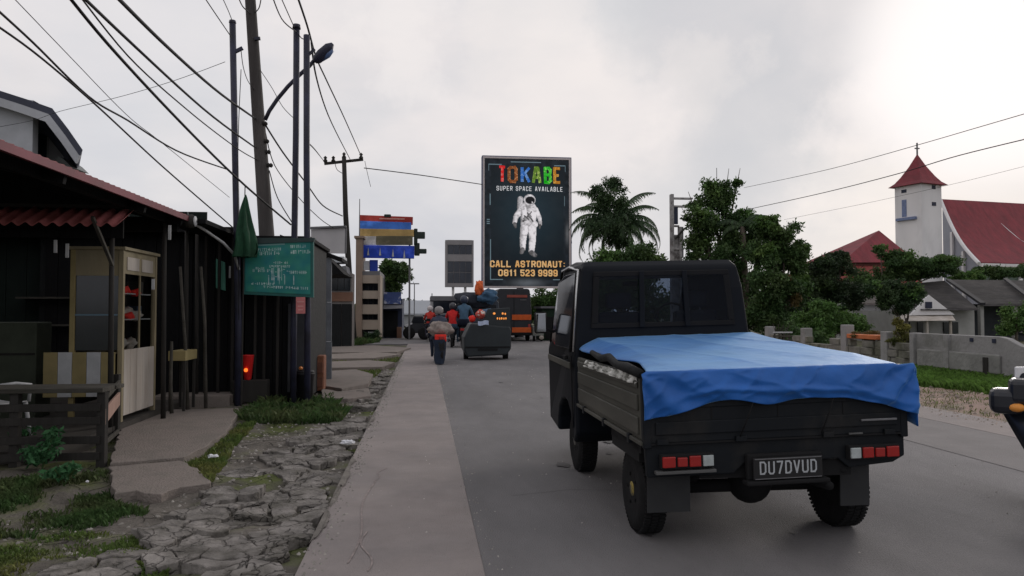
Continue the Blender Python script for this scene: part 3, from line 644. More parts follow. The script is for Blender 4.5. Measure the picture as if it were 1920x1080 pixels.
# shelf with jars and sachets hanging deep inside the stall
shf = root('wall_shelf', 'dim plank shelf on the dark back boards of the food stall', 'shelf', (-5.6, 13.1, 1.5))
for z in (1.25, 1.7): MB(True).bb(-6.6, -4.7, 12.9, 13.18, z, z + .03).build('plank', wood_grey, shf)
for x in (-6.5, -4.8): MB(True).bb(x - .02, x + .02, 12.95, 13.18, 1.0, 1.25).build('bracket', wood_dark, shf)
random.seed(5)
gbx = root('storage_box', 'dim grey green storage box standing inside the stall by the plank table', 'box', (-5.3, 10.4, .09))
MB(True).bb(-5.75, -5.05, 10.4, 10.8, .09, 1.35).build('body', M('box_green_grey', (.06, .07, .05), .8, .2, 4), gbx, bevel=.01)
for z in (.5, .92): MB(True).bb(-5.73, -5.07, 10.385, 10.4, z, z + .03).build('door_rail', wood_dark, gbx)
# plank table inside
tt = root('plank_table', 'dim wooden table deep inside the stall', 'table', (-5.4, 11.6, .09))
MB(True).bb(-6.1, -4.8, 11.2, 12.0, .80, .84).build('table_top', wood_grey, tt)
MB(True).bb(-6.1, -4.8, 11.2, 11.22, .55, .80).build('apron', wood_grey, tt)
for x in (-6.05, -4.85):
    for y in (11.25, 11.95): MB(True).bb(x - .02, x + .02, y - .02, y + .02, .09, .8).build('leg', wood_dark, tt)

# second stall, set back
s2 = root('plank_stall', 'black plank walled stall between the food stall and the green sign', 'stall', (-4.6, 13, 0))
MB(True).bb(-8, -3.08, 12.75, 17.0, 2.80, 2.90).build('roof', wood_black, s2, bevel=.01)
MB(True).bb(-3.66, -3.08, 10.9, 12.75, 2.74, 2.80).build('roof_flap', wood_black, s2)
x = -6.2
while x < -3.15:
    wd = random.uniform(.16, .22)
    if not (-4.05 < x < -3.85): MB(True).bb(x, x + wd - .008, 13.0 + random.uniform(-.012, .012), 13.03, .10, 2.80).build('plank', wood_black, s2)
    x += wd
MB(True).bb(-6.3, -3.12, 13.04, 13.08, 0, 2.8).build('backing', m_tarp_black, s2)
MB(True).bb(-6.3, -3.12, 13.08, 17.0, 0, 2.75).build('wall', m_tarp_black, s2)
for px in (385, 410, 436):
    p = at(px, 600, 12.85); MB(True).bb(p.x - .02, p.x + .02, 12.83, 12.88, 0, 2.79).build('post', wood_dark, s2)
MB(True).bb(-4.3, -3.1, 12.4, 13.0, -.1, .14).build('step', m_slab, s2, bevel=.01)
p = at(413, 515, 12.9); MB(True).add([at(405, 485, 12.9), at(422, 492, 12.9), at(423, 545, 12.9), at(405, 540, 12.9)], [(0, 1, 2, 3)]).build('window_pane', m_green_glass, s2, solid=.02)
p = at(431, 510, 12.9); MB(True).box(p, (.03, .01, .2)).build('hanging_strip', m_pale, s2)
pp = [at(352, 412, 10.9), at(385, 432, 11.4), at(418, 455, 11.9), at(440, 478, 12.2), at(448, 505, 12.3)]
solo('drain_pipe', MB().tube(pp, .022, 8), m_pale, 'bent pale pipe curving down from the end of the red edged roof', 'pipe', tuple(pp[0]), world=True, smooth=True)
hp = at(357, 415, 10.85)
lmp = root('eave_lamp', 'small round lamp fixed at the end of the red roof edge', 'lamp', tuple(hp))
MB().lathe((0, 0, 0), [(.02, -.07), (.09, -.05), (.10, .02), (.07, .07), (.02, .09)], 'x', 16).build('housing', wood_dark, lmp, smooth=True)
MB().ell((.07, -.01, 0), (.02, .075, .075)).build('lens', m_pale, lmp, smooth=True)

# third, narrow kiosk below the sign
s3 = root('narrow_kiosk', 'narrow black kiosk underneath the green sign board', 'kiosk', (-2.5, 13.4, 0))
MB(True).bb(-3.02, -1.98, 13.1, 15.4, 0, 2.70).build('wall', m_tarp_black, s3)
x = -3.02
while x < -2.0:
    wd = .155; MB(True).bb(x, x + wd - .01, 13.03 + random.uniform(0, .015), 13.09, .06, 2.66).build('plank', wood_black, s3); x += wd
MB(True).bb(-3.08, -1.92, 12.85, 15.5, 2.70, 2.77).build('roof', wood_black, s3, bevel=.01)
MB(True).bb(-2.30, -2.02, 12.97, 13.02, .12, 1.62).build('door_panel', M('dark_grey_panel', (.04, .042, .048), .7, .2, 5), s3, bevel=.006)
for px in (478, 495, 520):
    p = at(px, 640, 12.9); MB(True).bb(p.x - .02, p.x + .02, 12.9, 12.94, 0, 2.7).build('post', wood_dark, s3)

# red bucket-shaped cone with an orange lamp, black bin, brown crate
rc = at(466, 675, 12.75); rr = root('red_bucket', 'tall red plastic pail standing against the black kiosk', 'pail', (rc.x, 12.7, .36))
MB().lathe((0, 0, 0), [(.045, 0), (.06, .02), (.10, .40), (.105, .41), (.09, .41), (.05, .03)], 'z', 20).build('body', m_red, rr, smooth=True)
ol = at(461, 694, 12.6); solo('orange_light', MB().ell((0, 0, 0), (.032, .032, .032)), M('orange_lamp', (1, .16, .02), .5, 0, emit=1.6), 'small glowing orange light at the foot of the red pail', 'light', tuple(ol), smooth=True)
bx = MB().bb(-.28, .28, -.12, .12, 0, .36); solo('low_box', bx, wood_dark, 'low dark box carrying the red pail by the kiosk', 'box', (rc.x + .05, 12.72, 0), bevel=.01)
bn = G(570, 751); b_ = root('rubbish_bin', 'black rubbish bin at the foot of the right sign pole', 'bin', (bn.x, bn.y + .1, 0))
MB().lathe((0, 0, 0), [(.10, 0), (.125, .02), (.15, .42), (.16, .43), (.16, .46), (.13, .46)], 'z', 20).build('body', M('bin_black', (.012, .012, .014), .6), b_, smooth=True)
MB().lathe((0, 0, .46), [(.16, 0), (.15, .03), (.05, .05)], 'z', 20).build('lid', M('bin_black', (), 0), b_, smooth=True)
solo('orange_fruit', MB().ell((0, 0, 0), (.035, .035, .03), 10, 6, .1), M('orange_peel', (.6, .2, .05), .6), 'small orange scrap lying on the black rubbish bin', 'scrap', (bn.x - .06, bn.y + .02, .54), smooth=True)

# grey cabin, brown crate
gc = root('metal_cabin', 'grey sheet metal cabin behind the right sign pole', 'cabin', (-2.3, 16.5, 0))
m_gs = M('grey_sheet', (.17, .185, .205), .6, .15, 3, .2, 12, col2=(.12, .13, .15), spec=.4)
for k, (z0, z1) in enumerate(((.0, .85), (.86, 1.68), (1.69, 2.62))): MB(True).bb(-2.36, -1.93 - .01 * k, 16.0, 16.03 + .01 * k, z0, z1).build('panel', m_gs, gc, bevel=.006)
MB(True).bb(-5, -2.05, 16.06, 16.9, 0, 2.62).build('wall', m_gs, gc)
MB(True).prism([(-3.0, 15.9, 3.02), (-1.72, 15.9, 2.55), (-1.72, 15.9, 2.62), (-3.0, 15.9, 3.10)], (0, 1.2, 0)).build('roof', wood_black, gc)
br = root('brown_crate', 'rust brown box standing below the grey metal cabin', 'box', (-2.06, 14.4, 0))
MB().bb(-.22, .20, -.16, .2, 0, .66).build('body', M('rust_brown', (.20, .085, .05), .85, .3, 6, .5, 20), br, bevel=.02)
MB().bb(-.2, .18, -.185, -.16, .08, .26).build('panel', M('rust_dark', (.14, .06, .04), .85, .3, 6), br, bevel=.005)
MB().bb(-.2, .18, -.185, -.16, .34, .54).build('panel', M('rust_dark', (), 0), br, bevel=.005)

# green sign board with faded white writing on two poles
SY = 12.3
def on(px, py, Y=SY): return at(px, py, Y)
A = on(459, 457); B = on(583, 451); Cc = on(583, 553); D = on(459, 547)
sg = root('green_sign_board', 'faded green sign board with worn white lettering on two poles', 'sign', ((A.x + B.x) / 2, SY, 0))
NX, NY = 248, 200
cols = np.zeros(((NX + 1) * (NY + 1), 4), np.float32); cols[:, 3] = 1
yy, xx_ = np.mgrid[0:NY + 1, 0:NX + 1]; rnd = np.random.RandomState(4)
def sn(s, seed): 
    r_ = np.random.RandomState(seed); g = r_.rand(NY // s + 3, NX // s + 3); gy = yy / s; gx = xx_ / s; iy = gy.astype(int); ix = gx.astype(int); fy_ = gy - iy; fx_ = gx - ix
    return (g[iy, ix] * (1 - fx_) + g[iy, ix + 1] * fx_) * (1 - fy_) + (g[iy + 1, ix] * (1 - fx_) + g[iy + 1, ix + 1] * fx_) * fy_
base = np.stack([.012 + .02 * sn(20, 1), .15 + .07 * sn(20, 1), .14 + .05 * sn(30, 2)], -1)
white = np.zeros((NY + 1, NX + 1))
def words(y0, y1, x0, x1, step=5, dens=.62, seed=0):
    r_ = np.random.RandomState(seed); x = x0
    while x < x1:
        cw = r_.randint(4, 8)
        if r_.rand() < .12: x += cw; continue
        for q in range(r_.randint(2, 4)):
            k = r_.rand()
            if k < .5: xa = x + r_.randint(0, cw - 1); white[y0:y1, xa:xa + 2] = 1
            else: ya = r_.randint(y0, y1 - 2); white[ya:ya + 2, x:x + cw] = 1
        x += cw + 2
words(22, 34, 5, 135, seed=1); words(14, 26, 170, 225, seed=2); words(36, 50, 3, 130, seed=3); words(34, 48, 172, 244, seed=4)
words(76, 86, 100, 160, seed=5); words(90, 100, 92, 165, seed=6); words(106, 118, 30, 100, seed=7); words(112, 124, 150, 232, seed=8); words(98, 108, 40, 72, seed=9)
words(102, 150, 100, 150, seed=10); words(160, 170, 20, 110, seed=11); words(172, 182, 70, 235, seed=12)
for x in (88, 108, 128, 148, 182): white[130:165, x:x + 3] = 1
fade = np.clip(.25 + .9 * sn(9, 5), 0, 1)[..., None]; wm = (white[..., None] * fade * .85); wm[6:12, 30:150] += .25
col = base * (1 - wm) + np.array([.55, .66, .66]) * wm
edge = np.minimum(np.minimum(xx_, NX - xx_), np.minimum(yy, NY - yy))[..., None]; col = np.where(edge < 3, col * .6, col)
cols[:, :3] = np.clip(col.reshape(-1, 3), 0, 1)
def printed(name, P, NX, NY, cols, parent, rough=.5, lit=0):
    """a flat printed sheet: P = corners (tl, tr, br, bl) in world space, colours are the print"""
    o0 = base_of(parent); u = np.linspace(0, 1, NX + 1)[None, :, None]; v = np.linspace(0, 1, NY + 1)[:, None, None]
    tl, tr, br_, bl = [np.array(p - o0) for p in P]
    V = ((tl * (1 - u) + tr * u) * (1 - v) + (bl * (1 - u) + br_ * u) * v).reshape(-1, 3)
    i = (np.arange(NY)[:, None] * (NX + 1) + np.arange(NX)[None, :]).ravel(); Fc = np.stack([i, i + NX + 1, i + NX + 2, i + 1], 1)
    me = arr_mesh(name, V, Fc); a = me.color_attributes.new('print', 'FLOAT_COLOR', 'POINT'); a.data.foreach_set('color', cols.astype(np.float32).ravel())
    mt = bpy.data.materials.new(name); mt.use_nodes = True; b = mt.node_tree.nodes['Principled BSDF']; b.inputs['Roughness'].default_value = rough; b.inputs['Specular IOR Level'].default_value = .25
    at_ = mt.node_tree.nodes.new('ShaderNodeAttribute'); at_.attribute_name = 'print'; mt.node_tree.links.new(at_.outputs['Color'], b.inputs['Base Color'])
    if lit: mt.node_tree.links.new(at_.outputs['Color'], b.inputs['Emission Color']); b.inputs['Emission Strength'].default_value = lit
    return link(name, me, mt, parent)
printed('sign_print', (A, B, Cc, D), NX, NY, cols, sg)
MB(True).prism([on(455, 452, SY + .01), on(588, 446, SY + .01), on(588, 558, SY + .01), on(455, 552, SY + .01)], (0, .06, 0)).build('board', M('sign_green', (.02, .11, .10), .5), sg, bevel=.006)
MB(True).prism([on(458, 446, SY - .02), on(590, 446, SY - .02), on(588, 453, SY - .02), on(458, 458, SY - .02)], (0, .14, 0)).build('hood', M('sign_top', (.03, .05, .05), .6), sg)
m_pole = M('blue_black_pole', (.030, .032, .060), .5, .2, 4, .1, 20, col2=(.02, .02, .03))
def polepart(pts, Y, r, par, name='pole', mat=None, n=12):
    P = [at(px, py, Y) for px, py in pts]; g_ = G(*pts[-1]) if False else None
    last = P[-1]; P.append(Vector((last.x + (last.x - P[-2].x) * .01, Y, -.1)))
    return MB(True).tube(P, [r] * len(P), n).build(name, mat or m_pole, par, smooth=True)
polepart([(436, 43), (441, 300), (447, 600)], SY + .1, .052, sg)
polepart([(575, 66), (575, 300), (577, 600)], SY + .15, .052, sg)
ps = root('pole', 'thin dark steel pole rising straight up between the two wooden sign supports', 'pole', (at(556, 440, SY + .3).x, SY + .3, 0))
polepart([(556, 54), (555, 250), (552, 445), (551, 600)], SY + .3, .052, ps, 'shaft'); ps['label'] = 'thin dark steel pole with a small cap rising behind the green sign'
pt = at(556, 54, SY + .3); MB(True).cyl(pt, pt + Vector((0, 0, .07)), .07, .06, 12).build('cap', m_pole, ps, smooth=True)
pt = at(436, 43, SY + .1); MB(True).cyl(pt, pt + Vector((0, 0, .04)), .06, .05, 12).build('cap', m_pole, sg)
pt = at(441, 97, SY + .1); MB(True).bar(pt, at(455, 90, SY + .1), .05, .05).build('bracket', m_pole, sg)
pt = at(576, 105, SY + .15); MB(True).bar(pt, at(590, 92, SY + .15), .04, .04).build('bracket', m_pole, sg)
pk = [on(555, 557, SY - .03), on(572, 557, SY - .03), on(572, 588, SY - .03), on(555, 588, SY - .03)]
pn = root('pink_notice', 'small pink notice hanging below the green sign board', 'notice', tuple((pk[0] + pk[2]) / 2))
MB(True).prism(pk, (0, .015, 0)).build('board', M('pink_paint', (.50, .17, .17), .7, .15, 10), pn)
for k, yy_ in enumerate((566, 574, 581)):
    q = on(563.5, yy_, SY - .034); MB(True).box(q, (.11 - .02 * k, .004, .012)).build('printed_line', M('pink_ink', (.62, .34, .32), .7), pn)

# folded green parasol / flag bundle by the left sign pole
fb = at(456, 440, 12.1)
fl = root('furled_green_parasol', 'furled dark green parasol leaning up beside the left sign pole', 'parasol', (fb.x, 12.1, 1.5))
def fold(u, v):
    z = at(456, 482 - 117 * v, 12.1).z; rr_ = (.172 * (1 - v) ** .80 * (1 - .12 * (1 - v) ** 6) + .006) * (1 + .30 * math.sin(u * 2 * math.pi * 5 + v * 2 + 2 * mnoise.noise(Vector((v * 4, u * 3, 0))))); cx_ = at(457 + 3 * v, 440, 12.1).x
    return (cx_ + rr_ * math.cos(2 * math.pi * u) + .03 * math.sin(v * 6) * (1 - v), 12.1 + rr_ * math.sin(2 * math.pi * u), z)
MB(True).grid(fold, 60, 20).build('canopy', M('dark_green_cloth', (.010, .050, .024), .8, .3, 5, .5, 20), fl, smooth=True)
MB(True).cyl((fb.x, 12.1, 0), (fb.x + .02, 12.1, at(459, 350, 12.1).z), .015, .008, 8).build('shaft', wood_dark, fl)

# big leaning wooden utility pole with street lamp arm
UY = 13.4
up = root('utility_pole', 'thick leaning wooden utility pole carrying the street lamp arm', 'pole', (at(520, 743, UY).x, UY, 0))
P = [at(523, 755, UY), at(500, 440, UY), at(483, 200, UY), at(468, -20, UY), at(462, -140, UY)]
MB(True).tube(P, [.15, .13, .105, .09, .08], 14).build('shaft', M('pole_wood', (.085, .078, .075), .85, .3, 3, .8, 18, stretch=(1, 1, .12), col2=(.05, .046, .045)), up, smooth=True)
for (px, py) in ((496, 232), (499, 265), (502, 285), (506, 310)):
    q = at(px, py, UY - .05); MB(True).lathe(q, [(.02, -.05), (.045, -.02), (.03, 0), (.045, .02), (.02, .05)], 'x', 10).build('insulator', wood_dark, up, smooth=True)
MB(True).bar(at(477, 73, UY - .1), at(488, 72, UY - .1), .05, .05).build('bracket', m_pole, up)
sl_ = root('street_lamp', 'street lamp head on a long curved arm off the wooden pole', 'street lamp', tuple(at(499, 222, UY - .1)))
arm = [(497, 225), (505, 208), (520, 186), (540, 162), (560, 142), (580, 124), (592, 110)]
MB(True).tube([at(a, b, UY - .15 - .012 * k) for k, (a, b) in enumerate(arm)], .034, 10).build('arm', m_pole, sl_, smooth=True)
h0, h1 = at(590, 116, UY - .25), at(624, 82, UY - .35)
ax = (h1 - h0); MB(True).tube([h0, h0 + ax * .12, h0 + ax * .4, h0 + ax * .8, h1], [.04, .085, .10, .085, .03], 14).build('lamp_head', m_pole, sl_, smooth=True)
dn = Vector((.03, 0, -.065)); MB(True).tube([h0 + ax * .3 + dn, h0 + ax * .6 + dn, h0 + ax * .88 + dn], [.03, .062, .04], 12).build('lamp_glass', M('lamp_lens', (.10, .16, .32), .2, .1), sl_, smooth=True)

# T-shaped pole further on
TY = 35.2
tp = root('crossarm_pole', 'distant wooden electricity pole with a crossarm on top', 'pole', (at(664, 640, TY).x, TY, 0))
MB(True).tube([Vector((at(664, 640, TY).x, TY, -.1)), at(655, 520, TY), at(648, 400, TY), at(645, 295, TY)], [.15, .14, .12, .1], 12).build('shaft', wood_dark, tp, smooth=True)
MB(True).bar(at(608, 307, TY), at(681, 299, TY), .1, .12).build('crossarm', wood_dark, tp)
for (px, py) in ((610, 302), (677, 296), (645, 295), (625, 302)): q = at(px, py, TY); MB(True).lathe(q, [(.04, -.08), (.11, 0), (.05, .1), (.09, .16), (.02, .24)], 'z', 10).build('insulator', wood_dark, tp, smooth=True)

# overhead cables
wm_ = M('cable_black', (.012, .012, .014), .7)
def cable(lbl, pts, y0, y1, r, cat='cable', sag=0):
    P = []; n = len(pts); Lt = [0]
    for i in range(1, n): Lt.append(Lt[-1] + math.hypot(pts[i][0] - pts[i - 1][0], pts[i][1] - pts[i - 1][1]))
    # smooth (Catmull-Rom) through the points
    for i in range(n - 1):
        p0 = pts[max(i - 1, 0)]; p1 = pts[i]; p2 = pts[i + 1]; p3 = pts[min(i + 2, n - 1)]
        for q in range(6 if i < n - 2 else 7):
            t = q / 6; f_ = lambda a, b, c_, d: .5 * (2 * b + (c_ - a) * t + (2 * a - 5 * b + 4 * c_ - d) * t * t + (3 * b - a - 3 * c_ + d) * t ** 3)
            s = (Lt[i] + (Lt[i + 1] - Lt[i]) * t) / Lt[-1]; Y = 1 / ((1 - s) / y0 + s / y1)
            P.append(at(f_(p0[0], p1[0], p2[0], p3[0]), f_(p0[1], p1[1], p2[1], p3[1]), Y))
    rs = [r * .8] * len(P)
    solo('overhead_cable', MB().tube(P, rs, 6), wm_, lbl, cat, tuple(P[0]), 'overhead cables', world=True, smooth=True)
cable('thick cable ending highest on the leaning wooden pole, below the lamp arm', [(205, -20), (300, 75), (400, 165), (478, 222)], 5.5, UY - .1, .020)
cable('cable with a small hanging clip left of the leaning wooden pole', [(120, -40), (240, 75), (380, 203), (476, 275)], 5.5, UY - .1, .017)
cable('steep cable running behind the green parasol to the sign pole', [(118, -20), (200, 80), (320, 210), (440, 330), (545, 421)], 5.8, 12.5, .018)
cable('thinner cable starting next to the steep one at the top edge', [(140, -20), (240, 105), (350, 205), (440, 275), (482, 300)], 5.8, UY, .010)
cable('cable from the left edge dropping to the sign pole above the kiosk', [(-40, 25), (60, 95), (170, 188), (300, 308), (436, 426)], 6, 12.5, .012)
cable('sagging cable bent in the middle crossing above the white house', [(-20, 5), (60, 78), (165, 180), (240, 226), (330, 282), (430, 319)], 6, 12.5, .013)
cable('faint cable fading out towards the sign pole over the red roof', [(10, -20), (130, 105), (235, 213), (300, 265), (430, 370)], 6.5, 12.5, .005)
cable('thin cable rising to the right above the white house', [(-20, 241), (60, 226), (115, 208), (230, 180), (330, 150), (422, 116)], 18, 13, .006)
cable('short cable from the top edge to the left sign pole bracket', [(370, -25), (400, 20), (434, 70)], 10, 12.3, .010)
cable('short cable reaching the tip of the left sign pole', [(412, -15), (428, 20), (437, 44)], 10.5, 12.3, .008)
cable('looped lead hanging between left sign pole and leaning pole', [(452, 95), (456, 125), (464, 150), (476, 168)], 12.4, UY - .1, .008)
cable('slack loop on the left side of the leaning pole at the top', [(447, -5), (455, 12), (468, 24)], 12.5, UY - .1, .013)
cable('slack loop on the right side of the leaning pole at the top', [(478, 24), (486, 14), (490, -6)], UY - .1, UY, .012)
cable('cable from the top edge to the cap of the middle steel pole', [(506, -20), (528, 35), (556, 60)], 10, SY + .3, .012)
cable('second cable joining the middle steel pole from above', [(520, -20), (540, 25), (552, 52)], 10, SY + .3, .010)
cable('short lead joining the tops of the two right hand steel poles', [(558, 62), (566, 72), (576, 74)], SY + .3, SY + .15, .010)
cable('long cable from the top edge down to the crossarm tip', [(553, -20), (575, 45), (592, 105), (612, 150), (645, 220), (679, 297)], 11, TY, .022)
cable('long cable falling to the middle of the crossarm', [(584, 80), (592, 140), (615, 215), (657, 300)], 13, TY, .022)
cable('thin lead from the right sign pole to the crossarm left end', [(578, 268), (590, 280), (608, 303)], 13, TY, .016)
cable('heavy cable sagging from the leaning pole past the steel poles', [(498, 235), (530, 285), (575, 345), (605, 385), (642, 405)], UY, 24, .022)
cable('lower sagging cable ending at the white panel', [(498, 250), (515, 310), (560, 370), (600, 410), (625, 427)], UY, 20, .012)
cable('thin cable sloping behind the lamp arm between leaning pole and steel pole', [(487, 130), (510, 165), (530, 200), (551, 222)], UY, SY + .3, .007)
cable('cable hanging from the crossarm to its shaft', [(628, 306), (632, 318), (642, 325)], TY, TY, .02)
cable('long thin cable from the crossarm to the astronaut billboard', [(683, 315), (740, 322), (800, 330), (905, 346)], TY, 42, .030)
cable('thin drop cable falling right of the crossarm pole', [(684, 302), (689, 325), (695, 350)], TY, TY + 2, .014)
cable('upper cable sweeping over the church spire at the right', [(1395, 352), (1560, 316), (1720, 272), (1830, 240), (1960, 202)], 40, 18, .014)
cable('dark lower cable crossing behind the church spire', [(1405, 392), (1550, 360), (1690, 324), (1800, 291), (1960, 252)], 40, 19, .020)
cable('faint lowest cable passing the church tower on both sides', [(1470, 412), (1600, 386), (1680, 369), (1800, 342), (1960, 302)], 55, 40, .012)
cable('thin dark lead running up the left sign pole side', [(448, 600), (446, 300), (452, 130)], 12.2, 12.2, .008)
cable('heavy cable from the leaning pole base to the left of the kiosk roof', [(505, 320), (520, 370), (548, 418)], UY, 12.9, .012)
# ------------------------------------------------------------------ pickup truck
TX, TYY = 2.20, 4.40
m_blk = M('black_paint', (.010, .012, .015), .5, .12, 2, .12, 8, spec=.14, col2=(.034, .031, .028), c2scale=1.6, lo=.50, hi=.75)
m_cabp = M('cab_back_paint', (.007, .009, .013), .5, .1, 2, .1, 8, spec=.12)
m_side = M('dusty_side_paint', (.050, .050, .042), .55, .25, 2.5, .15, 10, stretch=(1, .3, 1), col2=(.085, .082, .070), c2scale=2, spec=.35)
m_rub = M('rubber', (.012, .012, .013), .8, .25, 8, .2, 30, spec=.2)
m_cglass = M('cab_glass', (.012, .015, .022), .08, .1, 2, spec=.16)
m_met = M('grey_metal', (.20, .20, .21), .45, .2, 6, metal=.6)
m_under = M('underbody', (.010, .010, .011), .9, .2)
m_lred = M('red_lens', (.30, .012, .010), .25, .1, 6, spec=.6)
m_lwht = M('clear_lens', (.38, .42, .42), .15, .2, 20, spec=.7)
LEAN = R(-1.4)
tk = root('pickup_truck', 'black flatbed pickup truck driving ahead under a blue tarpaulin', 'pickup truck', (TX, TYY, 0))
def lean(o):
    o.rotation_euler = (0, LEAN, 0); p = Vector((0, 0, .5)); o.location = p - Matrix.Rotation(LEAN, 3, 'Y') @ p; return o
HW = .86
# flat bed, tailgate, skirt
lean(MB().bb(-HW + .04, HW - .04, .04, 1.93, .70, .76).build('bed_floor', m_under, tk))
lean(MB().bb(-HW, HW, 0, .04, .705, 1.13).build('tailgate', m_blk, tk, bevel=.012))
for (z0, z1) in ((.76, .84), (.92, .99), (1.06, 1.11)): lean(MB().bb(-HW + .07, HW - .07, -.012, .0, z0, z1).build('tailgate_rib', m_blk, tk, bevel=.008))
skirt = MB().prism([(-HW + .01, .02, .70), (HW - .01, .02, .70), (HW - .01, .02, .56), (HW - .09, .02, .52), (.47, .02, .50), (.40, .02, .56), (-.02 - .2, .02, .56), (-.29, .02, .50), (-HW + .02, .02, .50)], (0, .05, 0))
lean(skirt.build('rear_skirt', m_blk, tk, bevel=.008))
for x in (-.75, -.25, .32, .73): lean(MB().box((x, -.012, .72), (.07, .02, .035)).build('hinge', m_blk, tk, bevel=.004))
lean(MB().box((.66, -.016, .80), (.24, .012, .014)).build('handle', m_met, tk, bevel=.003))
lean(MB().box((.50, -.016, .72), (.09, .012, .010)).build('badge_strip', M('dull_strip', (.09, .09, .09), .5), tk))
for sx, nm in ((-1, 'left'), (1, 'right')):
    sd = MB().bb(sx * HW - sx * .035, sx * HW, .04, 1.93, .72, 1.12); o = lean(sd.build('side_gate', m_side, tk, bevel=.01))
    for (z0, z1) in ((.75, .86), (.90, 1.0), (1.04, 1.09)):
        MB().bb(sx * HW, sx * (HW + .014), .10, 1.88, z0, z1).build('rib', m_side, o, bevel=.008)
    lean(MB().bb(sx * (HW - .03), sx * (HW + .018), .02, 1.94, .695, .72).build('bed_rail', m_met if False else m_side, tk, bevel=.004))
    for y in (.3, .98, 1.66): lean(MB().box((sx * (HW + .008), y, .70), (.03, .05, .06)).build('latch', m_blk, tk, bevel=.004))
    lean(MB().bb(sx * (HW - .045), sx * (HW + .005), -.005, .05, .68, 1.14).build('corner_post', m_blk, tk, bevel=.008))
# lamps
for sx in (-1, 1):
    cxl = -.60 if sx < 0 else .615; zl = .60
    lp = lean(MB().box((cxl, -.004, zl), (.335, .045, .088)).build('lamp_housing', m_under, tk, bevel=.006))
    xs = [(-.165, -.075, m_lred), (-.07, .0, m_lred), (.005, .085, m_lred), (.09, .165, m_lwht)]
    for k, (a, b, mt_) in enumerate(xs):
        if sx > 0: a, b = -b, -a
        dim = M('dim_red_lens', (.30, .012, .01), .3, .1, 6, spec=.6) if k == 1 and mt_ is m_lred else mt_
        MB().bb(cxl + a + .004, cxl + b - .004, -.040, -.024, zl - .033 if k != 1 else zl - .030, zl + .033 if k != 1 else zl + .026).build('lens', dim, lp, bevel=.005)
lean(MB().bb(-.80, -.42, -.03, .02, .525, .545).build('step_strip', M('dull_strip', (), 0), tk, bevel=.004))
# number plate: white characters on black
npl = lean(MB().box((.03, -.045, .535), (.45, .012, .135)).build('number_plate', M('plate_black', (.008, .008, .009), .35, spec=.5), tk, bevel=.008))
m_ink = M('plate_white', (.38, .40, .42), .4, .1, 10)
for (a, b) in (((-.185, .47 + .005), (.245, .47 + .005)), ((-.185, .595), (.245, .595))):
    MB().box(((a[0] + b[0]) / 2, -.053, a[1]), (b[0] - a[0], .004, .004)).build('plate_line', m_met, npl)
strokes('DU7DVUD', m_ink, npl, (.03, -.053, .541), .37, .080, .12, .004, gap=.30, step=.0002)
lean(MB().bb(-.24, .30, -.06, .02, .435, .462).build('plate_bracket', m_under, tk, bevel=.008))
lean(MB().bb(-.22, .27, -.02, .02, .46, .62).build('plate_back', m_under, tk, bevel=.01))
# chassis, axle, exhaust, mud flaps
for sx in (-1, 1): MB().bb(sx * .33 - .03, sx * .33 + .03, .08, 2.0, .50, .62).build('chassis_rail', m_under, tk)
MB().bb(-.5, .5, .05, .12, .46, .56).build('cross_member', m_under, tk)
MB().tube([(-.62, .57, .29), (-.2, .57, .29), (.62, .57, .29)], .045, 10).build('rear_axle', m_under, tk, smooth=True)
MB().ell((.05, .55, .31), (.15, .14, .14), 16, 10).build('differential', m_under, tk, smooth=True)
for sx in (-1, 1):
    MB().tube([(sx * .45, .05, .50), (sx * .45, .35, .40), (sx * .45, .57, .36), (sx * .45, .85, .40), (sx * .45, 1.2, .50)], .026, 8).build('leaf_spring', m_under, tk, smooth=True)
    MB().cyl((sx * .38, .50, .34), (sx * .34, .62, .60), .03, .03, 8).build('shock_absorber', m_under, tk)
MB().tube([(.34, .02, .40), (.33, .35, .38), (.30, .9, .42), (.25, 1.9, .42)], .028, 10).build('exhaust', m_under, tk, smooth=True)
MB().bb(-.6, .6, 1.0, 1.85, .40, .70).build('fuel_tank', m_under, tk, bevel=.03)
m_flap = M('mud_flap', (.030, .031, .033), .7, .15, 5, spec=.25)
MB().bb(.48, .68, .14, .15, .24, .52).build('mud_flap', m_flap, tk)
MB().bb(-.80, -.52, .16, .17, .23, .62).build('mud_flap', m_flap, tk)
MB().bb(-.84, -.52, .16, .90, .60, .66).build('wheel_guard', m_under, tk)
MB().bb(-.84, -.80, .20, .88, .54, .64).build('wheel_guard', m_under, tk)
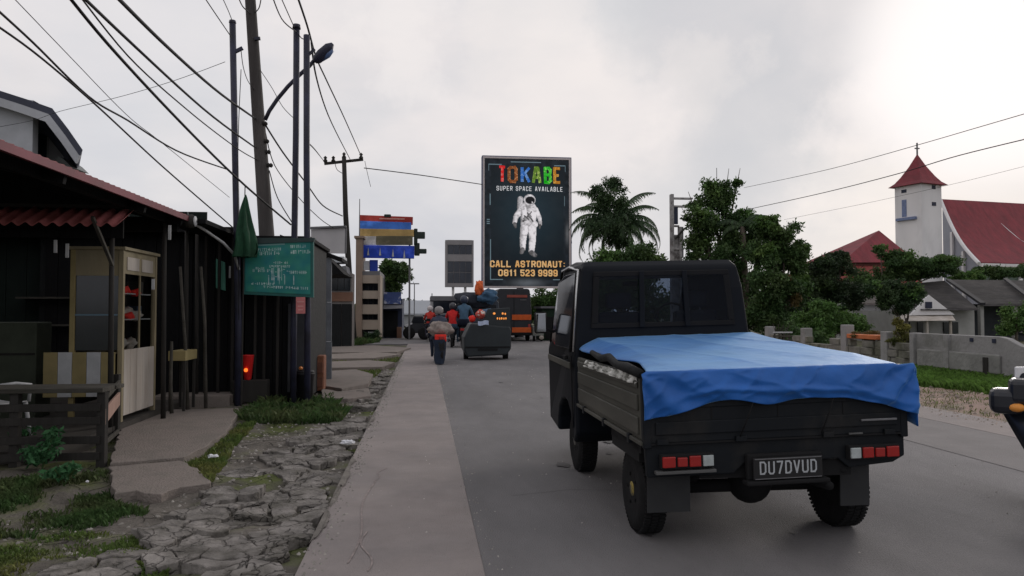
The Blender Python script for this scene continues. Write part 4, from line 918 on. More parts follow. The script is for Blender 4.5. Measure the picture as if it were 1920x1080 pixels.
def wheel(y, sx, parent, r=.285, wd=.165, x=.70, hubmat=None):
    cx = sx * x; prof = [(r * .60, -wd / 2), (r * .80, -wd / 2 - .006), (r * .95, -wd / 2 + .012), (r, -wd / 2 + .035), (r, wd / 2 - .035), (r * .95, wd / 2 - .012), (r * .80, wd / 2 + .006), (r * .60, wd / 2)]
    t = MB().lathe((0, 0, 0), prof, 'x', 36).build('wheel', m_rub, parent, smooth=True); t.location = (cx, y, r)
    so_ = sx * (wd / 2)
    rim = [(r * .62, so_ * .98), (r * .58, so_ * .7), (r * .50, so_ * .45), (r * .34, so_ * .62), (r * .2, so_ * .85), (r * .17, so_ * 1.02), (.01, so_ * 1.05)]
    MB().lathe((0, 0, 0), rim, 'x', 28).build('rim', hubmat or M('rim_paint', (.16, .155, .14), .5, .2, 8, metal=.3), t, smooth=True)
    g_ = MB()
    for k in range(5):
        a = k * 1.2566; g_.cyl((so_ * .80, .1 * math.cos(a), .1 * math.sin(a)), (so_ * 1.0, .1 * math.cos(a), .1 * math.sin(a)), .014, .014, 6)
    tag(g_.build('wheel_nuts', m_met, t), kind='stuff')
    tr = MB()
    for k in range(60):
        a = 2 * math.pi * k / 60
        for q, off in ((-.05, 0), (.0, .05), (.05, 0)):
            b = a + off; tr.box((q, (r + .001) * math.cos(b), (r + .001) * math.sin(b)), (.042, .016, .016), rot=(b, 0, 0))
    tag(tr.build('tread_blocks', m_rub, t), kind='stuff'); return t
gold = M('worn_yellow_rim', (.38, .29, .08), .5, .35, 14, metal=.2, col2=(.10, .09, .07), c2scale=12, lo=.45, hi=.55)
wheel(.57, -1, tk, hubmat=gold)['label'] = 'rear wheel with worn yellow rim'; wheel(.57, 1, tk); wheel(2.50, -1, tk); wheel(2.50, 1, tk)

# cab: side profile pushed across the width, narrower towards the roof, with the front wheel arch cut out
prof = [(1.98, .44), (1.98, 1.20), (2.00, 1.70), (2.03, 1.90), (2.10, 1.955), (2.6, 1.985), (2.95, 1.965), (3.06, 1.90), (3.36, 1.42), (3.50, 1.12), (3.58, 1.02), (3.60, .62), (3.58, .36), (2.90, .34)]
for k in range(9):
    a = math.pi * k / 8; prof.append((2.50 + .37 * math.cos(a), .34 + .36 * math.sin(a)))
prof += [(2.08, .36)]
def hw(z, y=2.5): 
    w0 = .815 if z < 1.12 else .815 - (z - 1.12) * .10; 
    if z > 1.88: w0 -= (z - 1.88) * .55
    return w0 - max(0, y - 2.9) * .06
cb = MB(); n = len(prof)
for s in (-1, 1):
    for (y, z) in prof: cb.v.append((s * hw(z, y) - .06 * 0, y, z))
cb.f = [tuple(range(n)), tuple(reversed(range(n, 2 * n)))] + [(i, (i + 1) % n, (i + 1) % n + n, i + n) for i in range(n)]
# hollow out the space between the rear window and the windscreen
cab_ = cb.build('cab', m_cabp, None, bevel=.035, bseg=4)
cut = MB().add([(-.62, 1.9, 1.40), (.62, 1.9, 1.40), (.62, 4.0, 1.30), (-.62, 4.0, 1.30), (-.60, 1.9, 1.82), (.60, 1.9, 1.82), (.60, 4.0, 1.84), (-.60, 4.0, 1.84)], [(0, 3, 2, 1), (4, 5, 6, 7), (0, 1, 5, 4), (1, 2, 6, 5), (2, 3, 7, 6), (3, 0, 4, 7)]).build('cutter', m_under, None)
bo = cab_.modifiers.new('cut', 'BOOLEAN'); bo.operation = 'DIFFERENCE'; bo.object = cut; bo.solver = 'EXACT'
bpy.context.view_layer.update(); me_ = bpy.data.meshes.new_from_object(cab_.evaluated_get(bpy.context.evaluated_depsgraph_get()))
bpy.data.objects.remove(cab_); bpy.data.objects.remove(cut)
cab_ = lean(link('cab', me_, m_cabp, tk)); cab_.location.x -= .06
m_tint = bpy.data.materials.new('tinted_glass'); m_tint.use_nodes = True; _n = m_tint.node_tree.nodes; _l = m_tint.node_tree.links
_t = _n.new('ShaderNodeBsdfTransparent'); _t.inputs[0].default_value = (.70, .75, .82, 1); _b = _n['Principled BSDF']; _b.inputs['Base Color'].default_value = (.012, .014, .02, 1); _b.inputs['Roughness'].default_value = .06; _b.inputs['Specular IOR Level'].default_value = .22
_m = _n.new('ShaderNodeMixShader'); _m.inputs[0].default_value = .78; _l.new(_b.outputs[0], _m.inputs[1]); _l.new(_t.outputs[0], _m.inputs[2]); _l.new(_m.outputs[0], _n['Material Output'].inputs[0])
m_seat = M('seat_cloth', (.03, .03, .035), .9, .2, 12)
for x in (-.36, .36):
    MB().bb(x - .20, x + .20, 2.12, 2.22, 1.30, 1.50).build('seat_back', m_seat, cab_, bevel=.03, bseg=3)
    MB().box((x, 2.17, 1.60), (.24, .08, .15)).build('headrest', m_seat, cab_, bevel=.03, bseg=3)
    for s in (-1, 1): MB().cyl((x + s * .05, 2.17, 1.48), (x + s * .05, 2.17, 1.55), .006, .006, 6).build('headrest_post', m_met, cab_)
MB().box((0, 3.02, 1.78), (.16, .02, .05)).build('inside_mirror', m_rub, cab_, bevel=.008)
MB().tube([(.34 + .16 * math.cos(a * math.pi / 8), 2.75, 1.44 + .13 * math.sin(a * math.pi / 8)) for a in range(0, 17)], .012, 6).build('steering_wheel', m_rub, cab_, smooth=True)
def onback(x0, x1, z0, z1, y, nm, mat, bev=.012, dy=.016):
    f = lambda x, z: x * (1 - max(0, z - 1.12) * .12)
    yb = lambda z: 1.98 + max(0, z - 1.2) * .04
    P_ = [(f(x0, z0), yb(z0) - dy - y, z0), (f(x1, z0), yb(z0) - dy - y, z0), (f(x1, z1), yb(z1) - dy - y, z1), (f(x0, z1), yb(z1) - dy - y, z1)]
    return MB().prism(P_, (0, dy, 0)).build(nm, mat, cab_, bevel=bev)
for fr_ in ((-.68, .68, 1.36, 1.405), (-.68, .68, 1.815, 1.86), (-.68, -.62, 1.405, 1.815), (.62, .68, 1.405, 1.815)): onback(*fr_, .002, 'window_frame', m_under, .006)
for (a, b) in ((-.655, -.225), (-.195, .205), (.235, .655)): onback(a, b, 1.39, 1.83, .012, 'window', m_tint, 0, .004)
for (a, b) in ((-.235, -.185), (.195, .245)): onback(a, b, 1.36, 1.86, .024, 'guard_bar', m_cabp, .006)
onback(-.46, -.41, 1.42, 1.80, .021, 'seat_edge', m_under, .004, .002) if False else None
# things seen in the glass: headrest silhouettes stand right behind the panes
for x, w_ in ((-.40, .12), (.42, .20)): onback(x - w_ / 2, x + w_ / 2, 1.39, 1.56 if w_ > .15 else 1.78, .0205, 'headrest_shade', m_under, .003, .001) if False else None
for sx in (-1, 1):
    def sd(y, z, off=.006): return (sx * (hw(z, y) + off), y, z)
    P_ = [sd(2.14, 1.18), sd(2.92, 1.18), sd(3.28, 1.22), sd(3.00, 1.80), sd(2.62, 1.86), sd(2.16, 1.86)]
    MB().prism(P_, (sx * .006, 0, 0)).build('side_window', m_cglass, cab_, bevel=.004)
    MB().tube([sd(2.13, 1.15, .012), sd(2.13, 1.90, .012), sd(2.95, 1.93, .012), sd(3.34, 1.20, .012)], .014, 6).build('window_seal', m_rub, cab_, smooth=True)
    MB().tube([sd(2.12, .48, .003), sd(2.12, 1.12, .003)], .006, 6).build('door_seam', m_rub, cab_)
    MB().prism([sd(2.14, 1.00), sd(3.50, 1.00), sd(3.50, 1.06), sd(2.14, 1.06)], (sx * .012, 0, 0)).build('side_moulding', m_side, cab_, bevel=.005)
    MB().box(sd(2.30, 1.10, .02), (.03, .12, .035)).build('door_handle', m_rub, cab_, bevel=.006)
    mr = MB().tube([sd(3.15, 1.30, 0), (sx * (hw(1.35) + .14), 3.22, 1.38)], .014, 8).build('mirror_arm', m_rub, cab_, smooth=True)
    mh = MB().box((sx * (hw(1.4) + .13), 3.2, 1.40), (.13, .06, .22)).build('mirror', m_rub, cab_, bevel=.02)
    MB().box((sx * (hw(1.4) + .13), 3.166, 1.40), (.105, .006, .19)).build('mirror_glass', M('mirror_glass', (.6, .62, .65), .03, 0, metal=1), mh, bevel=.008)
MB().prism([(-.66, 3.075, 1.86), (.66, 3.075, 1.86), (.72, 3.43, 1.28), (-.72, 3.43, 1.28)], (0, .03, .02)).build('windscreen', m_tint, cab_)
for sx in (-1, 1): MB().box((sx * .6, 3.60, .80), (.24, .03, .14)).build('headlight', m_lwht, cab_, bevel=.02)
MB().box((0, 3.62, .48), (1.5, .08, .14)).build('front_bumper', m_rub, cab_, bevel=.02)
MB().box((0, 3.60, .82), (.8, .02, .12)).build('grille', m_rub, cab_, bevel=.005)
# added pale metal strip standing in for the bright highlight along the door frame
MB().tube([(-.815 + .0, 2.02, 1.16), (-.775, 2.05, 1.60), (-.745, 2.06, 1.88), (-.735, 2.5, 1.93), (-.73, 2.9, 1.915)], .012, 6).build('pillar_highlight', M('highlight_metal', (.5, .5, .5), .25, metal=.8), cab_, smooth=True)

# tarpaulin, draped over the load and down over the tailgate
m_tarp = M('blue_tarp', (.010, .098, .37), .5, .16, 3, .4, 7, spec=.35, sheen=.62, col2=(.012, .11, .41), c2scale=2)
def tp_fn(u, v):
    # u across from left to right, v from the hem at the tail up and over to the cab
    L0, R0 = -.875, .90
    hem = .865 + .10 * math.sin(math.pi * min(1, u * 1.05)) ** .8 * (1 - .25 * u) - .02 * math.sin(u * 17) + (-.050 * max(0, (u - .86) / .14) ** 1.5) + .035 * math.exp(-((u - .80) / .10) ** 2)
    if v < .30:
        t = v / .30; x = L0 + (R0 - L0) * u; z = hem + (1.150 - hem) * t
        y = -.025 - .016 * math.sin(t * math.pi) - .014 * (1 - t)
        # creases fanning out of both upper corners and a long horizontal bag
        f1 = math.sin(9 * math.atan2(1.15 - z + .02, u * 1.7 + .05) + 1) * math.exp(-u * 3.2)
        f2 = math.sin(11 * math.atan2(1.15 - z + .02, (1 - u) * 1.7 + .05)) * math.exp(-(1 - u) * 4)
        rdg = lambda a, b, c_: 1 - 2 * abs(mnoise.noise(Vector((a, b, c_))))
        y -= .016 * (1 - t * .6) * max(0, rdg(x * 3.2 + z * 5, z * 3, 1.5)) ** 2 + .010 * max(0, rdg(x * 7 - z * 6, z * 9, 4.5)) ** 2
        y -= .026 * (1 - t) ** .6 * (f1 + f2) + .010 * math.sin(u * 21 + t * 5) * (1 - t) + .018 * math.exp(-((t - .28 - .10 * math.sin(u * 5)) / .09) ** 2) * math.sin(math.pi * u)
        y = min(y, -.018); z += .012 * mnoise.noise(Vector((x * 5, t * 3, 0)))
        return (x, y, z)
    t = (v - .30) / .70; y = -.02 + t * 1.99
    left = L0 + .03 + .05 * math.sin(t * math.pi) + (.09 * math.exp(-((t - .3) / .12) ** 2)) + .03 * math.sin(t * 13); x = left + (R0 - .03 * t - left) * u
    zc = 1.150 + .13 * t - .012 * math.sin(t * math.pi) * math.sin(math.pi * u)
    side = min(1, u / .10); zl = 1.150 + .03 * t; z = zl + (zc - zl) * side ** .7
    if u > .93: z -= (u - .93) / .07 * (.03 + .05 * (1 - .4 * t))
    z += .012 * mnoise.noise(Vector((x * 2.2, y * 1.4, 3))) * min(1, t * 5) + .006 * math.sin(x * 9 + y * 5) * math.exp(-u * 3) * min(1, t * 4)
    rdg = lambda a, b, c_: 1 - 2 * abs(mnoise.noise(Vector((a, b, c_))))
    z += (.007 * max(0, rdg(x * 1.7 + y * .6, y * .8, 7)) ** 4 + .0015 * max(0, rdg(x * 5 - y * 2, y * 3, 2)) ** 3) * min(1, t * 6)
    return (x, y, z)
tarp = MB().grid(tp_fn, 170, 130)
tpo = tarp.build('tarpaulin', m_tarp, None, smooth=True, solid=.006, fix=False)
tag(tpo, 'bright blue tarpaulin stretched over the bed of the black pickup', 'tarpaulin')
Rm = Matrix.Rotation(LEAN, 3, 'Y'); p_ = Vector((0, 0, .5)); tpo.location = Vector((TX, TYY, 0)) + p_ - Rm @ p_; tpo.rotation_euler = (0, LEAN, 0)
# second layer of tarp hanging lower at the right, and the right side fall
def tp2(u, v):
    x = .25 + .655 * u; top = 1.05; z = top - v * (.17 + .05 * math.sin(u * 3.1) + .06 * u ** 3); y = -.040 - .022 * math.sin(v * 3.14) - .012 * math.sin(u * 8 + v * 2)
    return (x, y, z)
def tp3(u, v):
    y = -.045 + 1.9 * u; return (.905 + .015 * math.sin(u * 20) * v, y, 1.12 + .08 * u - v * (.27 * (1 - u) ** 1.5 + .10 + .02 * math.sin(u * 14)))
tp3o = MB().grid(tp3, 60, 8).build('side_fall', m_tarp, tpo, smooth=True, solid=.004, fix=False)
# load under the tarp at the left gate: crumpled white cloth and black pipe
m_wcl = M('white_cloth', (.75, .75, .72), .9, .2, 8, .6, 30, col2=(.22, .22, .2), c2scale=6)
def rag(u, v):
    y = .10 + 1.5 * u; jag = .05 * abs(mnoise.noise(Vector((u * 9, 1, 0)))); z = 1.065 + v * (.045 + jag * 1.1); x = -.880 + .018 * mnoise.noise(Vector((u * 16, v * 5, 0))) + .02 * v
    return (x, y, z)
rg_ = MB().grid(rag, 90, 6).build('white_rag', m_wcl, None, smooth=True, solid=.004, fix=False)
tag(rg_, 'crumpled dirty white cloth hanging over the left bed side of the pickup', 'cloth'); rg_.location = tpo.location; rg_.rotation_euler = (0, LEAN, 0)
bp_ = MB().tube([(-.865, .03, 1.135), (-.875, .30, 1.155), (-.86, .60, 1.150), (-.865, .80, 1.19), (-.86, 1.05, 1.165), (-.85, 1.4, 1.19)], [.030, .034, .026, .03, .028, .02], 10)
o = bp_.build('black_bundle', m_tarp_black, None, smooth=True); tag(o, 'black rolled sheeting tucked between blue tarpaulin and left bed side', 'roll'); o.location = tpo.location; o.rotation_euler = (0, LEAN, 0)

rope = MB()
for (x0_, x1_) in ((-.16, -.26), (.36, .27)):
    MB().tube([(x0_, -.032, .985), ((x0_ + x1_) / 2, -.055, .88), (x1_, -.022, .735)], .0045, 5).build('tie_cord', m_rub, tpo, smooth=True)
m_dust = M('road_dust', (.10, .09, .08), .9, .3, 9)
lean(MB().bb(-HW + .01, HW - .01, -.0025, -.0005, .70, .712).build('gate_gap', m_under, tk))
for x in (-.43, .0, .43): lean(MB().bb(x - .003, x + .003, -.0035, 0, .76, 1.11).build('panel_seam', m_under, tk))
for s in (-1, 1):
    lean(MB().cyl((s * .80, -.02, .93), (s * .80, -.02, 1.02), .012, .012, 8).build('gate_lock', m_met, tk))

# ------------------------------------------------------------------ riders and motorcycles
def body_skin(name, J, E, rad, mat, parent, rootv=0, sub=1):
    me = bpy.data.meshes.new(name); me.from_pydata(J, E, []); o = link(name, me, mat, parent)
    sk = o.modifiers.new('skin', 'SKIN'); sk.use_smooth_shade = True
    for i, r in enumerate(rad): d = me.skin_vertices[0].data[i]; d.radius = (r, r); d.use_root = (i == rootv)
    q = o.modifiers.new('sub', 'SUBSURF'); q.levels = q.render_levels = sub; return o
def cloth_mat(name, top, bottom, zs, skin=None, zt=None):
    m = M(name, top, .85, .2, 12); nt = m.node_tree; b = nt.nodes['Principled BSDF']; g = nt.nodes.new('ShaderNodeTexCoord'); s = nt.nodes.new('ShaderNodeSeparateXYZ'); nt.links.new(g.outputs['Object'], s.inputs[0])
    c = nt.nodes.new('ShaderNodeMath'); c.operation = 'LESS_THAN'; c.inputs[1].default_value = zs; nt.links.new(s.outputs[2], c.inputs[0])
    old = b.inputs['Base Color'].links[0].from_socket; mm = nt.nodes.new('ShaderNodeMix'); mm.data_type = 'RGBA'; mm.inputs[7].default_value = (*bottom, 1)
    nt.links.new(c.outputs[0], mm.inputs[0]); nt.links.new(old, mm.inputs[6]); nt.links.new(mm.outputs[2], b.inputs['Base Color']); return m
m_skin = M('skin', (.30, .16, .10), .6, .08, 10)
def seated(label, loc, rz, mat, helmet, fingers=False, scale=1.0):
    """rider sitting on a motorcycle, local +y is where he looks"""
    t = root('person', label, 'person', loc, rz); t.scale = (scale,) * 3
    J = [(0, -.10, .82), (0, -.10, .98), (0, -.05, 1.16), (0, -.01, 1.33), (0, .02, 1.44), (0, .04, 1.52)]
    E = [(i, i + 1) for i in range(5)]; rad = [.155, .15, .165, .15, .075, .065]
    for s in (-1, 1):
        b = len(J); J += [(s * .18, .0, 1.35), (s * .27, .14, 1.14), (s * .27, .42, 1.06), (s * .28, .50, 1.05)]; rad += [.075, .055, .042, .034]; E += [(3, b), (b, b + 1), (b + 1, b + 2), (b + 2, b + 3)]
        b = len(J); J += [(s * .12, -.02, .80), (s * .20, .34, .74), (s * .19, .22, .36), (s * .19, .25, .22), (s * .19, .36, .20)]; rad += [.11, .075, .055, .045, .04]
        E += [(0, b), (b, b + 1), (b + 1, b + 2), (b + 2, b + 3), (b + 3, b + 4)]
    body_skin('body', J, E, rad, mat, t)
    # face under the helmet: head with nose, eyes and mouth
    hd = MB().ell((0, .06, 1.62), (.078, .098, .12), 16, 12); hd.ell((0, .16, 1.61), (.012, .018, .022), 8, 6); h = hd.build('head', m_skin, t, smooth=True)
    for s in (-1, 1): MB().ell((s * .03, .148, 1.635), (.013, .008, .008), 8, 6).build('eye', M('eye_dark', (.02, .015, .01), .3), h)
    MB().ell((0, .148, 1.565), (.025, .008, .007), 8, 6).build('mouth', M('lip', (.25, .08, .07), .6), h)
    hm = MB().lathe((0, .045, 1.60), [(.118, -.09), (.135, -.02), (.14, .03), (.13, .09), (.10, .13), (.05, .155), (.01, .16)], 'z', 20).build('helmet', helmet, t, smooth=True)
    MB().grid(lambda u, v: (.137 * math.sin((u - .5) * 2.2), .05 + .137 * math.cos((u - .5) * 2.2), 1.60 + .07 * v), 12, 3).build('visor', m_cglass, hm, solid=.004, smooth=True)
    for s in (-1, 1):
        hb = Vector((s * .285, .52, 1.05))
        for k in range(4):
            x = s * (.255 + .02 * k); L_ = (.9, 1, .95, .8)[k]
            body_skin('finger', [(x, .50, 1.06), (x, .50 + .045 * L_, 1.075), (x, .50 + .065 * L_, 1.045), (x, .50 + .05 * L_, 1.02)], [(0, 1), (1, 2), (2, 3)], [.011, .010, .009, .007], m_skin, t)
        body_skin('thumb', [(s * .25, .48, 1.05), (s * .235, .505, 1.035), (s * .24, .53, 1.02)], [(0, 1), (1, 2)], [.012, .010, .008], m_skin, t)
    return t
def scooter(label, loc, rz, paint, rear=m_lred, group=None, mirrors=True):
    t = root('motorcycle', label, 'motorcycle', loc, rz, group)
    for y, nm in ((-.62, 'rear'), (.62, 'front')):
        r = .27; w_ = MB().lathe((0, 0, 0), [(r * .74, -.035), (r * .92, -.05), (r, -.02), (r, .02), (r * .92, .05), (r * .74, .035)], 'x', 26).build('wheel', m_rub, t, smooth=True); w_.location = (0, y, r)
        MB().lathe((0, 0, 0), [(r * .75, -.03), (r * .7, 0), (r * .75, .03)], 'x', 26).build('rim', m_met, w_, smooth=True)
        for k in range(6): a = k * math.pi / 3; MB().cyl((0, 0, 0), (0, r * .72 * math.cos(a), r * .72 * math.sin(a)), .012, .01, 6).build('spoke', m_met, w_)
    MB().prism([(-.11, -.80, .66), (-.11, -.40, .50), (-.11, -.1, .34), (-.11, .22, .34), (-.11, .10, .50), (-.11, -.05, .70), (-.11, -.6, .80)], (.22, 0, 0)).build('body', paint, t, bevel=.04, bseg=3, smooth=True)
    MB().prism([(-.12, .12, .72), (-.12, -.30, .80), (-.12, -.80, .84), (-.12, -.80, .76), (-.12, -.3, .70), (-.12, .10, .64)], (.24, 0, 0)).build('seat', m_rub, t, bevel=.035, bseg=3, smooth=True)
    # leg shield: broad at the knees, tapering down over the front wheel
    def ls(u, v):
        z = .86 - v * .50; hwid = .29 * (1 - v) ** .8 + .02; x = (u - .5) * 2 * min(hwid, .30)
        return (x, .40 + .10 * v - .10 * abs(2 * u - 1) ** 2 + (.08 * math.sin(v * 3.14)), z)
    MB().grid(ls, 12, 14).build('leg_shield', paint, t, solid=.02, smooth=True, fix=False)
    MB().grid(lambda u, v: ((u - .5) * .13, .62 + .30 * math.sin((v - .42) * 2.6), .27 + .30 * math.cos((v - .42) * 2.6)), 4, 10).build('front_mudguard', paint, t, solid=.012, smooth=True, fix=False)
    for s in (-1, 1): MB().cyl((s * .075, .62, .27), (s * .075, .44, .85), .018, .018, 8).build('fork', m_met, t)
    MB().cyl((0, .42, .85), (0, .38, 1.02), .03, .03, 10).build('steering_head', m_rub, t)
    hb = MB().tube([(-.34, .42 - .0, 1.04), (-.2, .40, 1.05), (0, .40, 1.02), (.2, .40, 1.05), (.34, .42, 1.04)], .015, 8).build('handlebar', m_rub, t, smooth=True)
    if not mirrors: hb.location.z = -.10
    for s in (-1, 1):
        MB().cyl((s * .25, .41, 1.045), (s * .36, .42, 1.04), .021, .021, 10).build('grip', m_rub, hb)
        if not mirrors: MB().box((s * .27, .45, 1.0), (.20, .16, .17)).build('hand_guard', paint, hb, bevel=.05, bseg=3); continue
        MB().tube([(s * .22, .42, 1.05), (s * .25, .46, 1.20)], .007, 6).build('mirror_stem', m_rub, hb)
        MB().box((s * .27, .46, 1.235), (.13, .02, .085)).build('mirror', m_rub, hb, bevel=.015)
    MB().box((0, .46, .97), (.52, .16, .17)).build('headlamp_cowl', paint, t, bevel=.04, bseg=3)
    MB().ell((0, .51, 1.02), (.085, .06, .055), 14, 8).build('headlight', m_lwht, t, smooth=True)
    for s in (-1, 1): MB().ell((s * .22, .52, .865), (.05, .03, .03), 10, 6).build('indicator', M('amber_lens', (.75, .30, .06), .3, .1, 5), t, smooth=True)
    MB().box((0, -.83, .74), (.16, .05, .09)).build('tail_light', rear, t, bevel=.015)
    MB().box((0, -.87, .56), (.17, .01, .11)).build('number_plate', M('plate_black', (), 0), t)
    MB().prism([(-.06, -.84, .72), (.06, -.84, .72), (.07, -.94, .40), (-.07, -.94, .40)], (0, .015, 0)).build('rear_mudguard', m_rub, t)
    MB().cyl((-.13, -.05, .26), (-.14, -.78, .38), .035, .05, 12).build('exhaust', m_met, t, smooth=True)
    MB().tube([(-.09, -.1, .3), (-.16, -.12, .02)], .012, 6).build('kick_stand', m_met, t)
    return t
m_navy = M('navy_paint', (.018, .028, .048), .35, .1, 4, spec=.5); m_blackp = M('scooter_black', (.014, .016, .022), .3, .1, 4, spec=.5)
hs = lambda n_, c: M(n_, c, .35, .08, 5, spec=.5)
# the scooter cut off by the right edge, facing the camera
sp_ = Vector((4.62, 5.45, 0)); sp_ = G(1968, 985)
scooter('black scooter coming towards the camera at the right picture edge', (sp_.x, sp_.y, 0), math.pi + R(-36), m_blackp, mirrors=False)
mp_ = at(1917, 706, sp_.y - .15)
wm2 = root('white_mirror', 'white framed round mirror standing up from the oncoming scooter', 'mirror', tuple(mp_))
MB().box((0, 0, 0), (.11, .02, .135)).build('frame', M('mirror_white', (.75, .75, .76), .3), wm2, bevel=.02, bseg=3)
MB().ell((.005, -.012, -.015), (.038, .006, .042), 14, 8).build('glass', m_cglass, wm2, smooth=True)
MB().tube([(0, 0, -.06), (.01, .02, -.16), (.03, .08, -.26)], .008, 6).build('stem', m_met, wm2)

def gp(px, py): return G(px, py)
g1 = gp(824, 684); scooter('dark motorcycle with a red box, alone in the left of the lane', (g1.x, g1.y + .8, 0), R(4), m_navy)
r1 = seated('rider in grey hood with bulky grey backpack on the lone motorcycle', (g1.x, g1.y + .8, 0), R(4), cloth_mat('navy_jacket', (.04, .05, .08), (.018, .025, .045), .9), hs('helmet_grey', (.22, .20, .20)), scale=.93)
q = at(826, 617, g1.y + .45); solo('grey_backpack', MB().ell((0, 0, 0), (.34, .2, .23), 26, 16, .15), M('grey_fabric', (.26, .22, .20), .9, .3, 8, .8, 14), 'bulky grey bag on the back of the lone rider', 'bag', tuple(q), smooth=True)
q = at(826, 634, g1.y + .1); solo('red_box', MB().bb(-.16, .16, -.12, .12, -.09, .1), m_redglow, 'bright red box strapped behind the lone motorcyclist', 'box', tuple(q), bevel=.02)
q = at(824, 658, g1.y + .05); solo('dark_sack', MB().grid(lambda u, v: ((.19 - .07 * (1 - v) + .02 * math.sin(v * 7)) * math.cos(u * 6.283), (.12 + .02 * math.sin(u * 25)) * math.sin(u * 6.283), -.36 + .68 * v), 24, 8), M('navy_cloth', (.018, .028, .05), .8, .3, 6), 'dark blue cloth hanging down behind the lone motorcycle', 'cloth', tuple(q), smooth=True)

g2 = gp(812, 640); scooter('far dark motorcycle ridden by a person in red and white', (g2.x - .15, g2.y, 0), 0, m_blackp)
seated('far rider in a red jacket with white helmet', (g2.x - .15, g2.y, 0), 0, cloth_mat('red_jacket', (.45, .04, .03), (.03, .03, .05), .9), hs('helmet_white', (.55, .5, .5)))
g3 = gp(850, 652); scooter('navy motorcycle behind the lone rider, carrying a person in plain red', (g3.x, g3.y + .8, 0), R(-5), m_navy)
seated('rider in plain red jacket and dark helmet in the motorcycle cluster', (g3.x, g3.y + .8, 0), R(-5), cloth_mat('crimson_jacket', (.50, .02, .02), (.05, .09, .14), .92), hs('helmet_dark', (.03, .03, .04)), scale=1.05)
g4 = gp(872, 652); scooter('dark motorcycle squeezed beside the box cart', (g4.x, g4.y + .8, 0), R(-8), m_blackp)
seated('rider in a dark blue jacket leaning beside the box cart', (g4.x, g4.y + .8, 0), R(-8), cloth_mat('blue_jacket', (.05, .10, .16), (.012, .015, .03), .95), hs('helmet_navy', (.02, .03, .06)), scale=1.22)

# box cart with a load
k = gp(915, 676); ky = k.y + .1; kz = root('box_cart', 'black three wheeled box cart heaped with goods in the lane', 'cart', (k.x, ky, 0))
KW = .72
m_cart = M('cart_black', (.024, .030, .034), .55, .15, 3, .1, 6, spec=.3)
MB().prism([(-KW, 0, .30), (-KW * .86, 0, .10), (KW * .8, 0, .16), (KW, 0, .34), (KW, 0, .9), (KW * .96, 0, 1.02), (-KW * .72, 0, 1.12), (-KW, 0, .70)], (0, 1.5, 0)).build('body', m_cart, kz, bevel=.05, bseg=3)
MB().prism([(-KW * .2, .05, 1.05), (KW * .97, .05, .98), (KW * .95, .05, 1.60), (-.0, .05, 1.56)], (0, .08, 0)).build('rear_board', m_cart, kz, bevel=.02)
MB().bb(-KW + .04, KW - .04, -.02, 0.0, .38, .42).build('trim', m_rub, kz)
MB().bb(-.3, .3, -.03, 0, .30, .36).build('bumper', m_rub, kz)
for (x, z, w_) in ((.20, 1.42, .04), (.46, 1.42, .03), (.54, 1.41, .025), (.30, 1.27, .022), (.37, 1.265, .02), (.43, 1.27, .025), (.50, 1.265, .02), (.56, 1.27, .02)):
    MB().ell((x, .035, z), (w_, .02, .035), 10, 6).build('amber_lamp', M('amber_glow', (1, .36, .08), .5, 0, emit=.6), kz, smooth=True)
for x in (-.6, .6): wheel(.75, 1 if x > 0 else -1, kz, r=.24, wd=.12, x=.62)
MB().ell((-.05, .3, .24), (.06, .24, .24)).build('front_wheel', m_rub, kz).location = (0, 1.5, 0)
for (x, z, rr_, c_, lb) in ((-.46, 1.24, .11, m_redglow, 'small red round bundle at the left of the cart load'), (-.20, 1.38, .15, M('red_white_cloth', (.5, .08, .06), .9, .3, 14, col2=(.6, .55, .5), c2scale=9, lo=.5, hi=.55), 'red and white crumpled bundle on top of the cart load')):
    solo('bundle', MB().ell((0, 0, 0), (rr_, rr_, rr_), 14, 9, .1), c_, lb, 'bundle', (k.x + x, ky + .2, z + .02), smooth=True)
solo('paper_sheet', MB().grid(lambda u, v: (-.32 * u + .2, .03 * math.sin(u * 9), -.13 * v + .02 * math.sin(u * 6)), 8, 4), M('pale_blue_cloth', (.45, .52, .68), .8, .1, 8), 'pale blue white sheet draped over the edge of the box cart', 'sheet', (k.x - .18, ky - .06, 1.20), solid=.01)
solo('blue_bag', MB().ell((0, 0, 0), (.26, .2, .13), 14, 9, .1), M('dull_blue', (.06, .12, .2), .8, .2, 5), 'dull blue bag behind the bundles on the cart', 'bag', (k.x + .04, ky + .5, 1.44), smooth=True)

# minivan with things on the roof, and the dark truck with orange bands
def van(name, label, cat, px0, px1, pytop, pyb, depth_len, paint, glassz=True, rr=.08):
    g = gp((px0 + px1) / 2, pyb); a = at(px0, pyb, g.y); b = at(px1, pyb, g.y); H = at(px0, pytop, g.y).z; W = b.x - a.x; t = root(name, label, cat, ((a.x + b.x) / 2, g.y, 0))
    MB().prism([(-W / 2, 0, .28), (W / 2, 0, .28), (W / 2, 0, H * .55), (W / 2 * .90, 0, H - .08), (W / 2 * .8, 0, H), (-W / 2 * .8, 0, H), (-W / 2 * .90, 0, H - .08), (-W / 2, 0, H * .55)], (0, depth_len, 0)).build('body', paint, t, bevel=.05, bseg=3)
    if glassz: MB().bb(-W / 2 * .78, W / 2 * .78, -.02, -.004, H * .60, H * .88).build('rear_window', m_cglass, t, bevel=.01)
    MB().bb(-W / 2 * .95, W / 2 * .95, -.06, -.0, .30, .44).build('bumper', m_rub, t, bevel=.02)
    for s in (-1, 1):
        MB().box((s * W / 2 * .86, -.015, .75), (.12, .03, .2)).build('tail_light', m_lred, t, bevel=.01)
        for y in (.7, depth_len - .7): wheel(y, s, t, r=.3, wd=.17, x=W / 2 - .12)
    return t, W, H, g
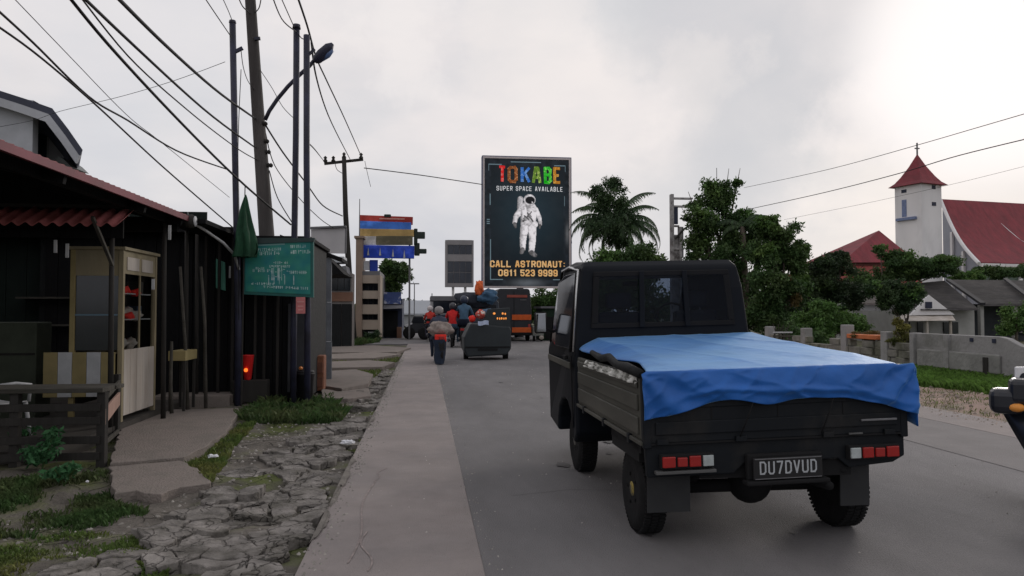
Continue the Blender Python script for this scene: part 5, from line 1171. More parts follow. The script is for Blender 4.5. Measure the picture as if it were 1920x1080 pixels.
van('minivan', 'navy blue minivan hidden behind riders and the box cart', 'van', 868, 938, 562, 645, 3.6, m_navy)
dt, W, H, g = van('box_truck', 'tall dark truck with orange bands right of the cart', 'truck', 930, 997, 541, 640, 6.0, M('truck_dark', (.030, .032, .038), .6, .15, 2, spec=.3), False)
m_or = M('orange_band', (.62, .11, .02), .6, .15, 4)
for (y0, y1, mt_) in ((590, 600, m_or), (614, 624, m_or), (553, 558, M('dull_red_band', (.30, .07, .05), .6, .15, 4))):
    za, zb = at(960, y1, g.y).z, at(960, y0, g.y).z; MB().bb(-.1 if mt_ is m_or else -.35, W / 2 * .97 if mt_ is m_or else W / 2 * .75, -.035, -.006, za, zb).build('band', mt_, dt, bevel=.01)
MB().bb(W / 2 * .35, W / 2 * .7, -.03, -.005, H * .78, H * .79).build('door_bar', m_met, dt)
MB().bb(-.01, .01, -.02, -.003, .5, H * .95).build('door_seam', m_rub, dt)
q = at(899, 540, 33); solo('orange_bag', MB().ell((0, 0, 0), (.19, .2, .36), 18, 12, .16), M('orange_cloth', (.65, .13, .04), .85, .35, 8), 'orange red sack tied on top of the minivan load', 'sack', tuple(q), smooth=True)
q = at(915, 556, 33); solo('blue_sheet', MB().ell((0, 0, 0), (.45, .3, .30), 22, 14, .22), M('light_blue_sheet', (.05, .11, .19), .8, .3, 5), 'light blue crumpled sheet on the minivan roof load', 'sheet', tuple(q), smooth=True)
q = at(890, 562, 33.5); solo('roof_load', MB().ell((0, 0, 0), (.85, .6, .34), 24, 14, .16), M('dark_load', (.02, .024, .035), .85, .3, 5, .6, 8), 'dark covered load heaped on the minivan roof', 'load', tuple(q), smooth=True)
# far parked vehicles on the left
def jeep(label, px0, px1, pyt, pyb, paint, hood):
    g = gp((px0 + px1) / 2, pyb); a = at(px0, pyb, g.y); b = at(px1, pyb, g.y); W = b.x - a.x; H = at(px0, pyt, g.y).z; t = root('parked_car', label, 'car', ((a.x + b.x) / 2, g.y, 0), 0)
    MB().prism([(-W / 2, 0, .32), (W / 2, 0, .32), (W / 2, 0, H * .62), (W * .38, 0, H * .66), (W * .28, 0, H), (-W * .12, 0, H), (-W * .24, 0, H * .7), (-W / 2, 0, H * .6)], (0, 1.6, 0)).build('body', paint, t, bevel=.06, bseg=3)
    MB().prism([(-W * .5, -.02, H * .60), (-W * .24, -.02, H * .7), (-W * .18, -.02, H * .70), (-W * .18, -.02, H * .64), (-W * .46, -.02, H * .5)], (0, 1.4, 0)).build('bonnet', hood, t, bevel=.02)
    MB().prism([(-W * .18, -.012, H * .68), (W * .30, -.012, H * .68), (W * .24, -.012, H * .93), (-W * .10, -.012, H * .93)], (0, .01, 0)).build('side_window', m_cglass, t)
    for x in (-W * .32, W * .32):
        MB().lathe((x, .05, .33), [(.18, -.09), (.31, -.1), (.33, -.05), (.33, .05), (.31, .1), (.18, .1)], 'y', 24).build('wheel', m_rub, t, smooth=True)
    return t
jeep('dark car with a white bonnet parked at the far left road end', 759, 803, 592, 636, m_blackp, M('white_bonnet', (.6, .62, .64), .4))
jeep('dark blue car just right of the white bonneted one', 790, 822, 606, 637, m_navy, m_navy)
# ------------------------------------------------------------------ billboard with the astronaut
BY = 42.0
m_frame = M('frame_pale', (.52, .47, .47), .5, .08, 3); m_frame_d = M('frame_navy', (.03, .05, .14), .5, .1, 3); m_steel = M('steel_grey', (.14, .14, .15), .6, .2, 2)
tl, tr, br_, bl = at(905, 293, BY), at(1070, 293, BY), at(1070, 540, BY), at(905, 540, BY)
bbx = (tl.x + tr.x) / 2; bb_ = root('billboard', 'tall dark billboard showing an astronaut above the distant truck', 'billboard', (bbx, BY, 0))
x0, x1, z0, z1 = tl.x, tr.x, bl.z, tl.z; Wb, Hb = x1 - x0, z1 - z0
MB(True).bb(x0 + .02, x1 - .02, BY + .03, BY + .5, z0 + .02, z1 - .02).build('box', m_frame_d, bb_)
ft = .11
for (a, b, c_, d) in ((x0, x1, z1 - ft, z1), (x0, x1, z0, z0 + ft), (x0, x0 + ft, z0 + ft, z1 - ft), (x1 - ft, x1, z0 + ft, z1 - ft)):
    MB(True).bb(a, b, BY - .06, BY + .03, c_, d).build('frame', m_frame, bb_, bevel=.01)
for (a, b, c_, d) in ((x0 - .04, x0, z0 - .03, z1 + .04), (x1, x1 + .04, z0 - .03, z1 + .04), (x0, x1, z1, z1 + .05)):
    MB(True).bb(a, b, BY - .03, BY + .5, c_, d).build('edge_strip', m_frame_d, bb_)
cxp = at(975, 600, BY + .3).x; MB(True).cyl((cxp, BY + .3, 0), (cxp, BY + .3, z0 + .02), .22, .20, 16).build('column', m_steel, bb_, smooth=True)
# print: painted in the coordinates of a 619 x 950 sheet
NX, NY = 206, 316
px, py = np.meshgrid(78 + (np.arange(NX + 1) / NX) * 619, 75 + (np.arange(NY + 1) / NY) * 950)
rs = np.random.RandomState(2)
def vn(s, seed, shape=px.shape):
    r_ = np.random.RandomState(seed); H_, W_ = shape; g = r_.rand(H_ // s + 3, W_ // s + 3); yy, xx = np.mgrid[0:H_, 0:W_]; gy = yy / s; gx = xx / s; iy = gy.astype(int); ix = gx.astype(int); fy = gy - iy; fx = gx - ix
    fy = fy * fy * (3 - 2 * fy); fx = fx * fx * (3 - 2 * fx); return (g[iy, ix] * (1 - fx) + g[iy, ix + 1] * fx) * (1 - fy) + (g[iy + 1, ix] * (1 - fx) + g[iy + 1, ix + 1] * fx) * fy
glow = np.exp(-(((px - 400) / 260) ** 2 + ((py - 480) / 330) ** 2))[..., None]
img = np.array([.004, .006, .009]) + glow * np.array([.008, .022, .030]) + vn(14, 3)[..., None] * .004
inner = (px > 125) & (px < 655) & (py > 128) & (py < 975)
img = np.where(inner[..., None], img, img * .55 + vn(8, 6)[..., None] * np.array([.012, .016, .022]))
def line(x0, y0, x1, y1, c=(.16, .24, .28), th=2.2):
    global img
    m_ = (px > min(x0, x1) - th) & (px < max(x0, x1) + th) & (py > min(y0, y1) - th) & (py < max(y0, y1) + th); img = np.where(m_[..., None], np.array(c), img)
for a in ((108, 118, 200, 118), (590, 118, 670, 118), (108, 118, 108, 165), (670, 118, 670, 160), (118, 340, 118, 420), (664, 350, 664, 420), (122, 680, 122, 970), (660, 895, 660, 975), (122, 975, 210, 975), (580, 975, 660, 975), (270, 98, 490, 98), (96, 530, 112, 530), (96, 545, 112, 545), (96, 560, 112, 560), (670, 960, 685, 960), (672, 990, 672, 1003)): line(*a)
blob = np.exp(-(((px - 390) / 110) ** 2 + ((py - 1000) / 28) ** 2))[..., None]; img = img + blob * np.array([.10, .11, .12]); img = img + np.exp(-(((px - 685) / 14) ** 2 + ((py - 630) / 70) ** 2))[..., None] * .10
fold = vn(5, 11) * .55 + vn(3, 12) * .45; foldb = vn(9, 13)
def seg(ax, ay, bx, by, ra, rb, tone, dark=.35, side=1.0):
    """tapered limb with rounded shading as printed on the sheet"""
    global img
    dx, dy = bx - ax, by - ay; t = np.clip(((px - ax) * dx + (py - ay) * dy) / (dx * dx + dy * dy + 1e-6), 0, 1); r = ra + (rb - ra) * t
    ox = px - (ax + dx * t); oy = py - (ay + dy * t); d = np.sqrt(ox ** 2 + oy ** 2) / r; sh = np.clip(1 - dark * d ** 2 + side * .28 * ox / r, .15, 1.1)
    v = 1.35 * tone * sh * (.32 + 1.15 * fold) * (.7 + .6 * foldb); v = np.clip(v, .01, .92); m_ = d < 1
    img = np.where(m_[..., None], v[..., None] * np.array([1, .97, 1.0]), img)
seg(340, 375, 335, 440, 22, 20, .45, .5, .3)                              # life-support pack
seg(350, 450, 308, 505, 25, 20, .74); seg(308, 505, 296, 555, 19, 15, .66); seg(298, 562, 303, 585, 14, 9, .10)
seg(450, 455, 478, 512, 21, 16, .70); seg(478, 512, 486, 560, 15, 12, .66); seg(482, 568, 479, 592, 9, 6, .10)
seg(384, 440, 384, 545, 44, 42, .78); seg(420, 440, 420, 550, 36, 33, .74); seg(370, 560, 442, 562, 30, 26, .72)
seg(370, 590, 358, 665, 31, 25, .74); seg(358, 665, 356, 745, 25, 19, .70); seg(354, 752, 346, 772, 17, 15, .16)
seg(424, 590, 428, 675, 31, 25, .78); seg(428, 675, 420, 765, 25, 21, .80); seg(420, 775, 446, 793, 19, 15, .16)
for (a, b, c_, d) in ((368, 500, 398, 525), (392, 478, 430, 540), (360, 540, 420, 470)): seg(a, b, c_, d, 6, 5, .10)
seg(372, 520, 374, 524, 12, 12, .25); seg(408, 500, 410, 505, 12, 12, .2)
seg(398, 420, 424, 424, 22, 18, .5); seg(406, 378, 409, 382, 41, 41, .80, .4, -.2)
m_ = ((px - 410) / 34) ** 2 + ((py - 382) / 27) ** 2 < 1; img = np.where(m_[..., None], np.array([.006, .006, .008]), img)
m_ = (((px - 410) / 37) ** 2 + ((py - 382) / 30) ** 2 < 1) & (((px - 410) / 34) ** 2 + ((py - 382) / 27) ** 2 > 1); img = np.where(m_[..., None], np.array([.35, .34, .35]), img)
seg(424, 396, 427, 399, 4, 4, .5, .2)
cols = np.ones(((NX + 1) * (NY + 1), 4), np.float32); cols[:, :3] = np.clip(img.reshape(-1, 3), 0, 1)
PB = BY - .01
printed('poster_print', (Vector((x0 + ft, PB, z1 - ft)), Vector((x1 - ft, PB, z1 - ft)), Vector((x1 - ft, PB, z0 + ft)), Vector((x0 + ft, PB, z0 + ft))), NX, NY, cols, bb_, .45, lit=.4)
def bp(x, y): return Vector((x0 + ft + (x - 78) / 619 * (Wb - 2 * ft), PB - .025, z1 - ft - (y - 75) / 950 * (Hb - 2 * ft))) - Vector((bbx, BY, 0))
sx_, sz_ = (Wb - 2 * ft) / 619, (Hb - 2 * ft) / 950
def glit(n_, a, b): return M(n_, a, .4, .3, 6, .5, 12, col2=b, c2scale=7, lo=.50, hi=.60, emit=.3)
random.seed(8)
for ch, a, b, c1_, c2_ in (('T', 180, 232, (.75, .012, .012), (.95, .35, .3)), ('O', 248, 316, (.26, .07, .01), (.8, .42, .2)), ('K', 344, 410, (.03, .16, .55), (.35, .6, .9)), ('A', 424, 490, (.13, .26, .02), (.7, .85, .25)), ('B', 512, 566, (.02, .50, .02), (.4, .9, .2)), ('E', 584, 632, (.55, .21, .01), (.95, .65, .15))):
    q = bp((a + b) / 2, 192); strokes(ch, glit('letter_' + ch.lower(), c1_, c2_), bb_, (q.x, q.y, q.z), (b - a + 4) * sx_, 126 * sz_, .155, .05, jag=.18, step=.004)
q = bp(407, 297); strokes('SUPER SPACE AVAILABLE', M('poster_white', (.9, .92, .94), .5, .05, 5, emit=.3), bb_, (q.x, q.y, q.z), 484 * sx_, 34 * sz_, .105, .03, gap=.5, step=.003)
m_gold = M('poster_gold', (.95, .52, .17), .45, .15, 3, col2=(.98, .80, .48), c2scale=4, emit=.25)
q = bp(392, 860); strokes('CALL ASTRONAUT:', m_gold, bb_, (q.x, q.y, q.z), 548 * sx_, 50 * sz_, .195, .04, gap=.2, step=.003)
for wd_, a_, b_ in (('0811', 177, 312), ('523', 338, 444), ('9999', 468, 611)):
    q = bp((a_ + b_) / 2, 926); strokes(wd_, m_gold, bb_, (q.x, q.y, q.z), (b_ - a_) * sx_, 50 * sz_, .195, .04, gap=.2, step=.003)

# grey panel building block on a pale mast
FY = 60.0
a, b = at(835, 450, FY), at(888, 538, FY); wb_ = root('window_panel_tower', 'grey slab with barred dark windows raised on a pale mast', 'tower', ((a.x + b.x) / 2, FY, 0))
m_gp = M('grey_panel', (.24, .23, .235), .8, .1, 1); m_gd = M('panel_glass', (.060, .066, .080), .25, .1, 1)
MB(True).bb(a.x, b.x, FY + .06, FY + 1.0, b.z, a.z).build('slab', m_gp, wb_)
zz = lambda py_: at(860, py_, FY).z; xx2 = lambda px_: at(px_, 500, FY).x
for (p0, p1) in ((a.x, xx2(839)), (xx2(885), b.x)): MB(True).bb(p0, p1, FY - .03, FY + .07, b.z, a.z).build('frame', m_gp, wb_)
for (q0, q1) in ((450, 459), (477, 490), (531, 538)): MB(True).bb(xx2(839), xx2(885), FY - .02, FY + .07, zz(q1), zz(q0)).build('band', m_gp, wb_)
for (q0, q1) in ((459, 477), (490, 510), (511, 531)):
    for k in range(4):
        p0 = 840 + k * 11.2; MB(True).bb(xx2(p0), xx2(p0 + 10), FY + .0, FY + .05, zz(q1 - .4), zz(q0 + .4)).build('window', m_gd, wb_)
for p0 in (850, 873): MB(True).cyl((xx2(p0), FY + .5, 0), (xx2(p0), FY + .5, b.z), .11, .11, 10).build('mast', M('mast_white', (.62, .62, .62), .7, .05), wb_)

# white advertising panel behind the poles
wp = root('blank_panel', 'blank pale grey hoarding panel behind the sign poles', 'hoarding', (at(615, 450, 20).x, 20, 0))
P4 = [at(583, 430, 20), at(647, 427, 20), at(646, 475, 20), at(583, 474, 20)]
MB(True).prism(P4, (0, .1, 0)).build('panel', M('panel_pale', (.42, .41, .42), .7, .08, 2), wp)
MB(True).bar(P4[0] + Vector((-.1, 0, .03)), P4[1] + Vector((.03, 0, .03)), .14, .05).build('top_edge', m_steel, wp)
MB(True).bar(P4[1] + Vector((.02, .03, 0)), P4[2] + Vector((.02, .03, 0)), .05, .05).build('side_edge', m_steel, wp)
for t_ in (.12, .3): q = P4[3].lerp(P4[2], t_); MB(True).cyl((q.x, 20.05, 0), (q.x, 20.05, q.z), .05, .05, 8).build('post', m_steel, wp)

# ------------------------------------------------------------------ buildings on the left
def quadbox(px0, px1, py0, py1, Y, d): a, b = at(px0, py0, Y), at(px1, py1, Y); return a.x, b.x, Y, Y + d, b.z, a.z
m_wh = M('whitewash', (.44, .455, .49), .85, .1, 1.0, .2, 12, col2=(.36, .37, .40)); m_slate = M('slate_dark', (.05, .055, .08), .7, .2, 2)
HY = 22.0
wh = root('white_house', 'white upper storey with dark roof rising behind the food stall', 'house', (-12, HY, 0))
def H3(px, py, Y=HY): return at(px, py, Y)
cr = H3(62, 210).x
MB(True).bb(-19, cr, HY, HY + .3, 3.0, H3(62, 188).z).build('front_wall', m_wh, wh)
MB(True).prism([(-19, HY + .3, 0), (cr, HY + .3, 0), (cr, HY + .3, H3(62, 188).z), (-19, HY + .3, H3(62, 188).z)], (-3.5, 6.8, 0)).build('wall', m_wh, wh)
MB(True).prism([(-19, HY + .001, H3(62, 188).z), (cr, HY + .001, H3(62, 192).z), (cr, HY + .001, H3(62, 195).z + .1), (-14, HY + .001, H3(0, 168).z + .1), (-19, HY + .001, H3(0, 168).z + 1.2)], (0, .28, 0)).build('gable', m_wh, wh)
rp = [(0, 170), (50, 186), (98, 203), (128, 242), (155, 281)]
top = [H3(*p, HY - .35) for p in rp]; top.insert(0, top[0] + (top[0] - top[2]) * 3)
for i in range(len(top) - 1):
    A, B = top[i], top[i + 1]; dn = Vector((-.08, 0, -.17)); MB(True).prism([A, B, B + dn, A + dn], (-3.5, 7.4, 0)).build('roof', m_slate, wh)
    MB(True).prism([A + dn, B + dn, B + dn * 2.2, A + dn * 2.2], (0, .10, 0)).build('barge_board', m_wh, wh)
x0_, x1_ = H3(92, 250, HY + 2.6).x, H3(121, 250, HY + 2.6).x
MB(True).prism([(x0_, HY + 2.6, 0), (x1_, HY + 2.6, 0), (x1_, HY + 2.6, H3(100, 250, HY + 2.6).z), (x0_, HY + 2.6, H3(100, 222, HY + 2.6).z)], (-2.1, 4.4, 0)).build('side_wall', m_wh, wh)
cr2 = H3(60, 250, HY + 2.5).x; MB(True).bb(cr2, x0_ - .01, HY + 2.4, HY + 2.5, 4, H3(80, 252, HY + 2.5).z).build('dark_door', M('teal_dark', (.02, .03, .04), .6), wh)
MB(True).bb(cr2, x0_ - .01, HY + 2.5, HY + 2.6, 0, H3(80, 205, HY + 2.5).z).build('recess_wall', m_wh, wh)
A, B = H3(96, 306, HY + 1.2), H3(133, 312, HY + 1.2); MB(True).prism([A, A + Vector((.2, 0, .22)), B + Vector((-.2, 0, .2)), B], (0, 1.2, 0)).build('porch_roof', M('grey_tin', (.16, .17, .17), .6), wh)
MB(True).prism([at(148, 331, 16), at(165, 331, 16), at(165, 345, 16), at(148, 345, 16)], (0, .5, 0)).build('chimney', m_redroof, shed) if False else None

# low shop further on
Lx0, Lx1, _, _, zb, zt = quadbox(560, 660, 512, 645, 31, 6)
sh = root('low_shop', 'low shop with brown band and dark shutters beyond the metal cabin', 'shop', (Lx1 - 1, 31, 0))
MB(True).bb(Lx0 - 3, Lx1, 31, 32, 0, zt).build('wall', M('shop_wall', (.22, .20, .19), .8, .15, 1.5), sh)
f = lambda q, Y=31: at(640, q, Y).z
MB(True).bb(Lx0, Lx1 + .03, 30.9, 30.99, f(565), f(548)).build('brown_band', M('brown_paint', (.20, .11, .075), .8, .15, 2), sh)
for k in range(3): xa = at(622 + k * 12, 530, 30.95).x; MB(True).bb(xa, xa + .24, 30.93, 30.99, f(545), f(518)).build('window', m_glass_dark, sh)
for k in range(2): xa = at(621 + k * 20, 600, 30.95).x; MB(True).bb(xa, xa + .40, 30.92, 30.99, 0.02, f(570)).build('shutter', m_tarp_black, sh)
MB(True).prism([at(585, 508, 30), at(648, 498, 30), at(652, 514, 30), at(585, 520, 30)], (0, 1.5, 0)).build('awning', m_steel, sh)
MB(True).prism([at(588, 478, 24), at(612, 480, 24), at(645, 514, 24), at(588, 514, 24)], (0, 3, 0)).build('side_roof', wood_black, sh)
MB(True).prism([at(620, 481, 26), at(645, 481, 26), at(645, 492, 26), at(626, 492, 26)], (0, 1, 0)).build('white_fascia', M('white_fascia', (.5, .52, .55), .7), sh)

# narrow tall building with open floors
tb_ = root('narrow_tower_block', 'narrow beige five storey building with dark open floors', 'building', (at(690, 640, 38).x, 38, 0))
m_bg = M('beige_render', (.33, .275, .225), .85, .12, 1.5, .3, 12); m_bg2 = M('brown_render', (.24, .18, .14), .85, .12, 1.5)
gx = lambda p_: at(p_, 550, 38).x; gz = lambda q: at(690, q, 38).z
MB(True).bb(gx(667), gx(679), 37.9, 40, 0, gz(447)).build('pilaster', m_bg2, tb_); MB(True).bb(gx(664), gx(682), 37.8, 40.1, gz(447), gz(443)).build('cap', m_bg2, tb_)
MB(True).bb(gx(679) + .01, gx(712), 38.5, 44, 0, gz(516)).build('core', M('tower_inside', (.05, .05, .055), .8), tb_)
for (q0, q1) in ((516, 531), (545, 560), (571, 589), (600, 618)): MB(True).bb(gx(679) + .005, gx(709), 38.0, 38.5, gz(q1), gz(q0)).build('parapet', m_bg, tb_)
MB(True).bb(gx(709), gx(713), 37.95, 40, 0, gz(516)).build('corner_pier', m_bg, tb_)
for (q0, q1) in ((531, 545), (560, 571), (589, 600)):
    for k in range(3): MB(True).bb(gx(682 + k * 9), gx(688 + k * 9), 38.40, 38.45, gz(q1) + .03, gz(q0) - .03).build('window', m_cglass, tb_)
MB(True).bb(gx(690), gx(704), 38.2, 38.4, .1, gz(622)).build('white_door', m_pale, tb_)
MB(True).bb(gx(676), gx(712), 38.1, 43, gz(516), gz(508)).build('railing', m_steel, tb_)
MB(True).cyl((gx(672), 38.4, gz(447)), (gx(672), 38.4, gz(371)), .035, .02, 6).build('antenna', m_steel, tb_)
MB(True).bb(gx(690), gx(706), 38.9, 39.0, gz(508), gz(485)).build('roof_banner', M('banner_blue', (.02, .06, .40), .6, .1, 3), tb_)
MB(True).bb(gx(673), gx(691), 38.9, 39.0, gz(505), gz(487)).build('roof_banner', M('banner_white', (.55, .57, .6), .6, .1, 3), tb_)
# dark shop row right of it, blue stall
st_ = root('blue_shop', 'small dark shop with blue trim below the round tree', 'shop', (at(730, 635, 42).x, 42, 0))
g2x = lambda p_: at(p_, 600, 42).x; g2z = lambda q: at(730, q, 42).z
MB(True).bb(g2x(712), g2x(754), 42, 46, 0, g2z(560)).build('wall', M('navy_wall', (.035, .045, .085), .8, .15, 2), st_)
MB(True).bb(g2x(714), g2x(752), 41.9, 41.99, g2z(570), g2z(548)).build('sign', M('sign_blue_white', (.08, .12, .30), .7, .3, 3, col2=(.4, .42, .5), c2scale=3, lo=.55, hi=.6), st_)
MB(True).bb(g2x(717), g2x(746), 41.93, 41.99, 0.05, g2z(583)).build('opening', m_tarp_black, st_)
MB(True).bb(g2x(716), g2x(719), 41.85, 41.92, g2z(610), g2z(578)).build('white_strip', m_pale, st_)
MB(True).bb(g2x(745), g2x(753), 41.4, 41.8, 0, g2z(613)).build('brown_counter', M('brown_paint', (), 0), st_)
MB(True).prism([at(706, 580, 41), at(757, 578, 41), at(755, 571, 42), at(708, 571, 42)], (0, .3, 0)).build('awning', m_steel, st_)

# stack of coloured shop signs
cs = root('coloured_sign_stack', 'stack of red, blue, ochre and grey sign boards on two posts', 'sign', (at(725, 640, 39).x, 39, 0))
c3x = lambda p_: at(p_, 450, 39).x; c3z = lambda q: at(725, q, 39).z
bars = [(674, 774, 405, 420, (.36, .035, .025)), (675, 771, 416, 432, (.05, .17, .58)), (674, 776, 430, 444, (.40, .27, .10)), (674, 706, 444, 460, (.40, .39, .38)), (706, 774, 443, 460, (.10, .09, .055)), (675, 777, 461, 485, (.012, .05, .42))]
for k, (a, b, q0, q1, c_) in enumerate(bars):
    MB(True).box(((c3x(a) + c3x(b)) / 2, 39 - .05 * k, (c3z(q0) + c3z(q1)) / 2), (c3x(b) - c3x(a), .12, c3z(q0) - c3z(q1)), rot=(0, R((1.3, 1.0, .3, 0, -.6, .4)[k]), 0)).build('board', M('sign_bar_%s' % 'abcdef'[k], c_, .6, .25, 1.5, col2=tuple(min(1, x_ * 1.7 + .03) for x_ in c_), c2scale=1.2, lo=.5, hi=.7), cs, bevel=.02)
for (p_, q_) in ((691, 472), (713, 472), (737, 474), (758, 476)):
    MB(True).prism([(c3x(p_ - 1.5), 38.66, c3z(q_ + 8)), (c3x(p_ + 2.5), 38.66, c3z(q_ + 8)), (c3x(p_ + .5), 38.66, c3z(q_ - 7))], (0, .02, 0)).build('white_mark', m_pale, cs)
MB(True).box((c3x(695), 38.93, c3z(424)), (.5, .02, .18)).build('white_mark', m_pale, cs); MB(True).box((c3x(735), 38.8, c3z(411)), (1.3, .02, .07)).build('pale_mark', M('dusty_pink', (.5, .25, .22), .7), cs)
for (a, b, q0, q1) in ((776, 783, 428, 460), (781, 797, 434, 447), (777, 787, 455, 479), (785, 800, 466, 475), (720, 733, 402, 408)): MB(True).box(((c3x(a) + c3x(b)) / 2, 39.0, (c3z(q0) + c3z(q1)) / 2), (c3x(b) - c3x(a), .2, c3z(q0) - c3z(q1))).build('bracket', M('bracket_dark', (.02, .03, .025), .7), cs, bevel=.04)
for p_ in (679, 768): MB(True).cyl((c3x(p_), 39.25, 0), (c3x(p_), 39.25, c3z(420)), .05, .05, 8).build('post', m_steel, cs)
MB(True).bb(c3x(679), c3x(768), 39.1, 39.2, c3z(480), c3z(476)).build('rail', m_steel, cs)

# long low building and things closing the far end of the road
lb = root('long_grey_building', 'long low grey roofed building across the far road end', 'building', (at(800, 640, 75).x, 75, 0))
a, b = at(742, 566, 75), at(835, 640, 75)
MB(True).bb(a.x, b.x, 75.3, 85, 0, at(800, 590, 75).z).build('wall', M('far_wall', (.30, .31, .33), .8, .1, .5), lb)
MB(True).prism([(a.x - .5, 75, at(800, 590, 75).z), (b.x + .5, 75, at(800, 590, 75).z), (b.x, 80, at(800, 566, 80).z), (a.x, 80, at(800, 566, 80).z)], (0, .1, .15)).build('roof', M('far_roof', (.30, .32, .35), .7, .1, .3, stretch=(1, .1, 1)), lb)
bsx = root('parked_bus', 'grey white bus with a rooftop rack behind the motorcyclists', 'bus', (at(838, 640, 52).x, 52, 0))
a, b = at(807, 555, 52), at(868, 640, 52)
MB(True).bb(a.x, b.x, 52, 58, .35, a.z - .35).build('body', M('bus_grey', (.33, .33, .34), .6, .1, 1), bsx, bevel=.08)
MB(True).bb(a.x, b.x, 51.9, 58, a.z - .33, a.z).build('roof_rack', m_steel, bsx, bevel=.02)
MB(True).bb(a.x + .2, b.x - .2, 51.95, 51.99, 1.35, 2.3).build('rear_window', m_cglass, bsx, bevel=.02)
MB(True).bb(a.x, b.x, 51.93, 52.0, .4, 1.25).build('rear_panel', m_navy, bsx, bevel=.02)
for x in (a.x + .3, b.x - .3): MB(True).lathe((x, 53, .4), [(.2, -.12), (.4, -.12), (.4, .12), (.2, .12)], 'x', 20).build('wheel', m_rub, bsx)
for (px_, pt_) in ((777, 533), (810, 550)):
    q = at(px_, pt_, 70); lm = root('distant_mast', 'thin grey mast with a flat double head far off' if px_ < 800 else 'thin plain rod standing above the bus roof', 'mast', (q.x, 70, 0))
    MB(True).cyl((q.x, 70, 0), (q.x, 70, q.z), .06, .05, 6).build('shaft', m_steel, lm)
    if px_ < 800: MB(True).bb(q.x - .45, q.x + .45, 69.9, 70.1, q.z, q.z + .1).build('head', m_steel, lm)
# small white car and dark green shed by the hedge
q = gp(1010, 640); wc = root('white_handcart', 'small pale handcart loaded with white bags beside the hedge', 'handcart', (q.x, 36, 0))
ux = lambda p_: at(p_, 620, 36).x; uz = lambda q_: at(1005, q_, 36).z
MB(True).bb(ux(1000), ux(1020), 36, 36.8, uz(630), uz(612)).build('box', M('dull_pale', (.22, .23, .21), .8, .3, 5), wc, bevel=.03)
MB(True).ell((ux(1004), 35.95, uz(622)), (.08, .04, .12)).build('white_bag', m_white, wc, smooth=True); MB(True).ell((ux(1015), 35.95, uz(633)), (.12, .04, .1)).build('white_bag', m_white, wc, smooth=True)
for p_ in (1003, 1017): MB(True).lathe((ux(p_), 36.3, .2), [(.1, -.04), (.2, -.04), (.2, .04), (.1, .04)], 'x', 16).build('wheel', m_rub, wc)
gsd = root('green_shed', 'dark green shed beside the hedge next to the pickup mirror', 'shed', (ux(1038), 37, 0))
MB(True).bb(ux(1022), ux(1064), 37, 39, 0, uz(578)).build('wall', M('green_dark_paint', (.015, .035, .02), .8, .2, 2), gsd)
MB(True).bb(ux(1019), ux(1067), 36.8, 39.2, uz(578), uz(574)).build('roof', m_steel, gsd); MB(True).bb(ux(1029), ux(1046), 36.93, 36.99, .1, uz(594)).build('door', m_tarp_black, gsd)

# ------------------------------------------------------------------ church
m_chw = M('church_white', (.72, .71, .72), .85, .12, 1.0, .3, 5, col2=(.60, .585, .59), c2scale=.5, stretch=(1, 1, .35), lo=.48, hi=.72); m_chr = M('church_roof_red', (.20, .030, .040), .7, .2, 1.2, .6, 9, stretch=(3, 1, .6), spec=.3, col2=(.15, .028, .036), c2scale=.5)
CY = 60.0
ct = at(1723, 480, CY); ch = root('church', 'white church with square tower, red spire and broad red nave roof', 'church', (ct.x, CY, 0))
ang = R(16.7); hwid = 1.28
zt, ze = at(1723, 349, CY).z, at(1723, 289, CY).z
def rot2(x, y, z): return (ct.x + x * math.cos(ang) - y * math.sin(ang), CY + x * math.sin(ang) + y * math.cos(ang), z)
def rbox(x0, x1, y0, y1, z0, z1): return MB(True).add([rot2(x, y, z) for z in (z0, z1) for y in (y0, y1) for x in (x0, x1)], [(0, 2, 3, 1), (4, 5, 7, 6), (0, 1, 5, 4), (2, 6, 7, 3), (0, 4, 6, 2), (1, 3, 7, 5)])
rbox(-hwid, hwid, -hwid, hwid, 0, zt).build('tower', m_chw, ch)
prof_ = [(1.70, 0), (1.32, .34), (.98, .85), (.50, 1.75), (.03, ze - zt)]
sp = MB(True)
for (r_, h_) in prof_:
    for k in range(4): a = math.pi / 4 + k * math.pi / 2; q = r_ * 1.41 * .98; sp.v.append(rot2(q * math.cos(a), q * math.sin(a), zt - .05 + h_))
for i in range(len(prof_) - 1):
    for k in range(4): a = i * 4 + k; b = i * 4 + (k + 1) % 4; sp.f.append((a, b, b + 4, a + 4))
sp.f.append((3, 2, 1, 0)); sp.build('spire', m_chr, ch)
q = at(1722, 289, CY); cr_ = MB(True).bb(ct.x - .05, ct.x + .05, CY - .05, CY + .05, ze - .1, at(1722, 268, CY).z); cr_.bb(ct.x - .22, ct.x + .22, CY - .04, CY + .04, ze + .45, ze + .55); cr_.build('cross', m_steel, ch)
z_ = lambda q_: at(1710, q_, CY).z
def openg(face, c, w_, z0, z1, nm, mat, proud=.03):
    if face == 'l': return rbox(-hwid - proud, -hwid + .05, -c - w_ / 2, -c + w_ / 2, z0, z1).build(nm, mat, ch)
    return rbox(c - w_ / 2, c + w_ / 2, -hwid - proud, -hwid + .05, z0, z1).build(nm, mat, ch)
m_op = M('opening_dark', (.02, .025, .05), .6)
openg('l', -.35, .45, z_(407), z_(375), 'arched_window', M('window_blue', (.15, .19, .32), .5)); openg('l', -.35, .5, z_(362), z_(356), 'vent', m_op)
openg('r', .3, .45, z_(358), z_(351), 'vent', m_op); openg('r', .3, .5, z_(389), z_(382), 'vent', m_op)
openg('l', -.1, 1.9, z_(414), z_(409), 'ledge', M('window_blue', (), 0), .25)
openg('r', 0, .9, z_(474), z_(450), 'panel', m_chw, .12) if False else None
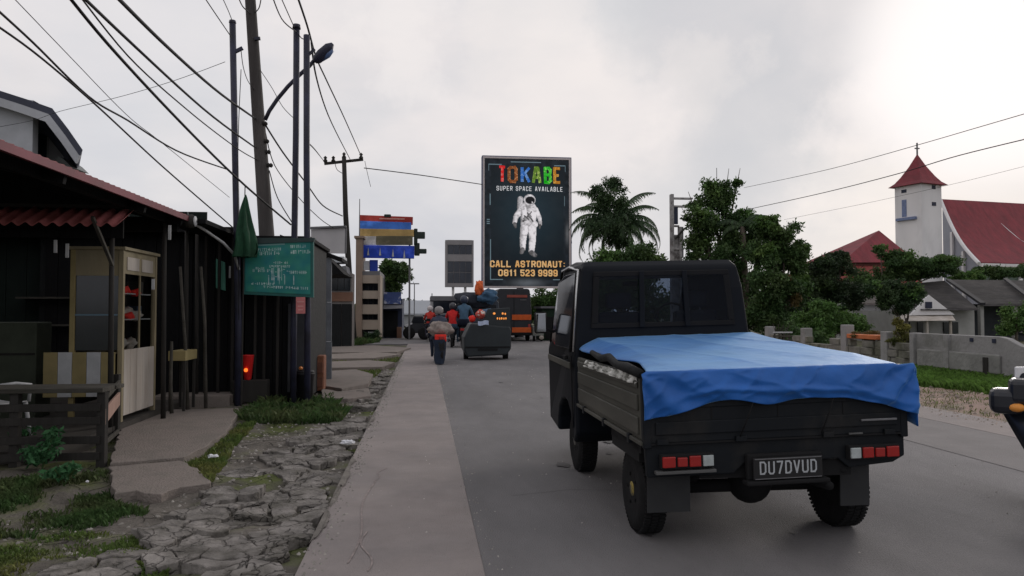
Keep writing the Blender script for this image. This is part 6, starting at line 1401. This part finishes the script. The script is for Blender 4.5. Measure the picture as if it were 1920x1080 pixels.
# nave
NYr = 63.0
A = at(1764, 375, NYr); zr = A.z; Bq = G(2090, 390, zr) if False else Vector((A.x + 34, A.y + 6, zr))
Cq = at(1836, 494, 56); ze2 = Cq.z; D = Vector((Cq.x + 30, Cq.y + 6, ze2))
crv = []
for k in range(13):
    t = k / 12; p = A.lerp(Cq, t); p.z -= .9 * math.sin(math.pi * t) * (1 - .2 * t) ; crv.append(p)
crd = [p + (Bq - A).lerp(D - Cq, k / 12) for k, p in enumerate(crv)]
nv = MB(True)
for k in range(13): nv.v += [tuple(crv[k]), tuple(crd[k])]
for k in range(12): a = 2 * k; nv.f.append((a, a + 1, a + 3, a + 2))
nv.build('nave_roof', m_chr, ch, solid=.25, fix=False)
MB(True).tube([p + Vector((-.1, -.1, 0)) for p in crv], .16, 6).build('gable_trim', m_chw, ch)
MB(True).bar(Cq + Vector((0, -.15, -.1)), D + Vector((0, -.15, -.1)), .3, .22).build('eaves', m_chw, ch)
MB(True).tube([crv[2] + (crd[2] - crv[2]) * .16, crv[6] + (crd[6] - crv[6]) * .22 + Vector((0, 0, .1)), crv[8] + (crd[8] - crv[8]) * .27 + Vector((0, 0, .1))], .06, 5).build('roof_seam', m_chw, ch)
gw = [tuple(p + Vector((.25, .15, -.15))) for p in crv]; gw += [(Cq.x + .25, Cq.y + .15, 0), (A.x + .25, A.y + .15, 0)]
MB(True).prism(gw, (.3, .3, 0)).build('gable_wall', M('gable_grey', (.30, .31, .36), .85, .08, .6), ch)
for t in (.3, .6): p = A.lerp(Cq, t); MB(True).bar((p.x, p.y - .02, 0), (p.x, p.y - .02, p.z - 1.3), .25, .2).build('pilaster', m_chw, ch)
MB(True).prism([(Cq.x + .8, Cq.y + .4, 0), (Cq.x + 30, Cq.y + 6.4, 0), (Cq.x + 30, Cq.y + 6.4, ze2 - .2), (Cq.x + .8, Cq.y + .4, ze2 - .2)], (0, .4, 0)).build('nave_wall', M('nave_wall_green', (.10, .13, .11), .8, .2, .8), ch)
for k in range(8):
    p = Cq + (D - Cq) * (.06 + .09 * k); MB(True).bb(p.x, p.x + .35, p.y + .1, p.y + .45, 0, ze2 - .15).build('column', m_chw, ch)

# red roofed house in front of the church
rh = root('red_roofed_house', 'house with steep red pyramid roof half hidden by trees', 'house', (at(1648, 600, 48).x, 49, 0))
ap = at(1648, 432, 51); l_ = at(1578, 492, 48); r_ = at(1722, 492, 48)
MB(True).add([tuple(ap), tuple(l_), tuple(r_), (r_.x + 1, 55, r_.z), (l_.x - 0, 55, l_.z)], [(0, 1, 2), (0, 2, 3), (0, 3, 4), (0, 4, 1), (1, 4, 3, 2)]).build('roof', m_chr, rh)
l2, r2 = at(1568, 545, 46), at(1740, 545, 46); l3, r3 = at(1592, 500, 48), at(1708, 500, 48)
MB(True).prism([tuple(l3), tuple(r3), tuple(r2), tuple(l2)], (0, .3, .1)).build('lower_roof', M('red_roof_dull', (.20, .04, .035), .75, .2, 1.2, .4, 8), rh)
MB(True).bb(l3.x, r3.x, 48.3, 55, 0, l3.z + .3).build('wall', M('brown_wall', (.14, .06, .05), .85, .15, 1.5), rh)
# white bungalow and grey roofed houses
bw = root('white_bungalow', 'small white walled house under the red roofed house', 'house', (at(1640, 620, 38).x, 38, 0))
wx = lambda p_, Y=36: at(p_, 600, Y).x; wz = lambda q_, Y=36: at(1700, q_, Y).z
MB(True).bb(wx(1615), wx(1712), 36, 40, 0, wz(568)).build('wall', m_chw, bw)
MB(True).prism([at(1600, 572, 35.6), at(1718, 570, 35.6), at(1706, 556, 38), at(1612, 558, 38)], (0, .2, .1)).build('roof', M('dark_tiles', (.10, .085, .08), .85, .2, 3, .6, 12), bw)
for p_ in (1640, 1676): MB(True).bb(wx(p_), wx(p_ + 9), 35.94, 35.99, wz(618), wz(590)).build('window', m_glass_dark, bw)
MB(True).cyl((wx(1652), 35.9, 0), (wx(1652), 35.9, wz(560)), .05, .05, 8).build('pillar', wood_dark, bw)
m_gt = M('grey_tiles', (.042, .040, .041), .95, .25, 2.5, .6, 10, stretch=(1, 1, 3), col2=(.060, .056, .055), c2scale=.7, spec=.08)
gh = root('grey_roofed_house', 'grey tiled house with a white porch behind the concrete wall', 'house', (wx(1750, 32), 32, 0))
P1 = [at(1722, 535, 36), at(1776, 530, 36), at(1838, 582, 31.5), at(1728, 582, 31.5)]
MB(True).prism([tuple(p) for p in P1], (0, .2, .12)).build('roof', m_gt, gh)
P1 = [at(1722, 535, 36), at(1728, 582, 31.5), at(1690, 572, 34)]; MB(True).prism([tuple(p) for p in P1], (.1, .1, .1)).build('roof', m_gt, gh)
hx = lambda p_, Y=32: at(p_, 600, Y).x; hz = lambda q_, Y=32: at(1750, q_, Y).z
MB(True).bb(hx(1690), hx(1836), 32.3, 37, -.02, hz(582)).build('wall', M('house_wall', (.30, .30, .29), .85, .15, 1.5), gh)
MB(True).prism([at(1688, 602, 30.6), at(1792, 601, 30.6), at(1785, 590, 32), at(1694, 591, 32)], (0, .12, .05)).build('porch_roof', m_white, gh)
MB(True).prism([at(1708, 591, 31.6), at(1742, 553, 31.6), at(1790, 590, 31.6)], (0, .15, 0)).build('gable', m_chw, gh)
MB(True).prism([at(1736, 578, 31.55), at(1748, 578, 31.55), at(1748, 566, 31.55), at(1736, 566, 31.55)], (0, .05, 0)).build('gable_vent', m_op, gh)
for p_ in (1700, 1738, 1782): MB(True).cyl((hx(p_, 30.8), 30.8, 0), (hx(p_, 30.8), 30.8, hz(600, 30.8)), .06, .06, 8).build('porch_post', m_white, gh)
for (a, b) in ((1704, 1712), (1727, 1737), (1776, 1788), (1792, 1803)): MB(True).bb(hx(a), hx(b), 32.22, 32.28, hz(626), hz(604)).build('window', m_glass_dark, gh)
g2 = root('second_grey_house', 'larger grey roofed house with dark veranda at the right edge', 'house', (hx(1880, 34), 34, 0))
MB(True).prism([tuple(at(1776, 528, 38)), tuple(at(1985, 530, 38)), tuple(at(2010, 573, 33)), tuple(at(1842, 574, 33))], (0, .2, .12)).build('roof', m_gt, g2)
MB(True).bb(at(1838, 600, 34).x, at(2010, 600, 34).x, 34.5, 39, -.02, at(1900, 570, 34).z).build('wall', M('veranda_dark', (.035, .04, .045), .8, .2, 2), g2)
MB(True).bar(at(1778, 529, 37.8) + Vector((0, 0, .12)), at(1843, 576, 32.8) + Vector((0, 0, .16)), .22, .12).build('ridge_cap', M('ridge_dark', (.03, .03, .035), .8), g2)
MB(True).bar(at(1885, 527, 37.9) + Vector((0, 0, .12)), at(1925, 560, 34) + Vector((0, 0, .16)), .2, .1).build('ridge_cap', M('ridge_dark', (), 0), g2)
for p_ in (1842, 1905, 1960): q = at(p_, 600, 33.2); MB(True).bb(q.x - .09, q.x + .09, 33.2, 33.4, 0, at(p_, 572, 33.2).z).build('column', M('house_wall', (), 0), g2)
MB(True).bb(at(1890, 600, 34.4).x, at(1935, 600, 34.4).x, 34.40, 34.45, .3, at(1900, 590, 34.4).z).build('window', m_cglass, g2)
MB(True).prism([tuple(at(1762, 588, 45)), tuple(at(1850, 586, 45)), tuple(at(1838, 574, 48)), tuple(at(1775, 576, 48))], (0, .2, .1)).build('rear_roof', M('red_roof_dull', (), 0), g2) if False else None

# half-built lattice tower behind the cab
lt = root('concrete_frame_tower', 'weathered unfinished concrete frame tower between the two big trees', 'tower', (at(1277, 480, 38).x, 38, 0))
m_cf = M('stained_concrete', (.32, .31, .31), .9, .25, 3, .6, 10, col2=(.13, .12, .12), c2scale=2.5, lo=.48, hi=.6)
tx = lambda p_: at(p_, 430, 38).x; tz = lambda q_: at(1277, q_, 38).z
for (a, b) in ((1259, 1264), (1274, 1279)): MB(True).bb(tx(a), tx(b), 38, 38.3, 0, tz(364 if a < 1265 else 425)).build('column', m_cf, lt)
MB(True).bb(tx(1264), tx(1274), 38.1, 38.2, 0, tz(440)).build('infill', m_cf, lt)
for q_ in (370, 385, 422, 440, 465): MB(True).bb(tx(1264), tx(1300 if q_ < 390 else 1274), 38.02, 38.28, tz(q_ + 3), tz(q_)).build('beam', m_cf, lt)
MB(True).bb(tx(1264), tx(1272), 38.05, 38.2, tz(420), tz(388)).build('dark_panel', m_op, lt)
MB(True).bb(tx(1280), tx(1282), 38.05, 38.1, tz(482), tz(425)).build('rail', m_steel, lt)
MB(True).tube([at(1266, 448, 37.9), at(1282, 430, 37.9), at(1305, 415, 37.9)], .06, 6).build('brace', wood_dark, lt)
q = at(1344, 345, 34); solo('thin_aerial', MB().cyl((0, 0, 0), (0, 0, at(1344, 315, 34).z), .025, .015, 6), m_steel, 'thin aerial poking out of the tallest broadleaf tree', 'aerial', (q.x, 34, 0))

# ------------------------------------------------------------------ concrete wall along the right verge
m_cw = M('wall_concrete', (.27, .265, .265), .9, .16, 1.2, .6, 14, col2=(.17, .17, .16), c2scale=.9, lo=.5, hi=.68)
cw = root('concrete_wall', 'low grey plastered wall with a stepped down end beside the grass', 'wall', (11.55, 14, 0))
WP = []
for y, z in ((5, .80), (13.0, .80), (13.12, .82), (13.3, .89), (13.45, .95), (13.65, .98), (16.3, .98)): WP.append((y, z))
MB(True).prism([(11.5, 5, -.2), (11.5, 16.3, -.2)] + [(11.5, y, z) for y, z in reversed(WP)], (.14, 0, 0)).build('wall_body', m_cw, cw, bevel=.015)
for y in (13.95, 15.1, 16.25): MB(True).bb(11.415, 11.66, y - .07, y + .07, -.1, .985 if y > 14 else .55).build('pier', m_cw if y > 14 else wood_dark, cw, bevel=.015)
for y in (13.78, 14.4): MB(True).bb(11.48, 11.50, y - .045, y + .045, .85, .93).build('drain_hole', m_op, cw)
MB(True).bb(11.44, 11.50, 13.6, 16.1, .22, .62).build('plaster_patch', M('patch_render', (.22, .22, .21), .95, .25, 3, .8, 12), cw, bevel=.03)
MB(True).bb(11.46, 11.50, 10.4, 12.2, .0, .58).build('plaster_patch', M('patch_render', (), 0), cw, bevel=.02)
rw = root('rough_block_wall', 'rough weathered block wall running on behind the pickup tarpaulin', 'wall', (11.6, 20, 0))
random.seed(11); bi = 0
m_blk2 = M('rough_block', (.21, .20, .18), .95, .3, 2.5, .9, 14, col2=(.12, .12, .09), c2scale=1.5)
for r_ in range(4):
    y = 16.45 + (r_ % 2) * .2
    while y < 26:
        L_ = random.uniform(.42, .62)
        if not (r_ == 3 and random.random() < .35): MB(True).box((11.6 + random.uniform(-.03, .03), y + L_ / 2, -.02 + r_ * .19 + .09), (.2, L_ - .025, .175), rot=(random.uniform(-.03, .03), 0, 0)).build('block', m_blk2, rw, bevel=.015)
        y += L_
for y in (17.4, 19.2, 21.4, 23.8): MB(True).bb(11.47, 11.73, y - .13, y + .13, -.1, .98 if y != 19.2 else 1.12).build('pier', m_cw, rw, bevel=.02)
pl = root('orange_planter', 'low orange trough planter on the rough wall', 'planter', (11.6, 18.2, .75))
MB(True).bb(11.45, 11.75, 17.65, 19.0, .76, .88).build('trough', M('terracotta', (.50, .15, .06), .8, .15, 4), pl, bevel=.02)
# bench-like wooden frame by the wall
q = at(1465, 640, 20.5); wf = root('wooden_crate_frame', 'pile of bare sticks and a slatted crate beside the rough wall', 'crate', (q.x, 20.5, .1))
fz = lambda q_: at(1465, q_, 20.5).z; fx = lambda p_: at(p_, 630, 20.5).x
for q_ in (623, 630, 638): MB(True).bb(fx(1447), fx(1483), 20.4, 20.43, fz(q_) - .02, fz(q_) + .02).build('slat', m_pale if q_ < 625 else wood_grey, wf)
for p_ in (1450, 1459, 1468, 1477): MB(True).bb(fx(p_), fx(p_) + .04, 20.44, 20.48, 0, fz(622)).build('post', wood_grey, wf)
for k in range(7): MB(True).tube([(fx(1455 + k * 3), 20.5, fz(625)), (fx(1450 + k * 5), 20.52, fz(607 + (k * 5) % 9))], .009, 5).build('stick', wood_grey, wf)
# ------------------------------------------------------------------ trees and plants
m_bark = M('bark', (.09, .075, .06), .9, .3, 4, .8, 20, stretch=(1, 1, .3))
def leafmat(n_, c, c2=None, isl=.45): return M(n_, c, .6, .2, .5, col2=c2, c2scale=.7, lo=.45, hi=.6, island=isl, trans=.28, spec=.3)
LM = [leafmat('leaves_deep', (.030, .060, .025), (.045, .080, .028)), leafmat('leaves_mid', (.044, .090, .028), (.068, .112, .034)), leafmat('leaves_fresh', (.070, .145, .035), (.095, .155, .04)),
      leafmat('leaves_dry', (.12, .09, .03), (.16, .07, .03)), leafmat('leaves_black', (.026, .048, .022), (.04, .062, .024))]
def leaf_cloud(name, clumps, n, size, mat, parent, seed=1, shell=.3, nsub=20):
    """many small pointed leaves scattered through overlapping clumps"""
    rr = np.random.RandomState(seed + 900); sub = []
    for c in clumps:                       # every clump breaks up into many small tufts with gaps between
        for k in range(nsub):
            d = rr.normal(size=3); d /= np.linalg.norm(d); q = rr.uniform(.35, .95) if rr.rand() < .75 else rr.uniform(0, .5); f = rr.uniform(.24, .55)
            sub.append((c[0] + d[0] * c[3] * q, c[1] + d[1] * c[3] * q, c[2] + d[2] * c[4] * q, c[3] * f, c[4] * f * .85))
    clumps = sub
    r = np.random.RandomState(seed); w_ = np.array([c[3] * c[4] * c[3] for c in clumps]) ** .8; w_ /= w_.sum(); idx = r.choice(len(clumps), n, p=w_)
    cl = np.array([c[:5] for c in clumps]); c = cl[idx]
    d = r.normal(size=(n, 3)); d /= np.linalg.norm(d, axis=1)[:, None]
    rad = (shell + (1 - shell) * r.rand(n)) ** .8 * (1 + .25 * np.maximum(0, r.normal(size=n) * .5)); rad = np.where(r.rand(n) < .3, r.rand(n), rad); rad = np.where(r.rand(n) < .14, rad * 1.35, rad)
    # lumpy surface
    ph = np.sin(d[:, 0] * 7 + idx) * np.cos(d[:, 2] * 6 + idx * 2.1) * np.sin(d[:, 1] * 5 + 1.3 * idx); rad *= 1 + .28 * ph
    p = c[:, :3] + d * rad[:, None] * np.stack([c[:, 3], c[:, 3], c[:, 4]], 1)
    a = r.normal(size=(n, 3)) * .8 + d * .5 + np.array([0, 0, -.35]); a /= np.linalg.norm(a, axis=1)[:, None]; b = np.cross(a, r.normal(size=(n, 3))); b /= np.linalg.norm(b, axis=1)[:, None] + 1e-6
    s = size * (.55 + .9 * r.rand(n))[:, None]; V = np.empty((n, 4, 3), np.float32)
    V[:, 0] = p - a * s; V[:, 1] = p + b * s * .45; V[:, 2] = p + a * s; V[:, 3] = p - b * s * .45
    o0 = np.array(base_of(parent)) if parent is not None else 0
    Fc = np.arange(n * 4, dtype=np.int32).reshape(n, 4)
    return link(name, arr_mesh(name, V.reshape(-1, 3) - o0, Fc), mat, parent)
def tree(label, cat, base, th, clumps, n, size, mat, trunk_r=.16, name='tree', seed=1, lean_=(0, 0), dry=None):
    t = root(name, label, cat, base); b = Vector(base); top = b + Vector((lean_[0], lean_[1], th))
    m = MB(True); m.tube([b - Vector((0, 0, .15)), b + Vector((lean_[0] * .3, 0, th * .35)), b + Vector((lean_[0] * .7, lean_[1] * .5, th * .7)), top], [trunk_r * 1.25, trunk_r, trunk_r * .8, trunk_r * .6], 10).build('trunk', m_bark, t, smooth=True)
    m = MB(True); random.seed(seed)
    for k, c in enumerate(clumps):
        p = Vector(c[:3]); s = b.lerp(top, random.uniform(.55, 1)); mid = s.lerp(p, .5) + Vector((random.uniform(-.2, .2), random.uniform(-.2, .2), random.uniform(.0, .3)))
        m.tube([s, mid, p, p + (p - mid) * .35], [trunk_r * .45, trunk_r * .28, trunk_r * .12, .01], 6)
    m.build('limbs', m_bark, t, smooth=True)
    leaf_cloud('crown', clumps, n, size, mat, t, seed)
    if n > 12000: leaf_cloud('upper_leaves', [(c[0], c[1] - c[3] * .25, c[2] + c[4] * .35, c[3] * .8, c[4] * .7) for c in clumps[::2]], int(n * .14), size * 1.1, LM[2] if mat is not LM[4] else LM[1], t, seed + 3)  # lighter green leaves set higher in the crown
    if dry: leaf_cloud('dry_leaves', dry[0], dry[1], size, LM[3], t, seed + 5)
    return t
def cl(px, py, Y, rpx, rzpx=None, j=0):
    """clump seen around pixel (px, py) at distance Y with a radius given in photo pixels"""
    p = at(px, py, Y); d = (p - CP).dot(FWD); k = d / F; return (p.x, p.y, p.z, rpx * k, (rzpx or rpx) * k)
def ground(px, Y): return (at(px, 600, Y).x, Y, 0)
def jitter(base_, n, sx, sz, rmin, rmax, Y, seed, dy=1.5):
    r = random.Random(seed); return [cl(base_[0] + r.uniform(-sx, sx), base_[1] + r.uniform(-sz, sz), Y + r.uniform(-dy, dy), r.uniform(rmin, rmax)) for _ in range(n)]

# bushy mass with palm fronds (left one)
def frond(parent, base, az, length, droop, up0, seed, nleaf=34, mat=None):
    r = random.Random(seed); K = 16; P = []; p = Vector(base); el = up0
    for k in range(K + 1):
        P.append(p.copy()); st = length / K; d = Vector((math.cos(az) * math.cos(el), math.sin(az) * math.cos(el), math.sin(el))); p = p + d * st; el -= droop / K * (1 + k / K)
    m = MB(True); m.tube(P, [.035 * (1 - .8 * k / K) for k in range(K + 1)], 4)
    for k in range(2, K + 1):
        for q in range(3):
            t = k - q / 3; i = min(int(t), K - 1); a = P[i].lerp(P[i + 1], t - i); dr = (P[i + 1] - P[i]).normalized(); sd = dr.cross(Vector((0, 0, 1))).normalized()
            L_ = length * .20 * math.sin(math.pi * (.12 + .83 * k / K)) * r.uniform(.7, 1.15)
            for s in (-1, 1):
                tip = a + (sd * s * .75 + dr * .45 + Vector((0, 0, -.75 - r.random() * .5))).normalized() * L_; w_ = dr * .028; mid = a.lerp(tip, .5) + Vector((0, 0, .04)); m.add([a - w_, a + w_, mid + w_, mid - w_, tip], [(0, 1, 2, 3), (3, 2, 4)])
    return m.build('frond', mat or LM[0], parent, fix=False)
def palm(label, base, top, fr, seed, r_=.14, extra=None):
    t = root('palm_tree', label, 'palm', base); b = Vector(base); tp_ = Vector(top)
    MB(True).tube([b - Vector((0, 0, .1)), b.lerp(tp_, .5) + Vector((.15, 0, 0)), tp_], [r_ * 1.3, r_, r_ * .8], 10).build('trunk', m_bark, t, smooth=True)
    for k, (az, L_, dr, up0) in enumerate(fr): frond(t, tp_, az, L_, dr, up0, seed + k)
    if extra: leaf_cloud('crown', extra[0], extra[1], extra[2], extra[3], t, seed)
    return t
PYD = 34.0
pt = at(1156, 428, PYD)
fr = []
rr_ = random.Random(5)
for (az, L_, dr, up0) in ((0.05, 2.9, 1.9, .95), (-.15, 2.9, 1.7, .42), (3.05, 3.0, 1.8, .75), (3.2, 3.0, 1.7, .25), (.3, 2.3, 2.1, 1.0), (3.0, 2.4, 1.9, .9), (3.3, 2.6, 1.8, .5), (2.8, 2.3, 2.0, .15), (1.6, 2.2, 1.8, 1.0), (-1.5, 2.0, 1.7, 1.1), (4.1, 2.2, 1.9, .6), (5.4, 2.2, 1.9, .5), (1.2, 2.6, 1.2, 1.35), (2.2, 2.8, 1.3, 1.3), (-.1, 3.1, 1.9, .65), (.15, 2.8, 2.0, .2), (3.3, 2.9, 2.0, .55), (2.9, 2.8, 2.1, .1), (4.6, 2.6, 2.0, .7), (5.0, 2.5, 2.1, .3), (1.9, 2.4, 1.6, 1.1), (.2, 3.0, 1.1, 1.38), (3.0, 3.1, 1.2, 1.40), (.0, 2.6, 1.3, 1.2), (3.1, 2.7, 1.4, 1.15), (2.7, 2.9, 1.6, .95), (.35, 2.3, 1.6, .8), (3.6, 2.2, 2.3, -.05), (.6, 2.0, 2.2, -.1)): fr.append((az, L_, dr, up0))
crown1 = [cl(1140, 372, PYD, 34, 34), cl(1152, 345, PYD + .6, 22, 24), cl(1162, 402, PYD - .5, 34, 30), cl(1150, 435, PYD - .8, 42, 34), cl(1118, 355, PYD, 18, 14), cl(1112, 425, PYD, 26, 16)]
palm('shaggy palm with drooping fronds right of the astronaut billboard', ground(1160, PYD), tuple(pt), fr, 40, extra=(crown1, 15000, .06, LM[0]))
tree('dense dark bush tree under the shaggy palm', 'tree', ground(1170, 31), 1.6, [cl(1138, 500, 31, 38, 36), cl(1185, 490, 31, 45, 42), cl(1225, 505, 31.5, 26, 30), cl(1118, 535, 31, 30, 40), cl(1160, 555, 30.5, 70, 50), cl(1205, 475, 31, 24, 22)], 33800, 0.071, LM[1], seed=3)
# tallest broadleaf tree with an arching top
TYb = 33.0
c2 = [cl(1330, 370, TYb, 24, 34), cl(1362, 352, TYb, 18, 16), cl(1382, 345, TYb, 13, 12), cl(1352, 385, TYb, 26, 30), cl(1318, 415, TYb - .5, 32, 30), cl(1365, 420, TYb, 36, 32), cl(1395, 410, TYb, 22, 22), cl(1300, 385, TYb, 18, 12), cl(1315, 460, TYb, 34, 34), cl(1365, 470, TYb - .6, 46, 40), cl(1410, 450, TYb, 26, 34), cl(1330, 510, TYb, 40, 40), cl(1380, 540, TYb, 50, 50), cl(1296, 480, TYb, 16, 24), cl(1405, 590, TYb, 40, 46), cl(1290, 410, TYb, 16, 8)]
tree('tallest broadleaf tree with an arching top behind the cab', 'tree', ground(1350, TYb), 3.4, c2, 34000, .080, LM[1], .2, seed=8)
pt2 = at(1392, 425, 32.0)
palm('young palm with fanned fronds overlapping the tallest tree', ground(1392, 32), tuple(pt2), [(.1, 2.0, 1.3, .35), (-.1, 1.9, 1.2, .0), (.2, 2.0, 1.4, .7), (0, 1.7, 1.2, -.35), (.4, 1.9, 1.3, 1.0), (2.9, 1.7, 1.6, .8), (3.2, 1.6, 1.7, .3), (1.3, 1.6, 1.5, .9), (-1.2, 1.6, 1.6, .6), (-.3, 1.7, 1.2, .9)], 77)
tree('broad green tree right of the fanned palm', 'tree', ground(1470, 30), 2.4, [cl(1440, 430, 30, 28, 26), cl(1470, 445, 30, 30, 26), cl(1432, 480, 30, 32, 34), cl(1480, 490, 30, 34, 32), cl(1500, 470, 30, 18, 18), cl(1450, 540, 29.5, 44, 42), cl(1495, 540, 30, 30, 34), cl(1440, 600, 29.5, 40, 44)], 41600, 0.071, LM[1], seed=12, dry=([cl(1492, 555, 29, 12, 22), cl(1478, 520, 29, 8, 12)], 900))
tree('dark low spreading tree between the green tree and red roof', 'tree', ground(1560, 33), 2.0, [cl(1545, 500, 33, 30, 24), cl(1580, 495, 33, 28, 22), cl(1540, 545, 33, 36, 34), cl(1590, 550, 33, 30, 30), cl(1525, 590, 32.5, 32, 30), cl(1578, 478, 33, 12, 10)], 33800, 0.067, LM[4], seed=14)
tree('bright green bush in front of the dark spreading tree', 'bush', ground(1560, 26), .6, [cl(1530, 610, 26, 36, 30), cl(1570, 600, 26, 34, 28), cl(1605, 608, 26, 24, 22), cl(1500, 620, 26, 26, 24), cl(1545, 580, 26, 26, 16)], 20800, 0.052, LM[2], .06, name='bush', seed=15)
tree('low olive bush beside the sticks and crate', 'bush', ground(1510, 22.5), .4, [cl(1500, 632, 22.5, 24, 14), cl(1530, 635, 22.5, 26, 14), cl(1485, 618, 22.8, 16, 14)], 9100, 0.043, LM[1], .04, name='bush', seed=16)
tree('spreading roadside tree in front of the church tower', 'tree', ground(1655, 36), 3.0, [cl(1680, 490, 36, 34, 20), cl(1720, 495, 36, 36, 22), cl(1760, 498, 36, 34, 22), cl(1660, 520, 36, 24, 24), cl(1700, 515, 36, 30, 16), cl(1745, 515, 36, 22, 10), cl(1650, 470, 36, 14, 14), cl(1785, 505, 36, 14, 12)], 28600, 0.067, LM[1], .12, seed=18)
tree('dark drooping leafy shrub in front of the white bungalow', 'bush', ground(1700, 30), 1.2, [cl(1700, 560, 30, 26, 26), cl(1688, 580, 30, 18, 14), cl(1715, 545, 30, 22, 16), cl(1660, 560, 30, 24, 24), cl(1640, 545, 30, 20, 20), cl(1680, 540, 30, 22, 16)], 15000, 0.052, LM[0], .05, name='bush', seed=19)
tree('yellow tinged garden shrub at the end of the concrete wall', 'bush', (11.75, 16.9, 0), .8, [cl(1690, 618, 17, 14, 16), cl(1700, 635, 17, 14, 12), cl(1680, 640, 17, 14, 10), cl(1684, 605, 17, 8, 8)], 6760, 0.028, M('leaves_yellow', (.16, .15, .04), .7, .3, 2, island=.5, trans=.3, col2=(.06, .09, .03)), .03, name='bush', seed=20)
tree('dry reddish plant growing over the orange planter', 'bush', (11.7, 18.3, .7), .2, [cl(1620, 628, 18.5, 24, 9), cl(1655, 630, 18.2, 22, 9)], 5460, 0.027, LM[3], .02, name='bush', seed=21)
tree('round bright bush at the right edge behind the wall', 'bush', ground(1905, 24), .8, [cl(1905, 600, 24, 24, 26), cl(1935, 590, 24, 26, 28), cl(1890, 618, 24, 16, 14)], 11700, 0.048, LM[2], .06, name='bush', seed=22)
tree('low hedge of small plants at the church side below the nave', 'hedge', ground(1880, 48), .6, [cl(1850, 508, 48, 22, 12), cl(1885, 512, 48, 26, 14), cl(1925, 508, 48, 26, 14)], 11700, 0.076, LM[1], .05, name='hedge', seed=23)
tree('leafy tree peeping over the second grey roof', 'tree', ground(1850, 46), 3.6, [cl(1830, 520, 46, 18, 12), cl(1800, 518, 46, 16, 10)], 5200, 0.076, LM[2], .08, seed=24)
tree('dark hedge closing the gap behind the broad green tree', 'hedge', ground(1500, 37), .5, [cl(1360 + 38 * k, 596 - 8 * (k % 2), 37 + (k % 3), 34, 26) for k in range(7)], 24000, .08, LM[0], .05, name='hedge', seed=25)
tree('mixed green tree filling the space before the red roofed house', 'tree', ground(1600, 40), 1.8, [cl(1510, 520, 40, 26, 24), cl(1550, 530, 40, 28, 26), cl(1600, 535, 40, 28, 24), cl(1635, 550, 40, 22, 22), cl(1570, 560, 40, 36, 26), cl(1625, 520, 40, 16, 18)], 22000, .085, LM[1], .1, seed=61)
# hedge between truck and pickup, and the far tree line
tree('dense green hedge tree between distant truck and pickup cab', 'hedge', ground(1030, 46), 2.0, [cl(1015, 575, 46, 30, 34), cl(1050, 565, 46, 34, 34), cl(1020, 610, 46, 34, 30), cl(1055, 610, 46, 30, 30), cl(1085, 580, 46, 30, 40)], 39000, 0.081, LM[2], .1, name='hedge', seed=26)
tree('round dark tree under the coloured sign boards', 'tree', ground(740, 44), 3.2, [cl(728, 505, 44, 20, 20), cl(748, 515, 44, 20, 22), cl(735, 540, 44, 24, 24), cl(755, 500, 44, 14, 12), cl(718, 520, 44, 12, 20)], 18200, 0.081, LM[1], .1, seed=27)
tree('small shrub at the foot of the narrow beige building', 'bush', ground(700, 36.5), .2, [cl(690, 630, 36.5, 12, 8), cl(705, 628, 36.5, 10, 10)], 3120, 0.048, LM[0], .03, name='bush', seed=28)
def belt(name, x0, x1, Y, h, n, mat, seed):
    r = random.Random(seed); cs_ = [(x0 + (x1 - x0) * (k + r.random()) / 34, Y + r.uniform(-3, 3), h * r.uniform(.2, .62), r.uniform(2.2, 3.8), h * r.uniform(.28, .42)) for k in range(34)]
    return tag(leaf_cloud(name, cs_, n, .30, mat, None, seed), kind='stuff')
belt('distant_woods', 20, 110, 95, 7, 26000, LM[1], 31); belt('distant_woods', -70, 8, 110, 3.4, 18000, LM[0], 33)
# weeds in front of the slatted fence
def weed(label, base, n, h, seed):
    t = root('weed_plant', label, 'weed', base); r = random.Random(seed)
    for k in range(5):
        a = r.uniform(0, 6.28); P = [(0, 0, 0), (.05 * math.cos(a), .05 * math.sin(a), h * .5), (.13 * math.cos(a), .13 * math.sin(a), h * r.uniform(.8, 1.1))]
        MB().tube(P, .005, 5).build('stem', LM[1], t)
    b = Vector(base); leaf_cloud('leaves', [(b.x, b.y, b.z + h * .6, .17, h * .42), (b.x + .08, b.y, b.z + h * .95, .09, h * .2)], n, .03, M('leaves_weed', (.05, .15, .06), .6, .2, 4, island=.4, trans=.3), t, seed); return t
p = G(78, 880); weed('bushy green weed growing against the slatted fence', (p.x, p.y, -.03), 500, .36, 51)
p = G(120, 905); weed('smaller weed right of the bushy one by the fence', (p.x, p.y, -.03), 260, .18, 52)
p = G(20, 840); weed('weed half hidden behind the fence corner post at left', (p.x, p.y + .3, -.03), 200, .2, 53)
# litter
def litter(label, px, py, s, seed, z=.0):
    p = G(px, py); random.seed(seed); m = MB().ell((0, 0, 0), (s, s * .6, s * .4), 10, 7, .3).ell((s * .9, s * .2, 0), (s * .6, s * .5, s * .35), 8, 6, .3)
    solo('litter', m, M('litter_white', (.75, .76, .8), .6, .1, 8), label, 'litter', (p.x, p.y, max(vz(p.x, p.y), z) + s * .35), smooth=False).rotation_euler = (0, 0, random.uniform(0, 3))
litter('crumpled white wrapper on the grass strip beside the path slab', 397, 858, .042, 1)
litter('white scrap on the broken paving near the concrete strip', 650, 838, .060, 2, .03)
litter('tiny white scrap in the dark grass before the fence', 164, 904, .018, 3)
litter('tiny white scrap low in the mossy dirt near the bottom', 292, 1052, .012, 4)
